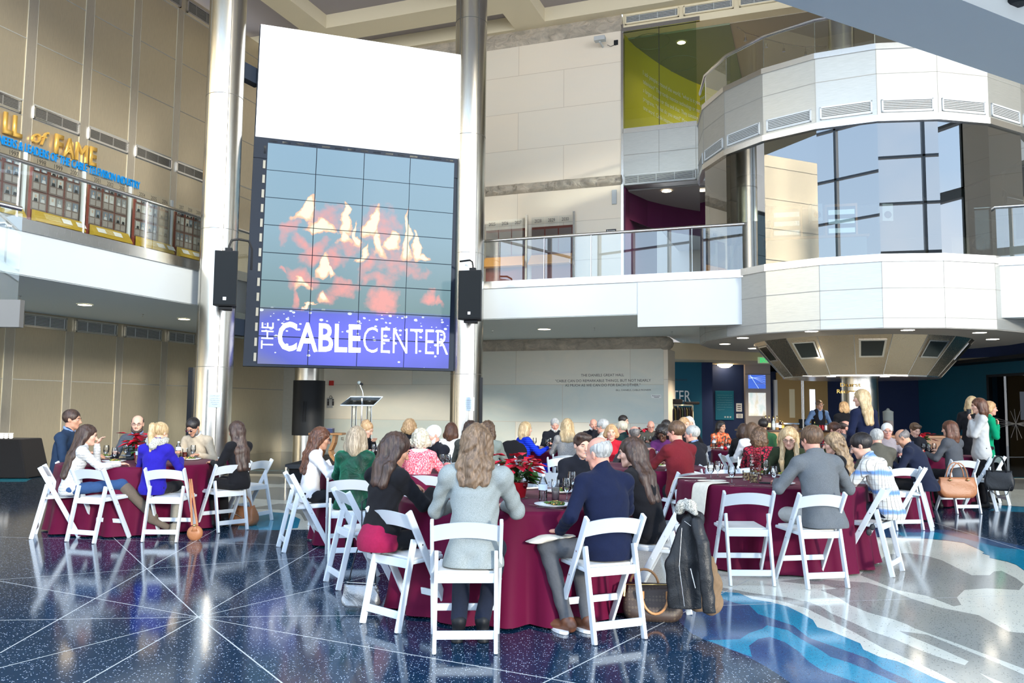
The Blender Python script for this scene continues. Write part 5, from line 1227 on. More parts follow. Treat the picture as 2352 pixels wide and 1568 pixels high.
def table(px_, Y, label, cl_label, R_=.90, seed=0, y_top=.76):
    p = at_Y(px_, 900, Y); x = p.x
    t = empty('round_table', (x, Y, 0), 0, label, 'table', 'round banquet tables')
    m = MB(); m.lathe([(R_ - .02, .72), (R_ - .02, .745)], (0, 0, 0), 40); m.build('tabletop', M_wood, t)
    for a in range(4):
        an = R(45 + 90 * a); m = MB(); m.tube([(math.cos(an) * .5, math.sin(an) * .5, .72), (math.cos(an) * .55, math.sin(an) * .55, 0)], .016, 8); m.build('leg', M_dark, t)
    rnd = random.Random(seed); n = 144; m = MB(); vs = []
    ks = [(rnd.uniform(15, 17), rnd.uniform(0, 6)), (rnd.uniform(23, 27), rnd.uniform(0, 6)), (rnd.uniform(5, 8), rnd.uniform(0, 6))]
    prof = [(0.0, y_top), (R_ * .5, y_top), (R_ - .015, y_top), (R_ + .002, y_top - .006), (R_ + .008, y_top - .03), (R_ + .012, y_top - .12), (R_ + .02, y_top - .3), (R_ + .03, y_top - .5), (R_ + .045, .10), (R_ + .06, .012)]
    for r_, z in prof:
        k_ = max(0, (y_top - z - .02) / y_top) ** .8
        for j in range(n):
            a = 2 * math.pi * j / n
            w_ = (abs(math.sin((round(ks[0][0]) * a + ks[0][1]) / 2)) * 1.1 - .6) * .085 + math.sin(round(ks[1][0]) * a + ks[1][1]) * .022 + math.sin(round(ks[2][0]) * a + ks[2][1]) * .02
            rr = max(r_ + w_ * k_ * (1 if r_ > 0 else 0), 0.0001); vs.append((rr * math.cos(a), rr * math.sin(a), z))
    L = len(prof)
    fs = [(i * n + j, (i + 1) * n + j, (i + 1) * n + (j + 1) % n, i * n + (j + 1) % n) for i in range(L - 1) for j in range(n)]
    m.add(vs, fs); o = m.build('tablecloth', M_cloth, smooth=True); o.location = (x, Y, .004); tag(o, cl_label, 'tablecloth', 'burgundy tablecloths')
    return Vector((x, Y, 0))
TB = {}
TB['T1'] = table(328, 10.1, 'round table of the party at the left edge of the hall', 'burgundy cloth on the leftmost table with the red poinsettia', seed=1)
TB['T2'] = table(1182, 6.52, 'round table nearest the camera', 'burgundy cloth of the nearest table, in front of the grey blazer', seed=2)
TB['T3'] = table(922, 9.35, 'round table between the nearest one and the lectern', 'burgundy cloth behind the black cardigan and green velvet jacket', seed=3)
TB['T4'] = table(1764, 8.32, 'round table with the berry vase at the right', 'burgundy cloth of the right table with vase and empty places', seed=4)
TB['T5'] = table(2100, 13.8, 'round table farthest right, behind the tan handbag', 'burgundy cloth far right beside the grey blazer woman', seed=5)
TB['T6'] = table(1262, 14.2, 'round table before the stone wall, blue dress beside it', 'burgundy cloth between the blue dress and the grey cardigan', seed=6)
TB['T7'] = table(1450, 10.3, 'round table with a free place, behind the nearest table', 'burgundy cloth with folded napkins at its empty left side', seed=7)
TB['T9'] = table(1752, 14.6, 'round table with christmas baubles near the navy wall', 'burgundy cloth in front of the orange top by the navy wall', seed=9)
TB['T10'] = table(935, 13.3, 'round table closest to the stage', 'burgundy cloth of the table closest to the stage', seed=10)
TB['T11'] = table(1960, 11.95, 'round table behind the plaid shirt', 'burgundy cloth mostly hidden behind the plaid shirt', seed=11)
TB['T12'] = table(1440, 15.9, 'round table farthest back before the stone wall', 'burgundy cloth of the farthest table before the stone wall', seed=12)

# ---- chairs (rear feet pixel, heading, label)
for c_ in ((184, 1246, 18, 'white folding chair under the long haired woman in the pale sweater'),
           (366, 1245, 1, 'white folding chair under the ponytail woman in royal blue'),
           (535, 1220, -48, 'white folding chair under the woman in black beside the brown bag'),
           (76, 1232, 66, 'white folding chair seen nearly edge on, leftmost of all'),
           (140, 1205, 95, 'white folding chair under the man in the argyle sweater'),
           (645, 1262, 66, 'white folding chair under the girl in the white top'),
           (800, 1290, -12, 'white folding chair under the green velvet jacket'),
           (762, 1345, 62, 'empty white folding chair carrying the silver purse'),
           (872, 1442, 42, 'white folding chair under the black cardigan'),
           (1068, 1502, -3, 'white folding chair nearest the camera, under the grey blazer'),
           (1424, 1474, -24, 'white folding chair under the navy sweater'),
           (1590, 1398, -72, 'white folding chair draped with the leather jacket'),
           (1728, 1346, -1, 'empty white folding chair in front of the berry vase table'),
           (1902, 1352, -12, 'white folding chair under the grey jacket man'),
           (2062, 1318, -52, 'white folding chair under the plaid shirt'),
           (2090, 1218, -10, 'white folding chair behind the plaid shirt, facing away'),
           (2142, 1215, -62, 'white folding chair under the navy suited bald man'),
           (2226, 1180, -6, 'white folding chair carrying the tan handbag'),
           (2290, 1172, -60, 'white folding chair carrying the black handbag'),
           (966, 1268, 2, 'white folding chair under the pink sweater')):
    chair_px(*c_)
def chair_at(px_, Y, heading, label): p = at_Y(px_, 900, Y); return place_chair(p.x, Y, heading, label)
chair_at(1232, 11.4, 60, 'empty white folding chair just right of the blue dress'); chair_at(1266, 10.6, 75, 'empty white folding chair, middle of the three before the napkin table')
chair_at(1286, 9.2, 25, 'empty white folding chair nearest the napkin table edge, above the water bottle'); chair_at(1304, 12.6, 5, 'white folding chair under the grey cardigan blonde')
chair_at(1300, 11.5, 170, 'empty white folding chair facing the camera at the napkin table')
chair_at(1585, 9.35, 170, 'empty white folding chair beyond the draped napkin'); chair_at(1678, 9.5, 165, 'empty white folding chair right behind the wine glasses'); chair_at(1716, 9.75, 205, 'white folding chair just left of the berry vase')
chair_at(778, 10.4, 100, 'white folding chair peeping out behind the green velvet jacket'); chair_at(1165, 12.3, 20, 'white folding chair draped with a black coat')
chair_at(2258, 13.4, -80, 'white folding chair whose top shows behind the black handbag')
chair_at(1690, 12.9, 90, 'white folding chair pulled up to the bauble table'); chair_at(575, 10.6, -70, 'empty white folding chair behind the long dark hair of the left table')

# ---- table ware
TOP = 0.766
def wine_glass():
    t = empty('water_goblet', (0, 0, 0), 0, 'x', 'glass', 'water goblets on the tables')
    m = MB(); m.lathe([(.034, .0), (.034, .003), (.006, .008), (.005, .055), (.012, .065), (.031, .085), (.037, .115), (.034, .15), (.031, .172)], (0, 0, 0), 20, cap=False); m.build('glass_body', M_clear, t, smooth=True)
    m = MB(); m.lathe([(.002, .066), (.029, .086), (.034, .112), (.001, .112)], (0, 0, 0), 16, cap=False); m.build('water', M_water, t, smooth=True)
    return t
G0 = wine_glass(); gu = [False]
def goblet(px_, py_, label):
    p = at_z(px_, py_, TOP); o = G0 if not gu[0] else copy_tree(G0); gu[0] = True; o.location = (p.x, p.y, TOP); o['label'] = label
def plate_make():
    t = empty('dinner_plate', (0, 0, 0), 0, 'x', 'plate', 'dinner plates with food')
    m = MB(); m.lathe([(.001, .006), (.08, .006), (.095, .012), (.133, .022), (.134, .019), (.09, .002), (.001, 0)], (0, 0, 0), 32, cap=False); m.build('plate', M_plate, t, smooth=True)
    m = MB(); rnd = random.Random(3)
    for i in range(16): a, r_ = rnd.uniform(0, 6.28), rnd.uniform(0, .062); m.ball((math.cos(a) * r_, math.sin(a) * r_, .018 + rnd.uniform(0, .012)), (rnd.uniform(.014, .028), rnd.uniform(.014, .03), rnd.uniform(.008, .016)), 8)
    o = m.build('food', M_food, t, smooth=True); o['kind'] = 'stuff'
    return t
P0 = plate_make(); pu = [False]
def plate(px_, py_, label, s=1.0):
    p = at_z(px_, py_, TOP); o = P0 if not pu[0] else copy_tree(P0); pu[0] = True; o.location = (p.x, p.y, TOP); o.rotation_euler = (0, 0, px_ * .1); o['label'] = label; o.scale = (s, s, s)
def bottle(px_, py_, label):
    p = at_z(px_, py_, TOP); t = empty('water_bottle', (p.x, p.y, TOP), 0, label, 'bottle', 'plastic water bottles')
    prof = [(.030, 0), (.032, .01)]
    for i in range(5): prof += [(.0325, .015 + i * .017), (.029, .023 + i * .017)]
    prof += [(.0325, .105), (.0325, .150), (.030, .160), (.018, .188), (.0125, .198), (.0125, .205)]
    m = MB(); m.lathe(prof, (0, 0, 0), 20, cap=False); m.build('bottle_body', M_bottle, t, smooth=True)
    m = MB(); m.lathe([(.0335, .105), (.0335, .148)], (0, 0, 0), 20, cap=False); m.build('paper_label', mat('bottle_label', (.62, .70, .80), .5), t, smooth=True)
    m = MB(); m.lathe([(.0145, .203), (.0145, .220), (.001, .221)], (0, 0, 0), 14); m.build('cap', M_white, t)
def fork(px_, py_, ang, label, kind='fork'):
    p = at_z(px_, py_, TOP); m = MB(); d = Vector((math.cos(R(ang)), math.sin(R(ang)), 0)); n = Vector((-d.y, d.x, 0)); z = UP * .004
    m.bar(p + z, p + d * .11 + z * 1.5, .008, .003, side=n)
    if kind == 'fork':
        m.bar(p + d * .11 + z, p + d * .14 + z, .022, .003, side=n)
        for i in (-1.5, -.5, .5, 1.5): m.bar(p + d * .14 + n * i * .006 + z, p + d * .185 + n * i * .006 + z, .003, .002, side=n)
    else: m.bar(p + d * .10 + z, p + d * .21 + z, .016, .002, side=n)
    o = m.build('dinner_' + kind, M_silver); tag(o, label, 'cutlery', 'cutlery on the tables')
def napkin_mesh(name, pts, th, label, m_=None, group=None):
    """folded cloth along a path of (point, halfwidth vector)"""
    m = MB(); n = len(pts)
    vs = []
    for p, wv, nv in pts: p, wv, nv = Vector(p), Vector(wv), Vector(nv); vs += [p - wv, p + wv, p + wv + nv * th, p - wv + nv * th]
    fs = []
    for i in range(n - 1):
        a = i * 4; b = a + 4
        for q in range(4): fs.append((a + q, a + (q + 1) % 4, b + (q + 1) % 4, b + q))
    fs += [(3, 2, 1, 0), ((n - 1) * 4, (n - 1) * 4 + 1, (n - 1) * 4 + 2, (n - 1) * 4 + 3)]
    m.add(vs, fs); o = m.build(name, m_ or M_napkin, smooth='auto'); sub = o.modifiers.new('s', 'SUBSURF'); sub.levels = 2; sub.render_levels = 2; tag(o, label, 'napkin', group); return o

# nearest table
bottle(1247, 1158, 'clear water bottle on the nearest table left of the tall tumbler')
p = at_z(1276, 1149, TOP); t = empty('tall_tumbler', (p.x, p.y, TOP), 0, 'tall straight tumbler on the nearest table beside the water bottle', 'glass')
m = MB(); m.lathe([(.001, 0), (.028, 0), (.032, .16)], (0, 0, 0), 24, cap=False); m.build('tumbler', M_clear, t, smooth=True)
m = MB(); m.lathe([(.001, .006), (.026, .006), (.029, .10), (.001, .10)], (0, 0, 0), 20, cap=False); m.build('cloudy_drink', mat('cloudy_drink', (.8, .82, .8), .3, alpha=.45), t, smooth=True)
goblet(1302, 1150, 'water goblet at the shoulder of the navy sweater'); goblet(1202, 1143, 'water goblet held beside the sleeve of the grey blazer'); goblet(1314, 1130, 'water goblet just behind the one at the navy shoulder')
plate(1272, 1163, 'plate of salad and meat in front of the navy sweater man', 1.05); fork(1215, 1160, -55, 'fork lying left of the navy sweater man plate'); fork(1232, 1166, -30, 'knife lying left of the navy sweater man plate', 'knife')
plate(966, 1143, 'salad plate under the hands of the black cardigan woman'); plate(1002, 1158, 'plate partly behind the sleeve of the grey blazer')
plate(1285, 1131, 'salad plate beyond the tall tumbler')
# poinsettias
def poinsettia(px_, py_, s, label, pot=True):
    p = at_z(px_, py_, TOP); t = empty('poinsettia', (p.x, p.y, TOP), 0, label, 'plant', 'red poinsettias')
    rnd = random.Random(int(px_)); s_ = s
    m = MB(); m.lathe([(.055 * s_, 0), (.075 * s_, .12 * s_), (.07 * s_, .12 * s_), (.001, .11 * s_)], (0, 0, 0), 20); m.build('pot', mat('red_foil', (.45, .01, .02), .3, metal=.3), t, smooth='auto')
    def leaves(name, n, z0, z1, rad, ln, m_):
        m = MB()
        for i in range(n):
            a = rnd.uniform(0, 6.28); tl = rnd.uniform(-.5, .7); r0 = rnd.uniform(0, rad); base = Vector((math.cos(a) * r0, math.sin(a) * r0, rnd.uniform(z0, z1))) * s_
            d = Vector((math.cos(a + rnd.uniform(-.6, .6)), math.sin(a + rnd.uniform(-.6, .6)), -tl * .6)).normalized(); n_ = d.cross(UP).normalized(); l = ln * s_ * rnd.uniform(.7, 1.2); w_ = l * .30; u_ = n_.cross(d)
            m.add([base, base + d * l * .45 + n_ * w_ + u_ * .006, base + d * l * .5 - u_ * .012, base + d * l * .45 - n_ * w_ + u_ * .006, base + d * l - UP * l * .12], [(0, 1, 2), (0, 2, 3), (1, 4, 2), (3, 2, 4)])
        return m.build(name, m_, t, smooth=True)
    leaves('red_bracts', 46, .22, .34, .16, .13, mat('poinsettia_red', (.55, .006, .03), .5)); leaves('green_leaves', 34, .10, .26, .10, .15, mat('poinsettia_green', (.03, .11, .02), .5))
    m = MB()
    for i in range(12): a = rnd.uniform(0, 6.28); r0 = rnd.uniform(.02, .14); m.tube([(0, 0, .1 * s_), (math.cos(a) * r0 * s_, math.sin(a) * r0 * s_, .27 * s_)], .003, 5)
    m.build('stems', MATS['poinsettia_green'], t)
poinsettia(1190, 1142, 1.0, 'red poinsettia on the nearest table right of the grey blazer')
poinsettia(322, 1062, 1.05, 'red poinsettia in the middle of the leftmost table')
poinsettia(2118, 1040, 1.0, 'red poinsettia on the far right table'); poinsettia(1915, 1056, .9, 'red poinsettia glimpsed left of the light brown haired woman'); poinsettia(1478, 1020, 1.0, 'red poinsettia on the farthest table before the stone wall')
# leftmost table
for x, y, lb in ((243, 1053, 'goblet before the woman with long hair, leftmost on her table'), (263, 1060, 'goblet right of the leftmost one on the far left table'), (289, 1051, 'goblet in front of the bald man with glasses'), (443, 1052, 'goblet in front of the beige sweater man')): goblet(x, y, lb)
bottle(317, 1065, 'water bottle at the elbow of the royal blue sweater'); bottle(409, 1052, 'water bottle before the beige sweater man')
p = at_z(424, 1054, TOP); t = empty('iced_tea_glass', (p.x, p.y, TOP), 0, 'glass of dark iced tea before the beige sweater man', 'glass'); m = MB(); m.lathe([(.02, 0), (.03, .03), (.034, .14)], (0, 0, 0), 20, cap=False); m.build('tumbler', M_clear, t, smooth=True); m = MB(); m.lathe([(.018, .006), (.028, .03), (.031, .09), (.001, .09)], (0, 0, 0), 18); m.build('tea', M_liquid, t, smooth=True)
plate(243, 1050, 'plate in front of the argyle sweater man'); plate(300, 1048, 'plate with yellow food before the bald man with glasses'); plate(262, 1061, 'plate in front of the pale sweater woman'); plate(437, 1056, 'plate in front of the beige sweater man')
m = MB(); p = at_z(293, 1056, TOP); m.box((p.x, p.y, TOP + .012), (.16, .10, .024)); tag(m.build('dark_folder', M_black, bevel=.004), 'small black case lying on the leftmost table', 'case')
# second left table and the eating girl's table
for x, y, lb in ((1016, 1078, 'goblet before the white bearded man, left of two'), (1028, 1079, 'goblet before the white bearded man, right of two'), (775, 1080, 'goblet by the forearm of the girl in white'), (866, 1046, 'goblet below the hand of the eating woman'), (876, 1036, 'goblet at the far left edge of the stage table'), (858, 1048, 'goblet behind the green velvet shoulder')): goblet(x, y, lb)
plate(862, 1036, 'plate of food under the eating woman'); plate(1033, 1081, 'plate of food before the white bearded man'); plate(786, 1086, 'plate in front of the girl in the white top')
# right table
for x, y, lb in ((1633, 1101, 'goblet left of the pair on the berry vase table'), (1649, 1096, 'goblet right of the pair on the berry vase table'), (1681, 1112, 'single goblet in front of the empty chair at the right table'), (1759, 1094, 'goblet behind the berry vase, near the girl with glasses'), (1778, 1112, 'goblet between the vase and the grey jacket man')): goblet(x, y, lb)
plate(1802, 1093, 'plate of meat in front of the girl with glasses'); plate(1800, 1112, 'plate by the elbow of the grey jacket man', .8)
fork(1678, 1117, 25, 'fork with a roll crumb beside the single goblet'); fork(1776, 1118, 150, 'fork in front of the goblet at the grey jacket man')
m = MB(); p = at_z(1763, 1110, TOP); m.box((p.x, p.y, TOP + .006), (.15, .07, .012), rot=Matrix.Rotation(R(-25), 3, 'Z')); tag(m.build('mobile_phone', M_black, bevel=.003), 'black phone lying before the small glass jar', 'phone')
# berry vase group
p = at_z(1738, 1103, TOP); t = empty('glass_vase', (p.x, p.y, TOP), 0, 'tall square glass vase filled with dark red berries', 'vase')
m = MB(); m.lathe([(.001, 0), (.075, 0), (.085, .26), (.078, .26), (.068, .012), (.001, .012)], (0, 0, 0), 4, cap=False, ang0=R(20)); m.build('vase_body', M_clear, t)
m = MB(); rnd = random.Random(4)
for i in range(150): a, r_, z = rnd.uniform(0, 6.28), rnd.uniform(0, .056), rnd.uniform(.10, .31); m.ball((math.cos(a) * r_, math.sin(a) * r_, z), .0085, 6)
o = m.build('red_berries', mat('berry_red', (.22, .01, .02), .35), t, smooth=True); o['kind'] = 'stuff'
m = MB()
for i in range(110): a, r_, z = rnd.uniform(0, 6.28), rnd.uniform(0, .05), rnd.uniform(.01, .10); m.ball((math.cos(a) * r_, math.sin(a) * r_, z), .010, 6, m=i % 3)
o = m.build('nuts', [mat('nut_tan', (.40, .27, .12), .5), mat('nut_dark', (.12, .07, .04), .5), mat('nut_gold', (.55, .42, .18), .4)], t, smooth=True); o['kind'] = 'stuff'
for x, y, lb in ((1717, 1103, 'small square glass jar of nuts left of the berry vase'), (1733, 1108, 'small square glass jar of nuts in front of the berry vase')):
    p = at_z(x, y, TOP); t = empty('glass_jar', (p.x, p.y, TOP), 0, lb, 'jar'); m = MB(); m.lathe([(.001, 0), (.055, 0), (.062, .10), (.056, .10), (.05, .01), (.001, .01)], (0, 0, 0), 4, cap=False, ang0=R(20)); m.build('jar_body', M_clear, t)
    m = MB()
    for i in range(60): a, r_, z = rnd.uniform(0, 6.28), rnd.uniform(0, .036), rnd.uniform(.01, .075); m.ball((math.cos(a) * r_, math.sin(a) * r_, z), .010, 6, m=i % 3)
    o = m.build('nuts', [MATS['nut_tan'], MATS['nut_dark'], MATS['nut_gold']], t, smooth=True); o['kind'] = 'stuff'
# napkins
def draped_napkin(px_, py_, w_, lb, hang=.34):
    """napkin on the table edge hanging over it"""
    e_ = at_z(px_, py_, TOP); c = min(TB.values(), key=lambda q: (q.xy - e_.xy).length); d = (e_.xy - c.xy).normalized().to_3d(); s_ = Vector((-d.y, d.x, 0)); R_ = .925
    pts = []
    for k in (-.32, -.2, -.1, -.03): pts.append((c + d * (R_ + k) + UP * (TOP + .004), s_ * w_, UP))
    pts += [(c + d * (R_ + .012) + UP * (TOP - .006), s_ * w_, (d + UP).normalized()), (c + d * (R_ + .03) + UP * (TOP - .06), s_ * w_ * .98, d), (c + d * (R_ + .05) + UP * (TOP - hang * .6), s_ * w_ * .94, d), (c + d * (R_ + .06) + UP * (TOP - hang), s_ * w_ * .9, d)]
    napkin_mesh('draped_napkin', pts, .008, lb, group=None)
draped_napkin(1592, 1112, .11, 'cream napkin hanging over the left front edge of the berry vase table'); draped_napkin(1565, 1098, .05, 'cream napkin hanging over the far left edge of the berry vase table', .2)
draped_napkin(1302, 1072, .04, 'cream napkin hanging over the left edge of the table with the free place', .3)
def flat_napkin(px_, py_, l, w_, ang, lb, z=TOP):
    p = at_z(px_, py_, z); d = Vector((math.cos(R(ang)), math.sin(R(ang)), 0)); s_ = Vector((-d.y, d.x, 0))
    napkin_mesh('folded_napkin', [(p + d * l * f + UP * (.004 + .004 * (i % 2)), s_ * w_ * (1 - .15 * (i % 2)), UP) for i, f in enumerate((-.5, -.25, 0, .25, .5))], .014, lb, group=None)
flat_napkin(1635, 1106, .30, .05, 5, 'rolled cream napkin lying behind the goblet pair'); flat_napkin(1695, 1098, .28, .05, 12, 'folded cream napkin behind the single goblet'); flat_napkin(1315, 1060, .34, .06, 5, 'folded cream napkin with cutlery at the free place'); flat_napkin(1650, 1029, .34, .08, 20, 'folded cream napkin on the bauble table'); flat_napkin(1218, 1124, .2, .04, 30, 'small crumpled cream napkin left of the water bottle')
fork(1318, 1058, 170, 'fork on the folded napkin at the free place'); fork(1622, 1105, 175, 'knife on the rolled napkin behind the goblets', 'knife')
# back tables
for x, y, lb in ((1228, 1027, 'goblet right of the blue dress'), (1258, 1032, 'goblet in front of the grey bearded man, left of two'), (1264, 1027, 'goblet in front of the grey bearded man, right of two'), (1480, 1023, 'goblet on the farthest table, left of the red wine'), (1502, 1062, 'goblet in front of the maroon sweater'), (1508, 1066, 'goblet nearest the maroon sleeve'),
                 (1644, 1028, 'goblet on the bauble table by the orange top, left'), (1660, 1024, 'goblet on the bauble table in front of the dark haired woman'), (1668, 1031, 'goblet among the baubles'), (2122, 1042, 'goblet on the far right table, left of three'), (2134, 1044, 'goblet on the far right table, middle of three'), (2146, 1041, 'goblet on the far right table, right of three'), (1640, 1024, 'goblet at the left edge of the bauble table')): goblet(x, y, lb)
p = at_z(1494, 1023, TOP); t = empty('red_wine_glass', (p.x, p.y, TOP), 0, 'glass of red wine on the farthest table', 'glass'); m = MB(); m.lathe([(.034, .0), (.034, .003), (.006, .008), (.005, .065), (.031, .095), (.037, .125), (.031, .18)], (0, 0, 0), 20, cap=False); m.build('glass_body', M_clear, t, smooth=True); m = MB(); m.lathe([(.002, .07), (.029, .096), (.034, .125), (.001, .125)], (0, 0, 0), 16, cap=False); m.build('wine', M_liquid, t, smooth=True)
bottle(1640, 1030, 'water bottle on the bauble table')
plate(1236, 1033, 'plate of salad between the blue dress and the grey cardigan'); plate(1512, 1071, 'plate in front of the maroon sweater man'); plate(1300, 1034, 'plate in front of the grey cardigan blonde'); plate(2150, 1046, 'plate before the grey blazer woman at the far right')
for i, (x, y) in enumerate(((1652, 1029), (1658, 1033), (1666, 1034), (1673, 1031), (1680, 1029), (1684, 1026), (1676, 1024), (1690, 1027))):
    p = at_z(x, y, TOP); m = MB(); rr = .035; m.ball((0, 0, rr), rr, 14); m.lathe([(.008, rr * 2 - .004), (.008, rr * 2 + .008), (.001, rr * 2 + .009)], (0, 0, 0), 8)
    o = m.build('christmas_bauble', mat(['bauble_red', 'bauble_silver', 'bauble_green', 'bauble_gold'][(0, 1, 0, 1, 1, 2, 1, 3)[i]], [(.5, .01, .02), (.6, .62, .66), (0, .3, .06), (.6, .42, .12)][(0, 1, 0, 1, 1, 2, 1, 3)[i]], .15, metal=.6), smooth=True); o.location = (p.x, p.y, TOP)
    tag(o, ['red bauble, leftmost on the table', 'silver bauble beside the leftmost red one', 'red bauble in the middle of the row', 'silver bauble right of the middle red one', 'silver bauble before the green one', 'green bauble', 'silver bauble at the back of the group', 'gold bauble, rightmost of the group'][i] + ' on the table by the navy wall', 'bauble', 'baubles on the table by the navy wall')

# ---- bags and coats
def sdf_available(): return True
M_lv = mat('monogram_canvas', (.055, .035, .028), .5)
def mk_lv():
    t = NT(M_lv); v = t.coord(scale=(1, 1, 1)); vo = t.new('TexVoronoi'); vo.inputs['Scale'].default_value = 42; vo.inputs['Randomness'].default_value = .10; t.link(v, vo.inputs['Vector'])
    k = t.ramp(vo.outputs['Distance'], [(.30, (1, 1, 1)), (.40, (0, 0, 0))]); r2 = t.ramp(vo.outputs['Distance'], [(.10, (0, 0, 0)), (.16, (1, 1, 1))])
    t.color(t.mix(t.math('MULTIPLY', k, r2), (.05, .032, .026), (.095, .068, .045)))
mk_lv()
M_tanlea = mat('tan_leather', (.48, .23, .09), .45); M_cogn = mat('cognac_leather', (.36, .145, .06), .4); M_blea = mat('black_leather', (.011, .012, .014), .42, spec=.35)
M_brass = mat('brass', (.75, .55, .22), .25, metal=1); M_slea = mat('silver_leather', (.22, .23, .24), .3, metal=.5)
def leather_bump(m, sc=9, st_=.6):
    t = NT(m); f = t.noise(t.coord(), sc, 4, .6, .8); t.bump(t.math('ADD', f, t.math('MULTIPLY', t.noise(t.coord(), 140, 2), .15)), st_, .03)
leather_bump(M_blea, 7, .28); leather_bump(M_cogn, 10, .25); leather_bump(M_slea, 8, .5)
def bag_body(w_, d, h, taper=.85, sag=.02, n=10, seed=1, z0=0):
    rnd = random.Random(seed); rings = 9; vs = []; seg = 28
    m = MB()
    for j in range(rings + 1):
        g = j / rings; bul = 1 + .10 * math.sin(math.pi * min(1, g * 1.15)); ww = w_ / 2 * (1 - (1 - taper) * g) * bul * (.86 + .14 * min(1, g * 6)); dd = d / 2 * (1 - (1 - taper * .55) * g ** 1.5) * bul * (.84 + .16 * min(1, g * 6))
        for i in range(seg):
            a = 2 * math.pi * i / seg; c, s_ = math.cos(a), math.sin(a); e_ = .36
            x = ww * math.copysign(abs(c) ** e_, c); y = dd * math.copysign(abs(s_) ** e_, s_); z = z0 + h * g + sag * math.cos(2 * a) * g * .5
            vs.append((x + .006 * math.sin(5 * a + 9 * g + seed), y + .008 * math.sin(3 * a + 7 * g + seed), z))
    fs = [(j * seg + i, j * seg + (i + 1) % seg, (j + 1) * seg + (i + 1) % seg, (j + 1) * seg + i) for j in range(rings) for i in range(seg)]
    fs += [tuple(reversed(range(seg))), tuple(range(rings * seg, (rings + 1) * seg))]
    m.add(vs, fs); return m
def arc(x0, x1, y, z0, zt, n=12): return [(x0 + (x1 - x0) * (.5 - .5 * math.cos(math.pi * i / n)), y, z0 + (zt - z0) * math.sin(math.pi * i / n)) for i in range(n + 1)]
# monogram handbag
p = at_z(1503, 1428, 0); t = empty('monogram_handbag', (p.x, p.y + .09, 0), R(-4), 'brown monogram handbag with tan handles on the floor beside the leather jacket', 'handbag')
bag_body(.40, .20, .235, .86, .03, seed=2).build('bag_body', M_lv, t, smooth=True)
m = MB(); m.tube(arc(-.08, .10, -.115, .19, .06), .009, 8); m.tube([(-.08, -.105, .16), (-.08, -.105, .21)], .017, 8); m.tube([(.10, -.105, .16), (.10, -.105, .21)], .017, 8); m.build('handle', M_tanlea, t, smooth='auto')
m = MB(); m.tube(arc(-.15, .05, .05, .22, .33), .009, 8); m.build('handle', M_tanlea, t, smooth=True)
m = MB(); m.tube([(-.19, -.02, .235), (-.1, -.06, .245), (0, -.07, .25), (.1, -.06, .245), (.18, -.02, .23)], .004, 6); m.tube([(.18, -.03, .235), (.20, -.04, .18), (.205, -.05, .15)], .008, 8); m.tube([(-.19, -.03, .235), (-.2, -.05, .16)], .008, 8); m.build('zip_and_tabs', M_brass, t)
# silver purse hanging from the empty chair
p = at_z(822, 1412, 0.0); cx_, cy_ = p.x, p.y + .1
t = empty('silver_purse', (cx_, cy_, .03), R(-12), 'small metallic silver purse with long strap hanging from the empty chair back', 'handbag')
m = bag_body(.26, .06, .155, .96, .0, seed=5, z0=.0); m.build('purse_body', M_slea, t, smooth=True)
m = MB(); m.tube([(-.11, 0, .17), (.11, 0, .17)], .004, 6); m.tube([(.11, 0, .16), (.13, 0, .12)], .007, 6); m.build('zip', M_silver, t)
m = MB(); m.tube([(-.10, 0, .15), (-.075, .02, .30), (-.02, .04, .50), (-.03, .05, .74), (.02, .10, .78), (.05, .12, .6), (.08, .06, .32), (.11, 0, .16)], .005, 6); m.build('strap', M_dark, t, smooth=True)
# cognac bag at left table (hangs on strap from the chair of the ponytail woman)
p = at_z(447, 1240, 0); t = empty('shoulder_bag', (p.x, p.y, .0), R(10), 'small tan shoulder bag on a long strap, touching the floor beside the ponytail woman', 'handbag')
m = MB(); m.ball((0, 0, .075), (.085, .04, .085), 20); m.lathe([(.05, .10), (.028, .15), (.02, .17)], (0, 0, 0), 14); m.build('bag_body', M_cogn, t, smooth=True)
m = MB(); m.obox((-.045, .0, .16), (.022, 0, 0), (0, .004, 0), (-.04, .0, .50)); m.obox((.01, .0, .16), (.022, 0, 0), (0, .004, 0), (-.085, .0, .50)); m.build('strap', M_cogn, t)
m = MB(); m.lathe([(.02, 0), (.024, .006), (.02, .012)], (0, -.03, .155), 12); m.build('rings', M_brass, t)
# hobo bag
p = at_z(553, 1208, 0); t = empty('hobo_bag', (p.x, p.y + .1, 0), R(-15), 'large soft tan hobo bag on the floor beside the chair of the woman in black', 'handbag')
bag_body(.34, .2, .22, .8, .05, seed=8).build('bag_body', M_cogn, t, smooth=True); m = MB(); m.tube(arc(-.13, .10, 0, .2, .36), .01, 8); m.build('handle', M_cogn, t, smooth=True); m = MB(); m.lathe([(.018, 0), (.02, .01)], (-.05, -.11, .16), 10); m.tube([(-.06, -.105, .15), (.05, -.11, .10)], .005, 6); m.build('buckle', M_silver, t)
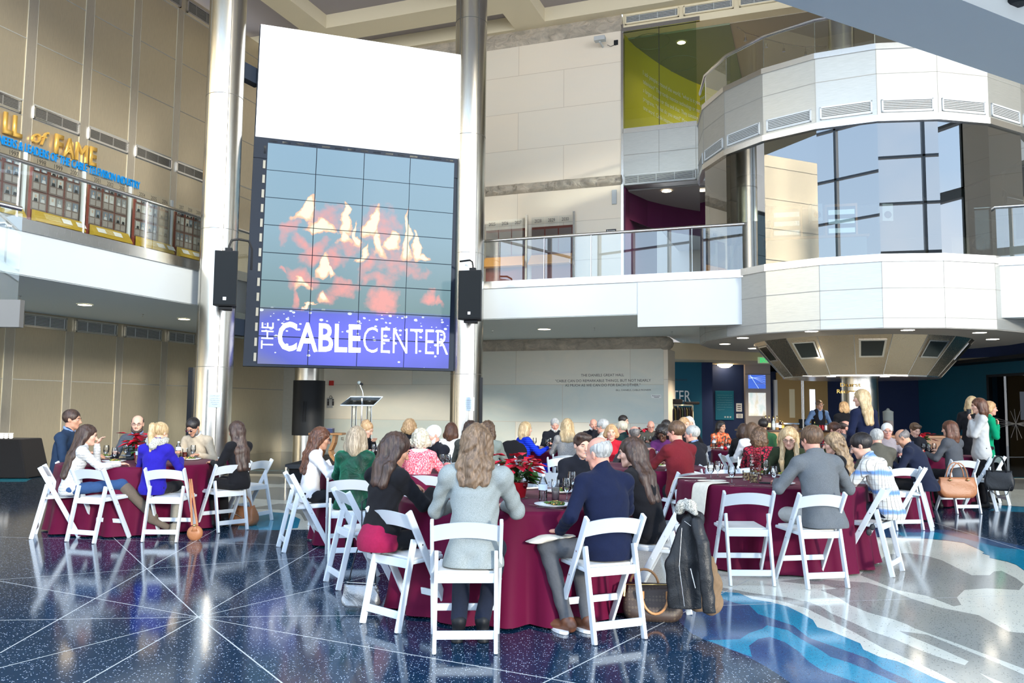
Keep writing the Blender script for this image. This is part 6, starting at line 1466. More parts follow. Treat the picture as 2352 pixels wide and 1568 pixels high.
# tan tote and black tote on the right
p = at_Y(2197, 1142, 12.0); t = empty('tan_tote', (p.x, 11.98, p.z), R(2), 'tan leather tote hanging on the back of the far right chair', 'handbag')
m = MB(); bm_ = bag_body(.50, .13, .29, 1.04, .0, seed=3); bm_.build('bag_body', M_cogn, t, smooth=True)
m = MB(); m.tube(arc(-.13, .13, .04, .28, .50), .008, 8); m.build('handle', M_cogn, t, smooth=True); m = MB(); m.tube(arc(-.13, .13, -.06, .24, .50), .008, 8); m.build('handle', M_cogn, t, smooth=True)
m = MB()
for x in (-.13, .13): m.lathe([(.02, 0), (.024, .008), (.02, .016)], (x, -.07, .25), 10)
m.build('rings', M_brass, t)
p = at_Y(2296, 1126, 12.2); t = empty('black_tote', (p.x, 12.2, p.z), R(-25), 'black leather tote hanging on the rightmost chair', 'handbag')
bag_body(.36, .15, .29, .92, .0, seed=4).build('bag_body', M_blea, t, smooth=True)
m = MB(); m.tube(arc(-.09, .09, -.05, .27, .50), .008, 8); m.build('handle', M_blea, t, smooth=True); m = MB(); m.tube(arc(-.09, .09, .05, .27, .50), .008, 8); m.build('handle', M_blea, t, smooth=True)
m = MB(); m.tube([(-.16, 0, .25), (-.15, -.09, .02), (-.04, -.1, -.07), (.08, -.1, -.05), (.15, -.05, .1), (.16, 0, .25)], .006, 6); m.build('strap', M_blea, t, smooth=True)
# sunglasses on the plaid man's chair
p = at_Y(1999, 1222, 7.35); m = MB(); m.ball((p.x - .012, p.y, p.z), (.026, .008, .03), 10); m.ball((p.x + .02, p.y, p.z + .045), (.026, .008, .03), 10); m.tube([(p.x - .02, p.y - .01, p.z + .03), (p.x + .03, p.y - .01, p.z + .08)], .004, 6); tag(m.build('hanging_sunglasses', M_dark, smooth=True), 'dark sunglasses hooked on the plaid shirt man chair', 'sunglasses')
# leather jacket + scarf on the chair
def drape(name, px_pts, Y0, Y1, mats, label, cat, th=.05):
    pass

# ---- stage, lectern, small table
zs = .36
a, b = at_z(655, 1066, zs), at_z(1050, 1066, zs)
t = empty('stage_riser', (a.x, a.y, 0), 0, 'low black stage platform behind the tables', 'stage')
m = MB(); m.box(((b.x - a.x) / 2, 1.7, zs - .04), (b.x - a.x, 3.4, .08)); m.build('deck', M_dark, t)
m = MB(); m.box(((b.x - a.x) / 2, 1.7, (zs - .08) / 2), (b.x - a.x - .1, 3.2, zs - .08)); m.build('skirt', M_blackcloth, t)
for x in (.03, 1.2): m = MB(); m.tube([(x, -.01, zs - .05), (x, -.01, .0)], .025, 8); m.build('leg', M_steel, t)
YL = 17.3
pa = at_Y(831, 932, YL)
t = empty('acrylic_lectern', (pa.x, YL, zs), 0, 'clear acrylic lectern with a gooseneck microphone in front of the stone wall', 'lectern')
x0, x1 = at_Y(787, 932, YL).x - pa.x, at_Y(875, 914, YL).x - pa.x; zt = at_Y(831, 913, YL + .3).z - zs; zl = at_Y(831, 931, YL).z - zs
m = MB(); m.hexa([(x0, -.22, zl), (x1 - .12, -.22, zl), (x1, .22, zt), (x0 + .12, .22, zt), (x0, -.22, zl + .02), (x1 - .12, -.22, zl + .02), (x1, .22, zt + .02), (x0 + .12, .22, zt + .02)]); m.build('reading_top', M_acryl, t)
m = MB(); m.tube([(x0, -.23, zl), (x1 - .12, -.23, zl)], .014, 6); m.tube([(x0 + .12, .22, zt + .02), (x1, .22, zt + .02)], .014, 6); m.tube([(x0, -.22, zl), (x0 + .12, .22, zt + .02)], .01, 6); m.tube([(x1 - .12, -.22, zl), (x1, .22, zt + .02)], .01, 6); m.build('top_edges', mat('acrylic_edge', (.75, .82, .86), .15), t)
for x in (-.16, .16):
    m = MB(); m.tube([(x, 0, .03), (x, 0, zl + .1)], .05, 16, cap=False); m.build('clear_post', M_acryl, t)
    m = MB(); m.tube([(x - .05, -.005, .03), (x - .05, -.005, zl)], .005, 6); m.tube([(x + .05, -.005, .03), (x + .05, -.005, zl)], .005, 6); m.build('post_edges', MATS['acrylic_edge'], t)
m = MB(); m.tube([(0, 0, .03), (0, 0, zl + .15)], .018, 10); m.build('steel_post', M_chrome, t)
m = MB(); m.box((0, 0, .015), (.7, .45, .03)); m.build('base', M_acryl, t)
mz = zt; pm = [at_Y(834, 911, YL + .1), at_Y(833, 900, YL + .1), at_Y(829, 890, YL + .1), at_Y(827, 884, YL + .1)]
m = MB(); m.tube([q - Vector((pa.x, YL, zs)) for q in pm], .012, 8); m.build('gooseneck', M_chrome, t)
q = at_Y(827, 880, YL + .1) - Vector((pa.x, YL, zs)); m = MB(); m.tube([q + Vector((.06, 0, -.03)), q], [.022, .03], 10); m.ball(q - Vector((.02, 0, -.01)), .042, 12, m=1); m.build('microphone', [M_black, mat('mic_mesh', (.25, .3, .3), .5)], t, smooth=True)
pw = at_Y(752, 998, 16.9)
t = empty('wooden_side_table', (pw.x, 16.9, zs), 0, 'orange wooden side table with curved legs on the stage', 'table')
wh = pw.z - zs; ww = at_Y(790, 998, 16.9).x - at_Y(714, 998, 16.9).x
m = MB(); m.box((0, 0, wh + .02), (ww, .42, .04)); m.build('top', M_wood, t, bevel=.008)
for s_ in (-1, 1):
    m = MB(); pts = [(s_ * ww * .25, 0, wh), (s_ * ww * .22, 0, wh * .7), (s_ * ww * .12, 0, wh * .4), (s_ * ww * .16, 0, .12), (s_ * ww * .30, 0, .0)]
    for i in range(4): m.bar(pts[i], pts[i + 1], .06, .28, side=Vector((1, 0, 0)))
    m.build('leg', M_wood, t)
m = MB(); m.box((0, 0, 0), (.23, .2, .09)); m.box((0, 0, .045), (.24, .21, .01), 1); o = m.build('award_box', [mat('box_navy', (.04, .05, .12), .5), mat('box_edge', (.3, .25, .3), .5)]); o.location = (at_Y(753, 990, 16.9).x, 16.9, pw.z + .085); tag(o, 'dark blue box standing on the orange wooden table', 'box')
# round black cabinet column behind the stage
pc_ = at_Y(710, 900, 22.6); t = empty('wrapped_column', (pc_.x, 22.6, 0), 0, 'steel column wrapped by a tall black cabinet with slit handles', 'column')
m = MB(); m.lathe([(.39, 0), (.39, Z_SOF)], (0, 0, 0), 48, cap=False); m.build('shaft', M_column, t, smooth=True)
zc0, zc1 = at_Y(710, 1000, 22.2).z, at_Y(710, 873, 22.2).z
m = MB(); m.lathe([(.0, zc0), (.43, zc0), (.43, zc1), (0, zc1)], (0, 0, 0), 48, cap=False); m.build('black_cabinet', M_dark, t, smooth='auto')
m = MB()
for x in (-.03, .03): m.box((x, -.435, (zc0 + zc1) / 2 - .1), (.02, .03, .55))
m.build('slit_handle', M_black, t)
# lift lobby fittings on the stone wall
def wall_box(name, x0, x1, y0, y1, m_, label, cat, th=.05, tt=T_W):
    a, b = at_t(x0, y1, tt), at_t(x1, y0, tt); m = MB(); d_ = b - a; d_.z = 0; m.obox(a, d_, -V * th, UP * (b.z - a.z)); o = m.build(name, m_); tag(o, label, cat); return o
t = frame_empty('lift_door', at_t(600, 950, T_W), 'steel lift doors with a dark glass strip and a dark display above', 'door')
for nm, x0, x1, y0, y1, m_, th in (('door_surround', 572, 679, 838, 1036, M_drum_panel, .05), ('door_leaf', 577, 625, 842, 1032, M_steel_panel, .07), ('glass_strip', 584, 618, 888, 963, mat('bronze_glass', (.10, .075, .04), .2), .09), ('lift_display', 585, 620, 838, 876, mat('lift_screen', (.01, .015, .03), .15), .09)):
    a, b = at_t(x0, y1, T_W), at_t(x1, y0, T_W); a.z = max(0, a.z) if nm.startswith('door') else a.z; m = MB(); d_ = b - a; dz = b.z - a.z; d_.z = 0; m.obox(a, d_, -V * th, UP * dz); adopt(m.build(nm, m_), t)
a, b = at_t(586, 842, T_W - .1), at_t(602, 874, T_W - .1); m = MB(); m.bar(a, b, .02, .004, side=U); adopt(m.build('display_line', mat('cyan_line', (.05, .5, .6), .5, emit=(.05, .5, .6), es=.5)), t)
wall_box('brass_plaque', 634, 646, 912, 933, mat('brass_plate', (.42, .30, .17), .4, metal=.4), 'small brass coloured plaque right of the lift doors', 'plaque', .08)
wall_box('fire_alarm', 759, 767, 874, 885, M_red, 'small red fire alarm box on the stone wall under the video wall', 'alarm', .09)
o = wall_box('restroom_pictogram', 752, 766, 913, 936, mat('pictogram_plate', (.42, .43, .43), .5), 'grey restroom pictogram plate right of the black cabinet', 'sign', .04)
c_ = at_t(759, 931, T_W - .05); m = MB()
for dx in (-.09, .09): m.obox(c_ + U * (dx - .03), U * .06, V * .01, UP * .14); m.ball(c_ + U * dx + UP * .18, .03, 8)
m.tube([c_ + UP * (.26 + .05 * math.sin(a)) + U * .05 * math.cos(a) for a in [i * .785 for i in range(9)]], .008, 5); adopt(m.build('pictogram', M_letter), o)
wall_box('power_outlet', 786, 791, 1003, 1010, M_drum_panel, 'small wall outlet low on the stone wall left of the lectern', 'outlet', .03)

# ---- black service table with cups, low rail at the far left
p = at_Y(0, 1005, 16.6); t = empty('service_table', (p.x, 16.6, 0), 0, 'black draped service table at the left edge', 'table')
ztp = at_Y(20, 1008, 16.2).z; xr = at_Y(45, 1008, 16.2).x - p.x; xb = at_Y(62, 1092, 16.2).x - p.x
m = MB(); m.hexa([(-1.6, -.42, .01), (xb, -.42, .01), (xb, .42, .01), (-1.6, .42, .01), (-1.5, -.38, ztp), (xr, -.38, ztp), (xr, .38, ztp), (-1.5, .38, ztp)]); m.build('black_cloth', M_blackcloth, t, bevel=.03)
m = MB(); m.box((-.6, 0, ztp - .03), (1.6, .6, .03)); m.build('tabletop', M_wood, t)
for i, x in enumerate((-6, 4, 14, 25)):
    q = at_Y(x, 1005, 16.3)
    for j in range(3):
        m = MB(); m.lathe([(.028, 0), (.035, .01), (.046, .04), (.043, .04), (.03, .008), (.001, .006)], (0, 0, 0), 16, cap=False); o = m.build('stacked_cup', M_plate, smooth=True); o.location = (q.x, 16.3, ztp + .003 + j * .036); tag(o, 'white cup in the ' + ['first', 'second', 'third', 'fourth'][i] + ' stack from the left on the black table, ' + ['bottom', 'middle', 'top'][j] + ' one', 'cup', 'stacked white cups')
a, b = at_z(60, 1064, 0), at_z(257, 1058, 0); d_ = (b - a).normalized(); L_ = (b - a).length; t = frame_empty('low_rail', a, 'low grey wire mesh rail behind the argyle sweater man', 'railing')
m = MB(); hh = .78
for z in (.08, hh): m.bar(a + UP * z, b + UP * z, .04, .03, side=UP)
for f in (0, .5, 1): m.bar(a.lerp(b, f), a.lerp(b, f) + UP * hh, .04, .03, side=d_)
adopt(m.build('rail_frame', M_steel), t)
m = MB()
for i in range(14): m.tube([a + UP * (.12 + i * .05), b + UP * (.12 + i * .05)], .003, 4)
for i in range(18): m.tube([a + d_ * (L_ * i / 18), a + d_ * (L_ * i / 18) + UP * hh], .003, 4)
adopt(m.build('wire_mesh', M_steel), t)

# ---- bar with bottles and cans, drinks urn, coat rack
YBAR = 19.6
a, b = at_Y(1700, 1000, YBAR), at_Y(1935, 1000, YBAR); zb_ = 1.02
t = empty('bar_counter', ((a.x + b.x) / 2, YBAR, 0), 0, 'wooden bar counter in front of the bronze doors', 'bar')
m = MB(); m.box((0, 0, zb_ / 2 - .02), (b.x - a.x, .5, zb_ - .04)); m.build('front', mat('bar_wood', (.42, .24, .10), .5), t); m = MB(); m.box((0, -.02, zb_ - .02), (b.x - a.x + .1, .6, .04)); m.build('top', mat('bar_top', (.06, .035, .03), .3), t)
cols = [('wine_green', (.02, .06, .02)), ('wine_dark', (.03, .012, .01)), ('spirit_clear', (.4, .45, .45)), ('wine_amber', (.35, .18, .05))]
for i, (x, h, c_, lb_) in enumerate(((1759, .33, 1, (.7, .68, .6)), (1767, .33, 1, (.75, .6, .3)), (1777, .31, 2, (.65, .68, .7)), (1785, .33, 3, (.75, .75, .72)), (1792, .24, 1, (.8, .8, .85)), (1798, .22, 3, (.8, .6, .1)), (1751, .28, 0, (.6, .6, .5)), (1872, .20, 0, (.5, .6, .5)))):
    p = at_Y(x, 990, YBAR - .12); t = empty('liquor_bottle', (p.x, YBAR - .12, zb_), 0, 'bottle on the bar, ' + ['first tall one with pale label', 'tall one with golden label', 'clear spirit one in the middle of the row', 'tall one with white label', 'short dark one with a white label', 'short amber one at the right end of the row', 'green one at the left end of the row', 'small green one standing beside the cans'][i], 'bottle', 'bottles on the bar')
    m = MB(); m.lathe([(.036, 0), (.038, .01), (.038, h * .58), (.014, h * .74), (.013, h * .95), (.015, h)], (0, 0, 0), 14); m.build('bottle_body', mat(cols[c_][0], cols[c_][1], .12), t, smooth=True)
    m = MB(); m.lathe([(.0392, h * .18), (.0392, h * .48)], (0, 0, 0), 14, cap=False); m.build('paper_label', mat('label_%d' % i, lb_, .6), t, smooth=True)
    m = MB(); m.lathe([(.0155, h * .84), (.0155, h + .004), (.001, h + .005)], (0, 0, 0), 10, cap=False); m.build('cap', M_brass, t, smooth=True)
for i, x in enumerate((1878, 1884, 1890, 1897)):
    p = at_Y(x, 990, YBAR - .15); m = MB(); m.lathe([(.026, 0), (.033, .008), (.033, .11), (.027, .122), (.001, .12)], (0, 0, 0), 14); o = m.build('drinks_can', mat(['can_green', 'can_red', 'can_red', 'can_silver'][i], [(.1, .35, .12), (.5, .02, .03), (.5, .02, .03), (.6, .6, .65)][i], .3, metal=.4), smooth='auto'); o.location = (p.x, YBAR - .15, zb_); tag(o, ['green drinks can on the bar', 'red drinks can next to the green one on the bar', 'red drinks can next to the silver one on the bar', 'silver drinks can at the end of the bar'][i], 'can', 'drinks cans on the bar')
a = at_Y(2050, 985, 18.3); t = empty('buffet_table', (a.x + .9, 18.8, 0), 0, 'long wooden buffet table before the teal wall', 'table')
m = MB(); m.box((0, 0, .45), (2.8, .7, .9)); m.build('cabinet', mat('buffet_wood', (.20, .08, .03), .4), t); m = MB(); m.box((0, 0, .92), (2.9, .8, .04)); m.build('top', mat('buffet_top', (.30, .13, .05), .3), t)
p = at_Y(2050, 980, 18.3); t = empty('drinks_dispenser', (p.x, 18.5, .94), 0, 'clear drinks dispenser half full of iced tea on the buffet', 'dispenser')
m = MB(); m.lathe([(.09, 0), (.10, .10)], (0, 0, 0), 16); m.build('base', M_chrome, t, smooth='auto'); m = MB(); m.lathe([(.10, .10), (.105, .22), (.105, .33), (.001, .33)], (0, 0, 0), 20); m.build('tea', M_liquid, t, smooth=True)
m = MB(); m.lathe([(.108, .10), (.112, .52), (.12, .53), (.04, .57), (.03, .60), (.001, .61)], (0, 0, 0), 20, cap=False); m.build('tank', mat('frosted_tank', (.30, .34, .34), .3, alpha=.4), t, smooth=True)
YC = 23.4
a, b = at_Y(1522, 935, YC), at_Y(1591, 935, YC); t = empty('coat_rack', ((a.x + b.x) / 2, YC, 0), 0, 'wheeled coat rack full of dark coats before the teal wall', 'coat rack'); W_ = b.x - a.x; zr = at_Y(1560, 930, YC).z
m = MB()
for x in (-W_ / 2, W_ * .0, W_ / 2): m.bar((x, 0, 0), (x, 0, zr), .04, .04)
m.bar((-W_ / 2, 0, zr), (W_ / 2, 0, zr), .04, .04, side=UP); m.bar((-W_ / 2, 0, .1), (W_ / 2, 0, .1), .04, .04, side=UP); m.build('rack_frame', M_cream, t)
rnd = random.Random(2)
for i in range(12):
    x = -W_ / 2 + .06 + (W_ - .12) * i / 11; cl = [(.012, .012, .014), (.03, .02, .015), (.02, .03, .02), (.015, .015, .03), (.05, .045, .02)][i % 5]
    m = MB(); m.hexa([(x - .03, -.24, .55), (x + .03, -.24, .55), (x + .03, .24, .55), (x - .03, .24, .55), (x - .022, -.19, zr - .14), (x + .022, -.19, zr - .14), (x + .022, .19, zr - .14), (x - .022, .19, zr - .14)]); m.hexa([(x - .022, -.19, zr - .14), (x + .022, -.19, zr - .14), (x + .022, .19, zr - .14), (x - .022, .19, zr - .14), (x - .012, -.05, zr - .05), (x + .012, -.05, zr - .05), (x + .012, .05, zr - .05), (x - .012, .05, zr - .05)])
    o = m.build('hanging_coat', fabric('coat_cloth_%d' % (i % 5), cl), bevel=.012); o.location = ((a.x + b.x) / 2, YC, 0)
    tag(o, ['black coat', 'dark brown coat', 'dark green coat', 'navy coat', 'olive coat'][i % 5] + ' hanging on the coat rack, number %d from the left' % (i + 1), 'coat', 'coats on the rack')
m = MB(); m.box((-.13, 0, zr + .10), (.5, .3, .14)); m.box((.40, 0, zr + .06), (.4, .3, .08)); o = m.build('folded_black_bags', M_blackcloth, bevel=.03); o.location = ((a.x + b.x) / 2, YC, 0); tag(o, 'dark folded bags lying on top of the coat rack', 'bag')
# ================================================================== SOFT SHAPES: smooth-union solids meshed by surface nets
class Field:
    def __init__(s): s.ops = []
    def cone(s, a, b, ra, rb=None, k=.02, flat=None, sub=False):
        s.ops.append(('c', np.array(a, float), np.array(b, float), ra, ra if rb is None else rb, k, flat, sub)); return s
    def path(s, pts, rs, k=.02, flat=None):
        for i in range(len(pts) - 1): s.cone(pts[i], pts[i + 1], rs[i], rs[i + 1], k, flat)
        return s
    def ell(s, c, r, M=None, k=.02, sub=False):
        s.ops.append(('e', np.array(c, float), np.array(r, float), None if M is None else np.array(M, float), 0, k, None, sub)); return s
    def mesh(s, h, wrinkle=0.0, strand=0.0, freq=30, zmin=None, seed=0.0):
        lo = np.full(3, 1e9); hi = -lo
        for o in s.ops:
            if o[-1]: continue
            if o[0] == 'c': m = max(o[3], o[4]); lo = np.minimum(lo, np.minimum(o[1], o[2]) - m); hi = np.maximum(hi, np.maximum(o[1], o[2]) + m)
            else: lo = np.minimum(lo, o[1] - o[2].max()); hi = np.maximum(hi, o[1] + o[2].max())
        lo -= 3 * h; hi += 3 * h; n = np.maximum(4, np.ceil((hi - lo) / h).astype(int) + 1)
        ax = [lo[i] + h * np.arange(n[i]) for i in range(3)]
        val = np.full(n, 0.5, np.float32)
        for o in s.ops:
            k = o[5]
            if o[0] == 'c': m = max(o[3], o[4]) + k + 2 * h; a0 = np.minimum(o[1], o[2]) - m; a1 = np.maximum(o[1], o[2]) + m
            else: m = o[2].max() + k + 2 * h; a0, a1 = o[1] - m, o[1] + m
            i0 = np.clip(np.floor((a0 - lo) / h).astype(int), 0, n); i1 = np.clip(np.ceil((a1 - lo) / h).astype(int) + 1, 0, n)
            if (i1 <= i0).any(): continue
            sl = tuple(slice(i0[i], i1[i]) for i in range(3))
            X = ax[0][sl[0]][:, None, None]; Y_ = ax[1][sl[1]][None, :, None]; Z = ax[2][sl[2]][None, None, :]
            if o[0] == 'c':
                a, b, ra, rb, fl = o[1], o[2], o[3], o[4], o[6]
                px_, py_, pz_ = X - a[0], Y_ - a[1], Z - a[2]; ba = b - a; sc = 1.0
                if fl is not None:
                    nv, f = np.array(fl[0], float), fl[1]; q = (px_ * nv[0] + py_ * nv[1] + pz_ * nv[2]) * (1 / f - 1)
                    px_, py_, pz_ = px_ + q * nv[0], py_ + q * nv[1], pz_ + q * nv[2]; ba = ba + nv * (ba @ nv) * (1 / f - 1); sc = (1 + f) / 2
                L2 = max(ba @ ba, 1e-9); t = np.clip((px_ * ba[0] + py_ * ba[1] + pz_ * ba[2]) / L2, 0, 1)
                d = (np.sqrt((px_ - t * ba[0]) ** 2 + (py_ - t * ba[1]) ** 2 + (pz_ - t * ba[2]) ** 2) - (ra + t * (rb - ra))) * sc
            else:
                c, r, M = o[1], o[2], o[3]; px_, py_, pz_ = X - c[0], Y_ - c[1], Z - c[2]
                if M is not None: px_, py_, pz_ = (px_ * M[0, i] + py_ * M[1, i] + pz_ * M[2, i] for i in range(3))
                q = np.sqrt((px_ / r[0]) ** 2 + (py_ / r[1]) ** 2 + (pz_ / r[2]) ** 2); d = (q - 1) * float(r.min()) * .5 + (q - 1) * float(np.median(r)) * .5
            v = val[sl]
            if o[-1]:
                d = -d; hh = np.maximum(k - np.abs(v - d), 0) / k; val[sl] = np.maximum(v, d) + hh * hh * k / 4
            else:
                hh = np.maximum(k - np.abs(v - d), 0) / k; val[sl] = np.minimum(v, d) - hh * hh * k / 4
        if strand:
            X, Y_, Z = ax[0][:, None, None], ax[1][None, :, None], ax[2][None, None, :]
            val += (strand * (np.sin(X * freq * 3 + 1.6 * np.sin(Z * 9 + seed) + seed) * np.sin(Y_ * freq * 2.6 + 1.3 * np.sin(Z * 7 + seed)))).astype(np.float32)
        if wrinkle:
            X, Y_, Z = ax[0][:, None, None], ax[1][None, :, None], ax[2][None, None, :]
            val += (wrinkle * (np.sin(X * freq * 1.3 + 2.1 * np.sin(Z * freq * .55 + seed) + seed) * np.sin(Z * freq + 1.7 * np.sin(Y_ * freq * .8 + X * freq * .5 + seed)) + .5 * np.sin((X + Y_ - Z) * freq * 2.1 + seed))).astype(np.float32)
        if zmin is not None: val = np.maximum(val, (zmin - ax[2][None, None, :]).astype(np.float32))
        ins = val < 0
        c = np.zeros(n - 1, np.int8)
        cs = [(i, j, k) for i in (0, 1) for j in (0, 1) for k in (0, 1)]
        def sh(A, o_): return A[o_[0]:A.shape[0] - 1 + o_[0], o_[1]:A.shape[1] - 1 + o_[1], o_[2]:A.shape[2] - 1 + o_[2]]
        for o_ in cs: c += sh(ins, o_)
        act = (c > 0) & (c < 8); idx = np.full(c.shape, -1, np.int32); A = np.argwhere(act); idx[act] = np.arange(len(A))
        if not len(A): return np.zeros((0, 3)), np.zeros((0, 4), int)
        acc = np.zeros((len(A), 3)); cnt = np.zeros(len(A))
        cv = {o_: val[A[:, 0] + o_[0], A[:, 1] + o_[1], A[:, 2] + o_[2]] for o_ in cs}
        for o_ in cs:
            for a_ in range(3):
                if o_[a_]: continue
                p_ = list(o_); p_[a_] = 1; p_ = tuple(p_); v0, v1 = cv[o_], cv[p_]; cross = (v0 < 0) != (v1 < 0)
                t = np.where(cross, v0 / np.where(cross, v0 - v1, 1), 0); P_ = np.tile(np.array(o_, float), (len(A), 1)); P_[:, a_] += t
                acc += P_ * cross[:, None]; cnt += cross
        verts = (A + acc / cnt[:, None]) * h + lo
        quads = []
        for a_ in range(3):
            b_, c_ = (a_ + 1) % 3, (a_ + 2) % 3
            lo_ = [slice(None)] * 3; hi_ = [slice(None)] * 3; lo_[a_] = slice(0, -1); hi_[a_] = slice(1, None)
            v0, v1 = ins[tuple(lo_)], ins[tuple(hi_)]; E = np.argwhere(v0 != v1); E = E[(E[:, b_] > 0) & (E[:, c_] > 0) & (E[:, b_] < n[b_] - 1) & (E[:, c_] < n[c_] - 1)]
            if not len(E): continue
            def g(db, dc): Q = E.copy(); Q[:, b_] -= db; Q[:, c_] -= dc; return idx[Q[:, 0], Q[:, 1], Q[:, 2]]
            q = np.stack([g(1, 1), g(0, 1), g(0, 0), g(1, 0)], 1); fl = ~v0[E[:, 0], E[:, 1], E[:, 2]]; q[fl] = q[fl][:, ::-1]; quads.append(q)
        return verts, np.concatenate(quads)
def np_obj(name, verts, quads, mats, parent=None, midx=None, extra=None):
    """mesh object from arrays; extra = an MB whose faces join the same mesh"""
    mats = mats if isinstance(mats, (list, tuple)) else [mats]
    V_ = verts.tolist(); F_ = quads.tolist(); MI = [0] * len(F_) if midx is None else list(midx)
    if extra is not None: k = len(V_); V_ += [list(v) for v in extra.v]; F_ += [[k + i for i in f] for f in extra.f]; MI += extra.m
    me = bpy.data.meshes.new(name); me.from_pydata(V_, [], F_)
    for q in mats: me.materials.append(q)
    me.polygons.foreach_set('material_index', MI); me.polygons.foreach_set('use_smooth', [True] * len(F_)); me.update()
    o = bpy.data.objects.new(name, me); C.objects.link(o)
    if parent is not None: o.parent = parent
    return o

def skin(name, c):
    m = mat(name, c, .5, spec=.35); _in(NT(m).b, 'Subsurface Weight', 0.0); return m
SK = {'p': skin('skin_pale', (.62, .36, .26)), 't': skin('skin_tan', (.48, .25, .16)), 'd': skin('skin_dark', (.085, .04, .025)), 'r': skin('skin_ruddy', (.60, .29, .21))}
M_lip = mat('lips', (.44, .19, .155), .5); M_eyew = mat('eye_white', (.50, .48, .46), .3, spec=.2); M_iris = mat('iris', (.05, .035, .025), .15); M_lens = thin_glass('spectacle_lens', (.93, .94, .94), 1.0)
HM = {k: hairmat('hair_' + k, a, b) for k, (a, b) in dict(black=((.008, .006, .006), (.03, .024, .022)), dkbrown=((.018, .010, .008), (.075, .042, .03)), brown=((.05, .027, .015), (.16, .092, .052)), auburn=((.035, .015, .010), (.14, .055, .028)), ltbrown=((.085, .053, .032), (.25, .16, .095)),
      blonde=((.24, .155, .07), (.62, .46, .26)), ash=((.17, .125, .08), (.46, .37, .26)), grey=((.22, .22, .21), (.50, .50, .48)), white=((.55, .55, .53), (.85, .85, .83)), sandy=((.28, .15, .07), (.62, .40, .20)), greyblonde=((.30, .27, .20), (.66, .60, .48)), dkgrey=((.07, .06, .055), (.22, .20, .19)), bronde=((.09, .055, .03), (.40, .28, .16))).items()}
def nz(v): v = np.array(v, float); return v / (np.linalg.norm(v) + 1e-9)
def rotm(yaw, pitch, roll):   # yaw clockwise from above, pitch down positive, roll to the right
    return np.array(Matrix.Rotation(-R(yaw), 3, 'Z') @ Matrix.Rotation(-R(pitch), 3, 'X') @ Matrix.Rotation(R(roll), 3, 'Y'))
NP = {}
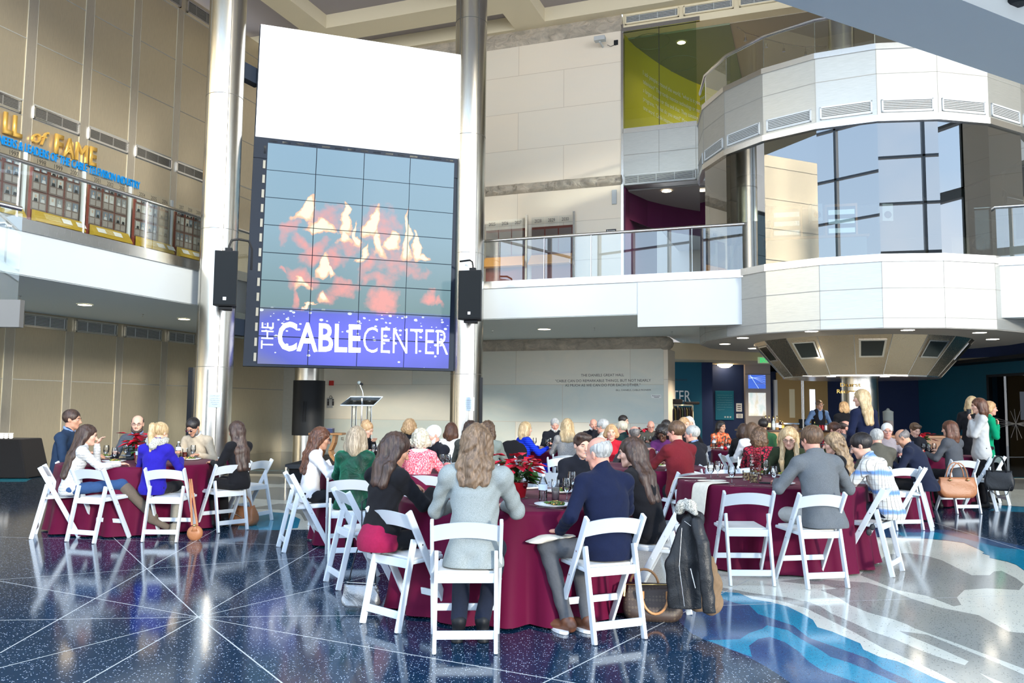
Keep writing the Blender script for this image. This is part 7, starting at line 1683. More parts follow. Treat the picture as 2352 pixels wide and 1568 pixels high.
def person(px_, py_, Y, head, label, hair=('short', 'brown'), sk='p', top=('sweater', None), legs=None, shoes=None, sex='m', pose='sit', lean=8, hy=0, hp=5, hr=0, R_=None, L_=None, beard=None, glasses=False, s=None, dx=0, knee=None, hl=None, vol=1.0, bv=1.0, rY=None, collar=None, bulk=1.0, tw=0, extra=None, seat=.47, cat='person', name='person', hol=None, no_legs=False, elb=.0, nc=0):
    """px, py: crown of the head in the photo, Y: distance; head: way the trunk faces (0 away, 90 right); hy/hp/hr: head turn, nod, tilt"""
    fem = sex == 'w'; hd = R(head); W = at_Y(px_, py_, Y); s_in = s
    ln = R(lean)
    def build_spine(s_):
        z0 = (seat + .085 * s_) if pose == 'sit' else .93 * s_
        P0 = np.array([0, 0, z0]); d = lambda a: np.array([0, math.sin(a), math.cos(a)])
        P1 = P0 + d(ln * .4) * .19 * s_; P2 = P1 + d(ln * .9) * .17 * s_; P3 = P2 + d(ln * 1.15) * .185 * s_
        Hm = rotm(hy, hp, hr); nd = nz(d(ln * .9) * .5 + Hm @ np.array([0, .12, 1]) * .5); hs = .5 + .5 * s_
        Hc = P3 + nd * .135 * s_ + Hm @ np.array([0, .012, .012])
        top_ = Hc + Hm @ np.array([0, -.02, .125 * hs])
        return P0, P1, P2, P3, Hm, Hc, hs, top_
    ch, sh_ = math.cos(hd), math.sin(hd)
    for it in range(4 if rY else 1):
        if rY and it: Y = rY + (-crown[0] * sh_ + crown[1] * ch); W = at_Y(px_, py_, Y)
        if s_in is None:
            base = seat if pose == 'sit' else 0; a = build_spine(1.0)[7][2] - base; s = (W.z - base) / a; s = max(.86, min(1.16, s))
        P0, P1, P2, P3, Hm, Hc, hs, crown = build_spine(s)
    off = Vector((crown[0] * ch + crown[1] * sh_, -crown[0] * sh_ + crown[1] * ch, 0))
    t = empty(name, (W.x - off.x + dx, Y - off.y, 0), -hd, label, cat)
    no_legs = False
    if pose == 'sit' and not rY and not nc:
        wd = label.replace(',', '').split()[:12]
        while wd[-1] in ('the', 'a', 'and', 'to', 'of', 'in', 'with', 'her', 'his', 'behind', 'from', 'at', 'down', 'near', 'by', 'for', 'turned', 'only'): wd.pop()
        place_chair(t.location.x, t.location.y, head, 'chair of the ' + ' '.join(wd))
    h = max(.0062, min(.0125, Y * .00105)); hc = h * 1.25
    up = nz(P3 - P1); X1 = np.array([math.cos(R(tw)), math.sin(R(tw)), 0]); fw = nz(np.cross(up, X1))
    SH = (.155 if fem else .178) * s; g = (.90 if fem else 1.0) * s * bulk
    shl = {i: P3 - up * .072 * s + X1 * i * SH - fw * .01 for i in (-1, 1)}
    # arms
    dflt = {-1: (-.15, .36, .84), 1: (.15, .36, .84)} if pose == 'sit' else {-1: (-.24, .06, .80 * s), 1: (.24, .06, .80 * s)}
    tg = {-1: L_ or dflt[-1], 1: R_ or dflt[1]}; arm = {}
    la, lb = .285 * s, .255 * s
    for i in (-1, 1):
        A = shl[i]; T = np.array(tg[i], float); v = T - A; dl = np.linalg.norm(v); mx = (la + lb) * .985
        if dl > mx: T = A + v * mx / dl; dl = mx
        x = (la * la - lb * lb + dl * dl) / (2 * dl); hgt = math.sqrt(max(la * la - x * x, 0)); vd = nz(T - A)
        hint = np.array([i * (.55 + elb), -.25, -1.0]); hint = nz(hint - vd * (hint @ vd)); arm[i] = (A, A + vd * x + hint * hgt, T)
    # legs
    rt_ = .07 * s
    lg = {}
    for i in (-1, 1):
        hip = P0 + np.array([i * .088 * s, 0, -.01])
        if pose == 'sit':
            kn, an = np.array([i * .115, .43 * s, seat + .065]), np.array([i * .11, .37 * s, .085])
            if knee and i in knee: kn, an = np.array(knee[i][0], float), np.array(knee[i][1], float)
        else: kn, an = np.array([i * .095, .02, .50 * s]), np.array([i * .10, -.01, .085])
        lg[i] = (hip, kn, an)
    HH = lambda *p: Hc + Hm @ (np.array(p) * hs)
    # ---- body (one continuous surface)
    F = Field(); fl = (fw, .72)
    F.cone(P0 + up * .03, P1, .112 * g, .10 * g, .05, fl).cone(P1, P2, .108 * g, .128 * g, .05, fl).cone(P2, P3 - up * .05, .128 * g, .06 * g, .06, fl).cone(shl[-1] * .92 + P3 * .08, shl[1] * .92 + P3 * .08, .046 * s, .046 * s, .05)
    for i in (-1, 1): F.cone(P3 + up * .0, shl[i], .040 * s, .042 * s, .04)
    F.cone(P3 - up * .03, HH(0, -.022, -.055), .050 * s if not fem else .042 * s, .052 * hs if not fem else .045 * hs, .03)
    for i in (-1, 1):
        A, E, T = arm[i]; F.cone(A, E, .042 * s, .036 * s, .03).cone(E, T, .037 * s, .024 * s, .02)
        if not no_legs: hip, kn, an = lg[i]; F.cone(hip + [0, .03 if pose == 'sit' else .01, .01], kn, .060 * s, .050 * s, .04).cone(kn, an, .052 * s, .035 * s, .02).cone(an, an + [0, .02, -.03], .030, .026, .02)
        # hand: palm, four fingers, thumb
        fd = nz(nz(T - E) + np.array([0, .5, -.15])) ; sd_ = nz(np.cross(fd, [0, 0, 1])); nn = np.cross(sd_, fd); cu = .35
        hn = (hl or {}).get(i)
        if hn: fd = nz(hn[0]); nn = nz(np.cross(np.cross(fd, hn[1]), fd)); sd_ = np.cross(fd, nn); cu = hn[2]
        ins_ = -i  # thumb on the inner side
        pm = T + fd * .055 * s; F.cone(T, pm, .024 * s, .030 * s, .015, (nn, .55)).cone(pm - sd_ * .02, pm + sd_ * .02, .022 * s, .022 * s, .012, (nn, .6))
        for q, (o_, l_) in enumerate(((-.030, .030), (-.010, .036), (.010, .034), (.028, .027))):
            b0 = pm + fd * .018 + sd_ * o_ * ins_ * -1; a1, a2 = cu, cu * 2.4
            d1 = fd * math.cos(a1) - nn * math.sin(a1); d2 = fd * math.cos(a2) - nn * math.sin(a2); b1 = b0 + d1 * l_ * s * 1.05; b2 = b1 + d2 * l_ * s * .95
            F.cone(b0, b1, .0095 * s, .0088 * s, .006).cone(b1, b2, .0088 * s, .0075 * s, .004)
        tb = T + fd * .022 + sd_ * ins_ * .022; td = nz(fd * .75 + sd_ * ins_ * .75 - nn * .35); F.cone(tb, tb + td * .034, .012 * s, .0105 * s, .01).cone(tb + td * .034, tb + td * .034 + nz(fd - nn * .3) * .028, .0105 * s, .008 * s, .004)
    # head
    F.ell(HH(0, -.016, .034), np.array([.074, .090, .083]) * hs, Hm, .02).ell(HH(0, .020, -.034), np.array([.056 if fem else .060, .064, .074]) * hs, Hm, .03)
    F.cone(HH(0, .066, -.096), HH(0, .060, -.090), .017 * hs, .02 * hs, .022).cone(HH(-.026, .072, .020), HH(.026, .072, .020), .012 * hs, .012 * hs, .018)
    for i in (-1, 1):
        F.ell(HH(i * .030, .098, .004), np.array([.015, .016, .010]) * hs, Hm, .012, sub=True).ell(HH(i * .042, .052, -.022), np.array([.020, .02, .018]) * hs, Hm, .025)
        F.ell(HH(i * .077, -.008, -.006), np.array([.009, .019, .031]) * hs, Hm @ rotm(-i * 14, 0, 0), .006); F.ell(HH(i * .084, .000, -.004), np.array([.006, .009, .015]) * hs, Hm, .004, sub=True)
        F.cone(HH(i * .045, .028, -.075), HH(i * .012, .06, -.095), .014 * hs, .014 * hs, .02)
    F.cone(HH(0, .084, .004), HH(0, .106, -.030), .0075 * hs, .0115 * hs, .010).cone(HH(-.011, .096, -.035), HH(.011, .096, -.035), .008 * hs, .008 * hs, .006)
    F.cone(HH(-.017, .076, -.058), HH(.017, .076, -.058), .0075 * hs, .0075 * hs, .007).cone(HH(-.014, .075, -.070), HH(.014, .075, -.070), .008 * hs, .008 * hs, .007)
    vs, qs = F.mesh(h, zmin=.006)
    if pose == 'sit' and not knee: m_ = (vs[:, 1] < .26) & (vs[:, 2] > .3) & (np.abs(vs[:, 0]) < .25); vs[m_, 2] = np.maximum(vs[m_, 2], seat + .012)
    cen = vs[qs].mean(1); loc = (cen - Hc) @ Hm / hs
    lipm = (np.abs(loc[:, 0]) < .021) & (np.abs(loc[:, 2] + .064) < (.0065 if Y < 9 else .0085)) & (loc[:, 1] > .068)
    ex = MB()
    for i in (-1, 1):
        c = HH(i * .030, .0735, .002); ex.ball(tuple(c), (.0125 * hs, .0125 * hs, .0085 * hs), 10, 1); q = HH(i * .030, .0815, .0015); ex.ball(tuple(q), .0056 * hs, 8, 2)
        ex.tube([tuple(HH(i * .017, .088, .019)), tuple(HH(i * .032, .0865, .0235)), tuple(HH(i * .047, .072, .018))], [.003 * hs, .0042 * hs, .002 * hs], 6, 3)
        ex.tube([tuple(HH(i * .017, .082, .006)), tuple(HH(i * .030, .0865, .0085)), tuple(HH(i * .043, .075, .005))], .0036 * hs, 5, 3 if fem else 0)
    hm = HM[hair[1]] if hair[1] else HM['dkgrey']
    np_obj('body', vs, qs, [SK[sk], M_eyew, M_iris, hm if hair[1] not in ('white', 'blonde') else HM['ash'], M_lip], t, midx=np.where(lipm, 4, 0), extra=ex)
    # ---- hair
    st_ = hair[0]; dn = nz(-up + np.array([0, -.05, -.55])); bw = -fw * (1.0 if st_ == 'long' else .15); LL = hair[2] if len(hair) > 2 else .3
    if st_ != 'none':
        G = Field(); v_ = vol
        G.ell(HH(0, -.022, .036), np.array([.083, .101, .090]) * hs * (.5 + .5 * v_) + (.003 if st_ != 'rim' else -.003), Hm, .02)
        bk = HH(0, -.075, -.02)
        if st_ in ('bob', 'curly', 'long'):
            for i in (-1, 1): G.cone(HH(i * .070, -.02, .03), HH(i * .072, -.018, -.03), .030 * v_, .032 * v_, .03)
            G.cone(HH(0, -.06, .02), bk, .066 * v_, .064 * v_, .03)
            l0 = LL if st_ == 'long' else (LL if len(hair) > 2 else .11)
            for i in (-1, 0, 1):
                a = HH(i * .068, -.025 if i else -.07, -.03); m_ = a + dn * l0 * .5 + bw * (.055 if i else .025) + X1 * i * .012; e_ = a + dn * (l0 if i else l0 * .97) + bw * (.085 if i else .05) + X1 * i * .004
                G.path([a, m_, e_], [.033 * v_ if i else .058 * v_, (.036 if i else .062) * v_, (.030 if i else .048) * v_], .035)
            if st_ == 'long' and hair[3:] == ('front',):
                for i in (-1, 1): a = HH(i * .073, .005, -.0); q_ = np.array([0, 0, -1.]); G.path([a, a + q_ * .13, a + q_ * .24 + Hm @ np.array([i * .01, .05, 0]), a + q_ * .36 + Hm @ np.array([0, .07, 0])], [.022, .026, .028, .016], .02)
        if st_ == 'ponytail': a = HH(0, -.105, .055); G.path([a, a + Hm @ np.array([0, -.045, -.02]), a + dn * .12 + Hm @ np.array([0, -.06, 0]), a + dn * LL + Hm @ np.array([0, -.045, 0])], [.022, .035, .036, .014], .015)
        if st_ == 'updo': G.ell(HH(0, -.05, .11), (.045, .04, .035), Hm, .02).ell(HH(.02, -.09, .085), (.035, .03, .03), Hm, .02)
        if st_ == 'side': G.cone(HH(-.05, .05, .085), HH(.055, .045, .095), .022, .026, .03)
        lowcut = {'short': .0, 'side': .0, 'rim': .0}.get(st_)
        G.ell(HH(0, .108, -.028), np.array([.066, .064, .098]) * hs, Hm, .012, sub=True)
        if lowcut is not None:
            G.ell(HH(0, .03, -.125), np.array([.13, .10, .105]) * hs, Hm, .012, sub=True); G.ell(HH(0, -.06, -.155), np.array([.13, .10, .10]) * hs, Hm, .015, sub=True)
            for i in (-1, 1): G.ell(HH(i * .088, .0, -.02), np.array([.022, .026, .036]) * hs, Hm, .006, sub=True)
        if st_ == 'rim': G.ell(HH(0, .085, .045), np.array([.10, .085, .10]) * hs, Hm, .01, sub=True).ell(HH(0, .03, .118), np.array([.090, .135, .086]) * hs, Hm, .012, sub=True)
        wv, fq = {'curly': (.007, 95), 'long': (.0028, 48), 'bob': (.0022, 50), 'updo': (.004, 80)}.get(st_, (.0018, 70))
        if len(hair) > 3 and 'wavy' in hair[3:]: wv = .0055
        vs, qs = G.mesh(h, wrinkle=wv if st_ == 'curly' or wv > .005 else wv * .3, freq=fq, seed=px_ * .37, strand=.0035 if st_ in ('long', 'bob', 'ponytail') else .002); np_obj('hair', vs, qs, hm, t)
    if beard:
        G = Field(); G.path([HH(-.062, .0, -.035), HH(-.05, .035, -.080), HH(0, .066, -.108), HH(.05, .035, -.080), HH(.062, .0, -.035)], [.012, .022, .026 * bv, .022, .012], .02).cone(HH(-.02, .082, -.049), HH(.02, .082, -.049), .0075, .0075, .01)
        G.ell(HH(0, .088, -.064), np.array([.022, .02, .008]), Hm, .006, sub=True); vs, qs = G.mesh(h, wrinkle=.002, freq=80); np_obj('beard', vs, qs, HM[beard], t)
    if glasses:
        m = MB()
        for i in (-1, 1): m.tube([tuple(HH(i * .031 + .021 * math.cos(a), .099, .003 + .015 * math.sin(a))) for a in [k * math.pi / 6 for k in range(13)]], .0017, 5)
        m.tube([tuple(HH(-.010, .100, .006)), tuple(HH(.010, .100, .006))], .0017, 5)
        for i in (-1, 1): m.tube([tuple(HH(i * .052, .098, .008)), tuple(HH(i * .079, .075, .010)), tuple(HH(i * .081, .0, .008))], .0016, 5)
        go = m.build('spectacles', M_dark if glasses is True else glasses, t)
        m = MB()
        for i in (-1, 1): m.poly([tuple(HH(i * .031 + .020 * math.cos(a), .099, .003 + .014 * math.sin(a))) for a in [k * math.pi / 6 for k in range(12)]])
        m.build('lenses', M_lens, go)
    # ---- clothes
    st_t, mt_ = top; jk = st_t in ('jacket', 'coat'); e1 = .017 if jk else .012
    G = Field(); hem = P0 - (up * (.07 if jk else (-.012 if pose == 'sit' else .10)) * s)
    if extra and 'hem' in extra: hem = P0 + up * extra['hem']
    G.cone(hem, P1, (.168 if jk else .166) * max(g, .96 * s) + e1 + (.022 if pose == 'stand' else 0), .118 * g + e1 + (.012 if jk else .006), .05, (fw, .76)).cone(P1, P2, .118 * g + e1 + .006, .132 * g + e1, .05, (fw, .76)).cone(P2, P3 - up * .05, .132 * g + e1, .062 * g + e1, .06, (fw, .76))
    G.cone(shl[-1] * .95 + P3 * .05, shl[1] * .95 + P3 * .05, .047 * s + e1, .047 * s + e1, .05)
    for i in (-1, 1): G.cone(P3 - up * .012, shl[i] - up * .0, .044 * s + e1 * .8, .046 * s + e1 * .7, .04)
    G.cone(P3 - up * .045, P3 + (HH(0, -.02, -.05) - P3) * (.62 if collar == 'roll' else .22), .060 * g + e1, (.052 if not fem else .046) * s + e1 * .6, .02)
    if fem: 
        for i in (-1, 1): G.ell(P2 + X1 * i * .062 * s + fw * .062 * s, (.055 * s, .05 * s, .055 * s), None, .04)
    sl = extra and extra.get('short')
    for i in (-1, 1):
        A, E, T = arm[i]; es = e1 - (.005 if jk else 0); G.cone(A, E, .046 * s + es, .038 * s + es, .03)
        w_ = E + (T - E) * (.25 if sl else .95); G.cone(E, w_, .038 * s + es, (.040 if sl else .029) * s + e1 * .7, .02)
    if jk and st_t == 'coat' and pose == 'stand': G.cone(P0, P0 - up * .35, .165 * g, .175 * g, .05, (fw, .8))
    if jk and pose == 'sit': G.cone(P0 - fw * .04 - X1 * .05, P0 - fw * .03 - up * .075 - X1 * .07, .11, .12, .04).cone(P0 - fw * .04 + X1 * .05, P0 - fw * .03 - up * .075 + X1 * .07, .11, .12, .04)
    if jk:
        rg = [P3 + up * (.034 + .014 * math.cos(q * .45)) * s - fw * math.cos(q * .42) * .062 * s + X1 * math.sin(q * .42) * .068 * s for q in range(-6, 7)]; G.path(rg, [.013] * 13, .008)
    # open neck so the skin shows
    G.ell(P3 + up * .055 + fw * .052, (.040, .05, .05), None, .015, sub=True) if collar not in ('roll',) else None
    vs, qs = G.mesh(hc, wrinkle=.0042 if jk else .0034, freq=24 if jk else 30, seed=px_ * .13)
    if pose == 'sit': vs[:, 2] = np.maximum(vs[:, 2], seat + .004)
    np_obj(st_t, vs, qs, mt_, t)
    if collar and collar != 'roll':   # shirt collar ring
        m = MB(); kk = []
        for q in range(15):
            a = math.pi * (1.5 + .18 + (2 - .36) * q / 14) - math.pi ; c_ = P3 + up * .022 * s + X1 * math.cos(a + math.pi) * .058 * s - fw * math.sin(a + math.pi) * .052 * s * -1
            kk.append(c_)
        kk = [P3 + up * (.030 + .018 * math.cos((q - 7) * .45)) * s - fw * math.cos((q - 7) * .40) * .060 * s + X1 * math.sin((q - 7) * .40) * .064 * s for q in range(15)]
        m.tube([tuple(c_) for c_ in kk], [.010] + [.0145] * 13 + [.010], 8); m.build('shirt_collar', MATS[collar] if isinstance(collar, str) else collar, t, smooth=True)
    if not no_legs:
        lm = legs or MATS['trouser_black']; G = Field(); G.cone(P0 - X1 * .05, P0 + X1 * .05, .112 * g, .112 * g, .05)
        for i in (-1, 1): hip, kn, an = lg[i]; G.cone(hip, kn, (.074 * bulk if pose == 'sit' else .082) * s, .068 * s, .04).cone(kn, an + [0, 0, .0], .066 * s, .050 * s, .02)
        vs, qs = G.mesh(hc * 1.1, wrinkle=.003, freq=26, seed=px_)
        if pose == 'sit' and not knee: m_ = (vs[:, 1] < .24) & (vs[:, 2] > .3); vs[m_, 2] = np.maximum(vs[m_, 2], seat + .002)
        np_obj('trousers', vs, qs, lm, t)
        for i in (-1, 1):
            hip, kn, an = lg[i]; G = Field(); sm = shoes or M_black; ft = nz(an - kn); fd = np.array([0, 1., 0]) if abs(an[2] - .085) < .05 else nz(np.array([0, .6, -.8]))
            if knee and i in knee and len(knee[i]) > 2: fd = nz(knee[i][2])
            G.cone(an + [0, -.01, -.012], an - fd * .02 + [0, 0, -.035], .046, .042, .02).cone(an - fd * .03 + [0, 0, -.042], an + fd * .15 + [i * .012, 0, -.05], .040, .036, .02)
            if extra and extra.get('boots'): G.cone(kn + (an - kn) * .12, an, .074 * s, .052 * s, .02)
            lw = an[2] - .085 + .002 if not (knee and i in knee and len(knee[i]) > 2) else .002; vs, qs = G.mesh(hc * .9, zmin=max(.002, lw)); so_ = np_obj('boot' if extra and extra.get('boots') else 'shoe', vs, qs, sm, t)
            if extra and extra.get('sole'): m = MB(); c_ = an + fd * .055; m.prism([(c_[0] + i * .006 + .047 * math.cos(a), c_[1] + .118 * math.sin(a)) for a in [k * math.pi / 8 for k in range(16)]], max(.002, lw), max(.002, lw) + .018); m.build('sole', M_wlet, so_)
    return t, dict(P0=P0, P1=P1, P2=P2, P3=P3, Hm=Hm, Hc=Hc, HH=HH, arm=arm, s=s, up=up, fw=fw, hs=hs)
# ================================================================== PEOPLE
mat('trouser_black', (.012, .012, .014), .85); MATS['trouser_black'] = fabric('trouser_black_cloth', (.012, .012, .014))
FB = lambda n, c, **k: fabric(n, c, **k)
t_greyp = FB('trouser_grey', (.085, .088, .095)); t_lt = FB('trouser_light', (.42, .41, .38)); t_jean = FB('denim', (.03, .07, .17)); t_navy = FB('trouser_navy', (.012, .016, .03))
f_navy = FB('knit_navy', (.007, .011, .034)); f_black = FB('knit_black', (.008, .008, .010)); f_suit = FB('suit_black', (.010, .011, .016)); f_suitn = FB('suit_navy', (.010, .014, .032)); f_blue = FB('knit_royal_blue', (.018, .012, .28))
f_beige = FB('knit_beige', (.44, .36, .26)); f_white = FB('cotton_white', (.66, .65, .66), fac=.1); f_maroon = FB('knit_maroon', (.13, .012, .018)); f_dkgreen = FB('knit_dark_green', (.022, .03, .014)); f_green = FB('knit_green', (.0, .26, .12)); f_green2 = FB('shirt_green', (.03, .10, .04))
f_purple = FB('blouse_purple', (.09, .02, .10)); f_teal = FB('collar_teal', (.0, .12, .09)); f_shirtb = FB('shirt_blue', (.16, .24, .42)); f_offw = FB('blouse_offwhite', (.74, .70, .62)); f_olive = FB('jacket_olive', (.075, .072, .058)); f_cream = FB('jacket_cream', (.55, .53, .45)); f_redt = FB('top_red', (.45, .015, .03))
f_tealsk = FB('skirt_green', (.0, .25, .13))
def weave(name, a, b, sc=160, rough=.95):
    m = mat(name, a, rough, spec=.2); t = NT(m); f = t.noise(t.coord(scale=(1, 1, 1)), sc * 2.4, 1); g = t.noise(t.coord(), 5, 2)
    t.color(t.ramp(f, [(.4, a), (.6, b)])); t.bump(g, .12, .03); return m
f_gblaz = weave('blazer_light_grey', (.20, .225, .215), (.31, .335, .325)); f_gjack = weave('jacket_mid_grey', (.095, .105, .115), (.15, .16, .17)); f_gcard = weave('cardigan_grey', (.19, .18, .17), (.33, .31, .29), 60); f_gbl2 = weave('blazer_charcoal', (.05, .055, .065), (.085, .09, .10)); f_lgs = weave('sweater_light_grey', (.40, .40, .39), (.50, .50, .49), 90)
def banded(name, a, b, sz, thr=.5, noise_=.6, axis=2, rough=.9, bump_=.3):
    m = mat(name, a, rough, spec=.2); t = NT(m); v = t.coord(); s_ = t.sep(v)
    z = t.math('ADD', t.math('MULTIPLY', s_[axis], sz), t.math('MULTIPLY', t.noise(v, 40, 3), noise_)); w_ = t.math('SINE', z)
    k = t.ramp(w_, [(thr, (0, 0, 0)), (min(.99, thr + .12), (1, 1, 1))]); t.color(t.mix(k, a, b)); t.bump(t.math('ADD', w_, t.noise(v, 70, 2)), bump_, .008); return m
f_pink = banded('knit_pink', (.62, .055, .08), (.80, .42, .42), 55, .80, 1.6); 
def _p():
    t = NT(f_pink); v = t.coord(scale=(1, 1, 1)); n_ = t.noise(t.coord(scale=(1, 1, .35)), 120, 2); t.color(t.mix(t.ramp(n_, [(.45, (0, 0, 0)), (.6, (1, 1, 1))]), (.60, .06, .10), (.85, .40, .40)))
_p()
f_stripe = banded('knit_white_stripe', (.56, .56, .55), (.28, .28, .29), 210, .93, 9.0); f_bluerib = banded('ribbed_blue_dress', (.004, .02, .40), (.01, .05, .62), 190, .5, 1.0)
def velvet():
    m = mat('green_velvet', (.002, .022, .012), .55, spec=.3, sheen=1.0); t = NT(m); i = t.b.inputs.get('Sheen Tint')
    if i: i.default_value = (.02, .35, .20, 1)
    f = t.noise(t.coord(), 7, 3, .6, 1); t.color(t.ramp(f, [(.35, (.001, .012, .006)), (.65, (.004, .05, .028))])); t.bump(f, .6, .05); return m
f_velvet = velvet()
def plaid():
    m = mat('plaid_shirt', (.7, .7, .7), .85, spec=.2); t = NT(m); v = t.coord(); s_ = t.sep(v)
    vx = t.math('MULTIPLY', t.math('ARCTAN2', s_[0], t.math('SUBTRACT', s_[1], .08)), .16)
    band = t.ramp(t.math('SINE', t.math('ADD', t.math('MULTIPLY', s_[2], 36), t.math('MULTIPLY', t.noise(v, 9, 2), 1.5))), [(.45, (.62, .62, .58)), (.95, (.13, .26, .52))])
    l1 = t.math('GREATER_THAN', t.math('SINE', t.math('MULTIPLY', vx, 190)), .90); l2 = t.math('GREATER_THAN', t.math('SINE', t.math('MULTIPLY', s_[2], 130)), .955)
    c = t.mix(t.math('MULTIPLY', l1, .8), band, (.10, .10, .10)); c = t.mix(t.math('MULTIPLY', l2, .5), c, (.25, .2, .16)); t.color(c); t.bump(t.noise(v, 9, 3), .5, .03); return m
f_plaid = plaid()
def argyle():
    m = mat('argyle_sweater', (.02, .035, .07), .95, spec=.2); t = NT(m); v = t.coord(); s_ = t.sep(v)
    a = t.math('ADD', t.math('MULTIPLY', s_[0], 16), t.math('MULTIPLY', s_[2], 9)); b = t.math('SUBTRACT', t.math('MULTIPLY', s_[0], 16), t.math('MULTIPLY', s_[2], 9))
    k = t.math('MULTIPLY', t.math('GREATER_THAN', t.math('SINE', a), .2), t.math('GREATER_THAN', t.math('SINE', b), .2)); fr = t.math('MULTIPLY', t.math('GREATER_THAN', s_[1], .06), t.math('LESS_THAN', t.math('ABSOLUTE', s_[0]), .12))
    ln_ = t.math('MULTIPLY', t.math('GREATER_THAN', t.math('SINE', t.math('MULTIPLY', a, 1.0)), .985), fr)
    c = t.mix(t.math('MULTIPLY', k, fr), (.016, .032, .065), (.17, .18, .22)); t.color(t.mix(ln_, c, (.4, .4, .45))); t.bump(t.noise(v, 60, 2), .3, .01); return m
f_arg = argyle()
def redpat():
    m = mat('red_black_patterned_knit', (.35, .01, .03), .9); t = NT(m); vo = t.new('TexVoronoi'); vo.feature = 'DISTANCE_TO_EDGE'; vo.inputs['Scale'].default_value = 22; t.link(t.coord(), vo.inputs['Vector'])
    t.color(t.ramp(vo.outputs['Distance'], [(.07, (.012, .006, .01)), (.12, (.36, .012, .035))])); return m
f_redpat = redpat()
def orangep():
    m = mat('orange_print', (.6, .1, .03), .8); t = NT(m); t.color(t.ramp(t.noise(t.coord(), 16, 3), [(.42, (.05, .04, .03)), (.48, (.55, .08, .02)), (.6, (.6, .25, .12))], 'CONSTANT')); return m
f_orange = orangep()
def lace():
    m = mat('white_lace', (.75, .70, .62), .8); t = NT(m); vo = t.new('TexVoronoi'); vo.inputs['Scale'].default_value = 60; t.link(t.coord(), vo.inputs['Vector']); t.color(t.ramp(vo.outputs['Distance'], [(.22, (.25, .18, .15)), (.30, (.78, .74, .68))])); return m
f_lace = lace(); f_scarf = weave('marled_scarf', (.16, .16, .14), (.62, .60, .52), 70)
s_brown = mat('brown_shoe', (.13, .05, .025), .35); s_boot = fabric('taupe_suede', (.13, .10, .075)); s_bootg = fabric('grey_boot', (.32, .31, .27))
P = person
# --- leftmost table
P(166, 939, 10.25, 84, 'man with short dark hair and navy argyle sweater in profile at the far left', ('short', 'dkbrown'), 't', ('sweater', f_arg), hp=4, bulk=1.08, collar=f_shirtb, R_=(.12, .34, .86), L_=(-.14, .34, .82), nc=1)
t, J = P(205, 979, 9.15, 52, 'woman with very long brown hair and pale striped sweater, boots crossed', ('long', 'dkbrown', .46), 'p', ('sweater', f_stripe), sex='w', hy=18, hp=12, lean=16, legs=t_jean, shoes=s_boot, R_=(.13, .46, .80), L_=(.03, .24, 1.02), extra=dict(boots=1), knee={1: ((.20, .48, .58), (.40, .78, .22), (.3, .8, -.4)), -1: ((-.06, .44, .52), (-.02, .46, .085))}, rY=9.083)
P(317, 953, 11.05, 176, 'bald bearded man with glasses and grey argyle sweater facing the camera', ('rim', 'dkbrown'), 'p', ('sweater', FB('knit_slate', (.06, .07, .09))), hy=-12, hp=4, beard='dkbrown', glasses=True, collar=f_shirtb)
t, J = P(374, 972, 8.85, 2, 'woman in royal blue sweater and knit scarf with blonde ponytail, seen from behind', ('ponytail', 'blonde', .30), 'p', ('sweater', f_blue), sex='w', hy=20, hp=22, lean=8, shoes=s_bootg, collar='roll', extra=dict(boots=1), rY=9.174)
G = Field(); c = J['P3'] + J['up'] * .035; ring = [c + np.array([math.cos(a) * .088, math.sin(a) * .078, .012 * math.sin(2 * a)]) for a in [k * math.pi / 6 for k in range(13)]]; G.path(ring, [.034] * 13, .02); G.path([c + np.array([.05, -.07, 0]), c + np.array([.0, -.10, -.055]), c + np.array([-.06, -.06, -.02])], [.03, .036, .03], .02); vs, qs = G.mesh(.008, wrinkle=.005, freq=60); np_obj('scarf', vs, qs, f_scarf, t)
P(438, 962, 10.9, 196, 'man with dark hair and glasses in a beige sweater looking down at his plate', ('short', 'black'), 't', ('sweater', f_beige), hp=34, lean=16, glasses=True, beard='dkgrey', bv=.6, collar=FB('shirt_pale', (.5, .55, .58)), L_=(-.22, .34, .82), R_=(.1, .32, .84))
t, J = P(541, 968, 9.45, -62, 'woman with very long dark hair, black top and maroon scarf at the left table', ('long', 'dkbrown', .44), 't', ('sweater', f_black), sex='w', hp=14, lean=6, R_=(.10, .36, .80), L_=(-.12, .32, .78), rY=9.891)
G = Field(); c = J['P3']; G.path([c + J['fw'] * .07 - J['up'] * .02, c + J['fw'] * .13 - J['up'] * .14, c + J['fw'] * .14 - J['up'] * .30], [.045, .05, .04], .02); vs, qs = G.mesh(.010, wrinkle=.005, freq=50); np_obj('scarf', vs, qs, FB('scarf_maroon', (.13, .01, .04)), t)
# --- second table from the left
P(741, 993, 8.75, 74, 'girl with glasses, long brown hair and white top in profile', ('long', 'auburn', .34, 'wavy'), 't', ('sweater', f_white), sex='w', hp=14, lean=10, glasses=True, R_=(.12, .38, .84), L_=(-.13, .40, .84), extra=dict(short=1), rY=8.626)
P(820, 981, 8.15, 4, 'woman in dark green velvet jacket with ash blonde bob, from behind', ('bob', 'ash', .12), 'p', ('jacket', f_velvet), sex='w', bulk=1.10, vol=1.12, hy=0, lean=8, rY=8.163)
P(848, 969, 12.0, 120, 'woman with sandy updo lifting food to her mouth behind the green velvet jacket', ('updo', 'sandy'), 'p', ('sweater', f_black), sex='w', hp=24, hy=-12, lean=18, L_=(-.02, .30, .96), no_legs=True)
P(941, 962, 12.3, -4, 'person with curly blonde hair and black collar, from behind, near the stage', ('curly', 'sandy', .04), 'p', ('jacket', f_black), sex='w', vol=1.1, collar='roll', no_legs=True)
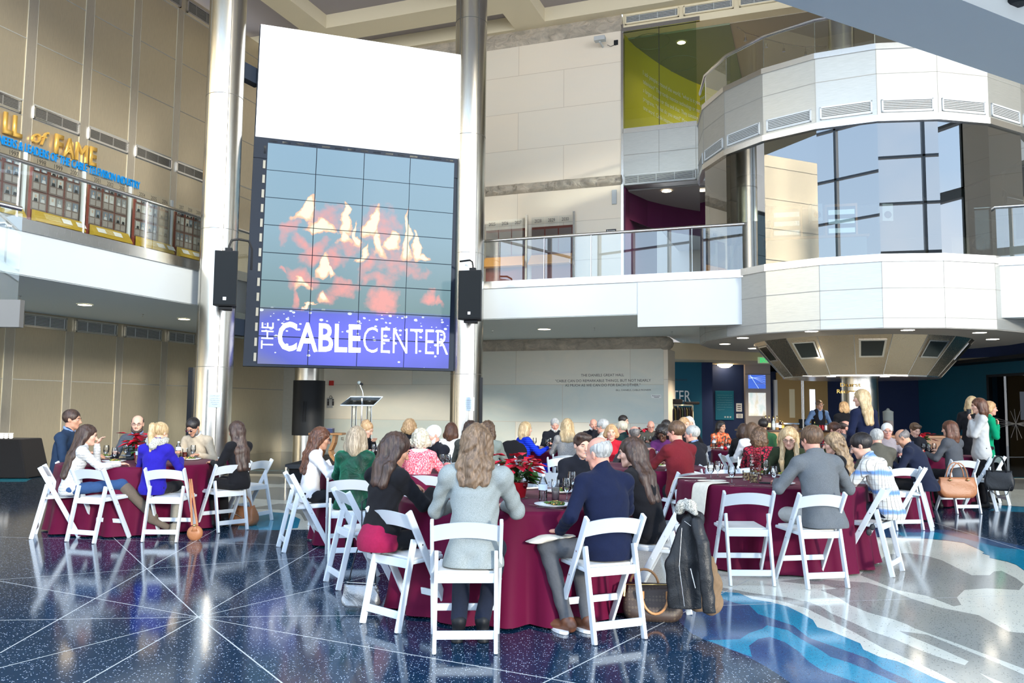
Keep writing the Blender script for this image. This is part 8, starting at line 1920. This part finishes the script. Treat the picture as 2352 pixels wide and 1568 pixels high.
t, J = P(966, 998, 8.15, 8, 'woman with short grey blonde hair and pink knitted sweater, from behind', ('curly', 'greyblonde', .03), 'p', ('sweater', f_pink), sex='w', bulk=1.16, hy=-10, lean=14, R_=(.24, .34, .84), rY=8.721)
G = Field(); c = J['P3'] + J['up'] * .01; ring = [c + J['fw'] * math.sin(a) * .062 + np.array([math.cos(a) * .078, 0, 0]) - J['up'] * (.012 * (1 - math.sin(a))) for a in [k * math.pi / 6 for k in range(13)]]; G.path(ring, [.020] * 13, .02); vs, qs = G.mesh(.009); np_obj('white_collar', vs, qs, f_white, t)
P(993, 979, 10.1, 232, 'man with white hair and white beard in a black suit leaning toward the pink sweater', ('short', 'white'), 'r', ('jacket', f_suit), hp=14, lean=14, hy=8, beard='white', vol=1.1, collar=f_white, R_=(.0, .34, .80), L_=(-.1, .36, .8))
P(1037, 976, 12.0, 14, 'woman with auburn bob and white lace top, from behind', ('bob', 'auburn', .10), 'p', ('sweater', f_lace), sex='w', no_legs=True)
P(1082, 966, 11.0, 10, 'person with dark brown hair just above the grey blazer woman', ('curly', 'dkbrown', .06), 't', ('jacket', f_olive), sex='w', no_legs=True, hy=20)
P(1121, 966, 10.4, 12, 'person with curly dark brown hair and sage jacket behind the grey blazer', ('curly', 'brown', .10), 't', ('jacket', FB('jacket_sage', (.22, .24, .20))), sex='w', hy=10, bulk=1.1)
# --- nearest table
t, J = P(922, 996, 5.95, 40, 'woman with straight dark hair and black cardigan over a crimson top', ('long', 'dkbrown', .24), 't', ('sweater', f_black), sex='w', hy=20, hp=24, lean=11, R_=(.10, .40, .86), L_=(-.16, .44, .88), elb=.2, hl={1: ((-.2, 1, -.35), (0, 0, 1), .5), -1: ((.5, 1, -.3), (0, 0, 1), .45)}, rY=5.779, extra=dict(hem=.075))
G = Field(); G.cone(J['P0'] - [0, .01, .01], J['P0'] + J['up'] * .09, .166, .140, .03, (J['fw'], .78)); vs, qs = G.mesh(.008, wrinkle=.003, freq=30); vs[:, 2] = np.maximum(vs[:, 2], .478); np_obj('crimson_top', vs, qs, FB('jersey_crimson', (.26, .01, .05)), t)
t, J = P(1096, 975, 5.18, 4, 'woman with shoulder length brown hair and light grey blazer, back to the camera', ('long', 'ltbrown', .22, 'wavy'), 'p', ('jacket', f_gblaz), sex='m', vol=1.12, hy=4, hp=6, lean=7, bulk=.97, legs=t_navy, R_=(.17, .40, .80), L_=(-.17, .38, .80), knee={-1: ((-.12, .42, .52), (-.085, -.02, .14), (0, -.25, -1)), 1: ((.13, .42, .52), (.06, -.0, .14), (0, -.25, -1))}, elb=.15, rY=5.291)
t, J = P(1372, 1004, 5.6, -20, 'balding man in a navy sweater seen from behind, grey trousers and brown shoes', ('rim', 'grey'), 'r', ('sweater', f_navy), hy=-30, hp=10, hr=-4, lean=11, bulk=1.14, legs=t_greyp, shoes=s_brown, collar='roll', hl={-1: ((-.5, .8, .0), (0, 0, 1), .3)}, L_=(-.28, .17, .635), R_=(.16, .38, .84), extra=dict(sole=1), knee={-1: ((-.36, .20, .53), (-.27, .06, .085), (-.5, .8, 0)), 1: ((-.10, .33, .53), (-.13, .03, .085), (-.4, .8, 0))}, rY=5.555)
G = Field(); G.path([(-.44, .20, .57), (-.34, .18, .602), (-.22, .20, .60)], [.07, .085, .07], .02, ((0, 0, 1), .14)); vs, qs = G.mesh(.007, wrinkle=.003, freq=40); o = np_obj('lap_napkin', vs, qs, M_napkin); o.location = t.location; o.rotation_euler = t.rotation_euler; tag(o, 'cream napkin over the knee of the navy sweater man', 'napkin')
P(1449, 1006, 6.05, -50, 'woman in black with long dark brown hair leaning toward the navy sweater man', ('long', 'dkbrown', .36), 'p', ('sweater', f_black), sex='w', hy=-22, hp=8, lean=18, bulk=1.14, legs=MATS['trouser_black'], L_=(-.12, .44, .82), R_=(.16, .42, .82), rY=6.266)
P(1338, 996, 7.5, 176, 'man with brown parted hair and dark suit half hidden behind the navy sweater man', ('side', 'dkbrown'), 'p', ('jacket', f_suit), hy=-12, lean=10, collar=f_shirtb, R_=(.1, .32, .84))
# --- right table
P(1812, 981, 9.05, 196, 'young woman with glasses and long blonde hair in dark green, facing the camera', ('long', 'blonde', .36, 'front'), 'p', ('sweater', f_dkgreen), sex='w', hp=20, hy=8, lean=18, glasses=True, R_=(.30, .36, .84), L_=(-.14, .36, .84))
P(1861, 978, 7.35, -8, 'man with brown hair in a mid grey jacket and light trousers, from behind', ('short', 'brown'), 'r', ('jacket', f_gjack), hy=-14, hp=12, lean=15, bulk=1.08, legs=t_lt, vol=1.1, R_=(.20, .34, .80), L_=(-.24, .36, .82), knee={-1: ((-.24, .40, .54), (-.06, .36, .085)), 1: ((.14, .42, .54), (.12, .36, .085))}, elb=.3, rY=7.185)
P(1969, 996, 7.75, -46, 'young man with dark hair in a blue and white plaid shirt leaning forward', ('short', 'black'), 'p', ('shirt', f_plaid), hy=-14, hp=22, lean=26, vol=1.06, L_=(-.10, .50, .82), R_=(.10, .44, .80), legs=t_navy, shoes=s_brown, collar=f_plaid, rY=7.733)
P(1912, 1004, 8.55, -70, 'young woman with long light brown hair between the grey jacket and the plaid shirt', ('long', 'bronde', .34, 'wavy'), 'p', ('sweater', f_black), sex='w', hp=10, lean=12)
t = bpy.data.objects[P(1806, 988, 10.2, 190, 'blonde woman mostly hidden behind the young woman with glasses', ('long', 'blonde', .28), 'p', ('sweater', f_black), sex='w', no_legs=True)[0].name]
# --- table behind the plaid shirt
P(2012, 990, 10.35, 12, 'man with grey hair and olive grey jacket, from behind', ('short', 'grey'), 'r', ('jacket', f_olive), hy=-10, hp=14, lean=12, bulk=1.12, vol=1.05, rY=10.588)
P(2062, 988, 10.1, -46, 'balding man in a navy suit bending over his plate, grey at the temples', ('rim', 'dkgrey'), 't', ('jacket', f_suitn), hy=-14, hp=36, lean=22, bulk=1.14, collar=f_white, rY=10.576)
P(2037, 972, 12.6, 196, 'white haired man with rimless glasses in a checked shirt', ('short', 'white'), 'r', ('shirt', FB('shirt_check', (.30, .26, .27))), hp=6, glasses=M_silver, lean=4)
P(1920, 970, 12.3, 150, 'man with reddish hair and dark rimmed glasses looking down to the right', ('short', 'auburn'), 'r', ('jacket', FB('jacket_grey_b', (.08, .08, .085))), hp=16, glasses=True, lean=8, no_legs=True)
P(1944, 966, 13.2, 100, 'bald bearded man in profile behind the one with dark rimmed glasses', ('rim', 'dkbrown'), 'r', ('jacket', FB('jacket_grey_b', (.08, .08, .085))), hp=14, beard='dkbrown', lean=8, no_legs=True)
# --- far right table
P(2104, 972, 13.9, 172, 'man with brown hair and black suit looking down, behind the far right poinsettia', ('side', 'brown'), 'p', ('jacket', f_suit), hp=22, lean=8, collar=f_white, no_legs=True)
P(2180, 966, 12.25, -28, 'woman with dark auburn hair in a charcoal blazer, back turned, beside the tan handbag', ('bob', 'auburn', .16), 'p', ('jacket', f_gbl2), sex='w', hy=-10, vol=1.08, lean=6, bulk=1.05, rY=12.32)
# --- blue dress table
P(1208, 969, 13.1, 62, 'blonde woman in a bright blue ribbed dress at the back', ('bob', 'blonde', .12), 'p', ('dress', f_bluerib), sex='w', lean=4, bulk=1.12, legs=f_bluerib)
P(1275, 961, 15.2, 176, 'man with grey beard and dark suit in front of the stone wall', ('short', 'grey'), 'r', ('jacket', f_suit), hp=18, beard='grey', lean=6, bulk=1.12, collar=FB('shirt_plum', (.05, .02, .07)), no_legs=True)
P(1303, 961, 12.9, 2, 'woman with bright blonde hair and grey cardigan, from behind', ('long', 'blonde', .20), 'p', ('sweater', f_gcard), sex='w', nc=1, lean=6, bulk=1.14, vol=1.05)
# --- farthest table
P(1363, 962, 16.0, 178, 'white haired man drinking in front of the stone wall', ('rim', 'white'), 'r', ('jacket', f_suit), beard='white', bv=.4, R_=(.0, .22, 1.06), no_legs=True)
P(1384, 963, 13.3, -60, 'man with swept back grey hair in profile', ('short', 'grey'), 'r', ('jacket', f_cream), glasses=True, vol=1.15, no_legs=True)
P(1432, 953, 17.0, 120, 'dark haired man in red, topmost head before the stone wall', ('short', 'black'), 'p', ('sweater', f_maroon), bulk=1.1, no_legs=True)
P(1428, 968, 14.1, -60, 'grey haired man with teal collar turned left', ('short', 'greyblonde'), 'r', ('jacket', FB('jacket_black_teal', (.01, .03, .03))), collar=f_teal, vol=1.12, no_legs=True)
P(1404, 986, 11.9, 186, 'smiling woman with short sandy hair and red top', ('bob', 'sandy', .03), 'p', ('sweater', f_redt), sex='w', lean=10, hp=4, no_legs=True)
P(1457, 982, 10.9, -8, 'bald man with dark side hair in charcoal, from behind', ('rim', 'dkgrey'), 'r', ('jacket', FB('jacket_anthracite', (.04, .04, .045))), bulk=1.18, lean=10, no_legs=True)
P(1495, 972, 16.4, 180, 'pink faced man with thin white hair and glasses at the back', ('rim', 'white'), 'r', ('jacket', f_olive), glasses=True, hp=14, no_legs=True)
P(1519, 978, 11.6, 204, 'dark skinned woman with braids and purple top looking down', ('curly', 'black', .05), 'd', ('sweater', f_purple), sex='w', hp=34, lean=12, vol=1.1, no_legs=True)
P(1553, 967, 9.45, -28, 'man with brown hair and glasses in a maroon sweater holding a fork', ('short', 'brown'), 'r', ('sweater', f_maroon), hy=-22, glasses=M_silver, lean=7, bulk=1.18, L_=(-.10, .40, .98), vol=1.1)
P(1530, 964, 13.2, 10, 'dark haired person behind the maroon sweater man, only the crown showing', ('short', 'black'), 't', ('jacket', f_suit), no_legs=True)
P(1572, 958, 14.0, 150, 'person with sandy hair behind the maroon sweater man', ('bob', 'sandy', .04), 'p', ('sweater', f_black), sex='w', no_legs=True); P(1583, 956, 15.0, 170, 'person with white hair beside the coat rack', ('curly', 'white', .03), 'p', ('sweater', f_black), sex='w', no_legs=True)
P(1590, 978, 10.75, -40, 'man with grey hair and black jacket right of the maroon sweater', ('short', 'grey'), 'r', ('jacket', f_suit), hy=-24, lean=8, bulk=1.08, collar=f_shirtb)
# --- bauble table
P(1656, 967, 16.2, 168, 'woman with shoulder length black hair and orange patterned top before the navy wall', ('long', 'black', .20), 't', ('blouse', f_orange), sex='w', hy=-18, no_legs=True)
P(1708, 973, 13.0, 20, 'woman with brown bob and black jacket, from behind, left of the white top', ('bob', 'dkbrown', .08), 'p', ('jacket', f_black), sex='w', bulk=1.1, no_legs=True)
P(1727, 970, 12.4, 14, 'woman with brown bob and white top, from behind', ('bob', 'brown', .09), 'p', ('sweater', f_white), sex='w', no_legs=True)
P(1747, 983, 10.4, 28, 'woman with curly brown hair in a red and black patterned jacket', ('curly', 'brown', .08), 'p', ('jacket', f_redpat), sex='w', hy=24, hp=10, bulk=1.1, vol=1.12)
P(1752, 961, 14.6, -10, 'dark haired man in green shirt behind the patterned jacket', ('short', 'black'), 't', ('shirt', f_green2), bulk=1.1, no_legs=True)
P(1822, 975, 13.4, 0, 'brown haired person hidden behind the girl with glasses, only the crown showing', ('short', 'brown'), 'p', ('sweater', f_black), no_legs=True)
# --- standing
P(1978, 893, 11.7, -22, 'standing woman with long blonde hair and navy sweater in front of the steel pedestal', ('long', 'blonde', .34), 'p', ('sweater', f_navy), sex='w', pose='stand', lean=2, hy=-30, legs=FB('skirt_grey', (.2, .21, .25)), R_=(.14, .18, .98), L_=(-.16, .16, .98))
t, J = P(1880, 918, 21.0, 176, 'bartender in blue shirt and black vest behind the bar', ('short', 'ltbrown'), 'p', ('shirt', FB('shirt_mid_blue', (.10, .18, .36))), pose='stand', lean=14, hr=10, hy=-6, glasses=M_silver, collar=f_shirtb, bulk=1.1, R_=(.26, .22, .98), L_=(-.26, .22, .98))
G = Field(); G.cone(J['P0'], J['P2'], .176, .176, .05, (J['fw'], .80)); G.cone(J['P2'], J['P3'] - J['up'] * .05 + [.07, 0, 0], .135, .09, .03, (J['fw'], .88)).cone(J['P2'], J['P3'] - J['up'] * .05 - [.07, 0, 0], .135, .09, .03, (J['fw'], .88)); G.ell(J['P3'] - J['up'] * .08 + J['fw'] * .12, (.06, .09, .15), None, .01, sub=True); vs, qs = G.mesh(.016); np_obj('vest', vs, qs, f_suit, t)
P(1937, 922, 17.5, 12, 'woman with curly blonde hair and black coat at the bar, seen from behind', ('curly', 'sandy', .06), 'p', ('coat', f_black), sex='w', pose='stand', hy=-30)
P(2232, 909, 13.9, 40, 'woman with blonde bob mostly hidden behind the light grey sweater', ('bob', 'blonde', .13), 'p', ('coat', f_black), sex='w', pose='stand')
t, J = P(2247, 914, 12.9, -70, 'standing woman with brown bob and light grey sweater drinking from a cup', ('bob', 'auburn', .14), 'p', ('sweater', f_lgs), sex='w', pose='stand', hy=-4, vol=1.08, bulk=1.08, R_=(.05, .12, 1.36), L_=(-.05, .14, 1.34), lean=0, extra=dict(hem=-.06), hl={1: ((-.3, .5, 1), (0, 1, .2), .7), -1: ((.3, .5, 1), (0, 1, .2), .7)})
c_ = t.matrix_basis @ Vector((0.0, .155, 1.47)); m = MB(); m.lathe([(.028, -.05), (.036, .05), (.032, .05), (.001, -.04)], (0, 0, 0), 16, cap=False); o = m.build('drinking_glass', M_dark, smooth='auto'); o.location = c_; tag(o, 'dark cup held at the mouth of the light grey sweater woman', 'cup')
P(2273, 921, 13.7, 100, 'woman with short ginger hair and emerald green cardigan at the right', ('bob', 'sandy', .01), 'r', ('sweater', f_green), sex='w', pose='stand', R_=(.04, .18, 1.26), L_=(-.06, .16, 1.24), hy=10, hl={1: ((-.4, .2, 1), (0, 1, .2), .7), -1: ((.4, .2, 1), (0, 1, .2), .7)})

# --- leather jacket, scarf and tan coat over the chair, nearest table
def wpt(x, y, Y): return np.array(at_Y(x, y, Y))
G = Field(); vd = (np.array([0, 1., 0]), .38)
G.path([wpt(1574, 1184, 5.74), wpt(1600, 1192, 5.64)], [.065, .055], .03, vd)
G.path([wpt(1588, 1205, 5.62), wpt(1580, 1290, 5.60), wpt(1578, 1420, 5.60)], [.075, .085, .10], .03, vd)
G.path([wpt(1568, 1225, 5.62), wpt(1548, 1300, 5.60), wpt(1560, 1420, 5.60)], [.045, .055, .075], .03, vd)
G.path([wpt(1600, 1200, 5.54), wpt(1614, 1250, 5.50), wpt(1622, 1330, 5.48), wpt(1631, 1425, 5.48)], [.042, .045, .045, .042], .005, (np.array([0, 1., 0]), .6))
G.path([wpt(1566, 1176, 5.76), wpt(1582, 1170, 5.66), wpt(1600, 1184, 5.58)], [.026, .030, .026], .01)
vs, qs = G.mesh(.0065, wrinkle=.0022, freq=24, zmin=wpt(1575, 1398, 5.58)[2]); oj = np_obj('leather_jacket', vs, qs, M_blea); tag(oj, 'black leather jacket hanging over the chair back beside the monogram handbag', 'jacket')
m = MB(); m.tube([wpt(1566, 1212, 5.545), wpt(1560, 1300, 5.535), wpt(1572, 1392, 5.535)], .0026, 6); m.tube([wpt(1586, 1305, 5.51), wpt(1597, 1350, 5.51)], .004, 6); m.tube([wpt(1572, 1196, 5.56), wpt(1588, 1208, 5.54)], .003, 6); o = m.build('zip', M_silver, oj)
G = Field(); G.path([wpt(1560, 1172, 5.62), wpt(1566, 1160, 5.6), wpt(1585, 1160, 5.56), wpt(1597, 1178, 5.52)], [.03, .036, .036, .02], .02); vs, qs = G.mesh(.007, wrinkle=.004, freq=60); tag(np_obj('checked_scarf', vs, qs, f_scarf), 'pale checked scarf lying over the collar of the leather jacket', 'scarf')
G = Field(); G.path([wpt(1630, 1290, 5.72), wpt(1636, 1340, 5.72), wpt(1634, 1388, 5.72)], [.035, .06, .065], .03); G.cone(wpt(1600, 1385, 5.72), wpt(1640, 1385, 5.72), .055, .06, .03); vs, qs = G.mesh(.008, wrinkle=.006, freq=35, zmin=.01); tag(np_obj('tan_coat', vs, qs, FB('tan_wool', (.20, .13, .075))), 'tan brown coat showing behind the leather jacket hem', 'coat')
G = Field(); a_ = wpt(1162, 1040, 12.1); G.path([a_, wpt(1190, 1038, 12.1)], [.12, .13], .04, vd); G.path([wpt(1176, 1035, 12.1), wpt(1178, 1075, 12.1)], [.16, .18], .05, vd); vs, qs = G.mesh(.014, wrinkle=.006, freq=20); tag(np_obj('black_coat', vs, qs, f_black), 'black coat draped on a chair back left of the blue dress', 'coat')
for x, y, Y, lb in ((620, 0, 0, ''),): pass
def lapn(px_, py_, Y, w_, lb):
    c = wpt(px_, py_, Y); G = Field(); G.path([c - [w_, 0, .05], c - [w_ * .4, 0, -.01], c + [w_ * .5, 0, .0], c + [w_, 0, -.04]], [.05, .06, .06, .045], .02, ((0, 0, 1), .2)); vs, qs = G.mesh(.008, wrinkle=.004, freq=40); tag(np_obj('lap_napkin', vs, qs, M_napkin), lb, 'napkin')
lapn(474, 1105, 10.0, .08, 'cream napkin on the lap of the woman in black at the left table'); lapn(226, 1100, 9.32, .07, 'cream napkin on the lap of the woman in the pale striped sweater'); lapn(1812, 1190, 7.5, .07, 'cream napkin on the lap of the grey jacket man'); lapn(975, 1250, 6.0, .10, 'tan napkin on the lap of the black cardigan woman'); lapn(742, 1135, 8.8, .08, 'cream napkin on the lap of the girl in the white top')
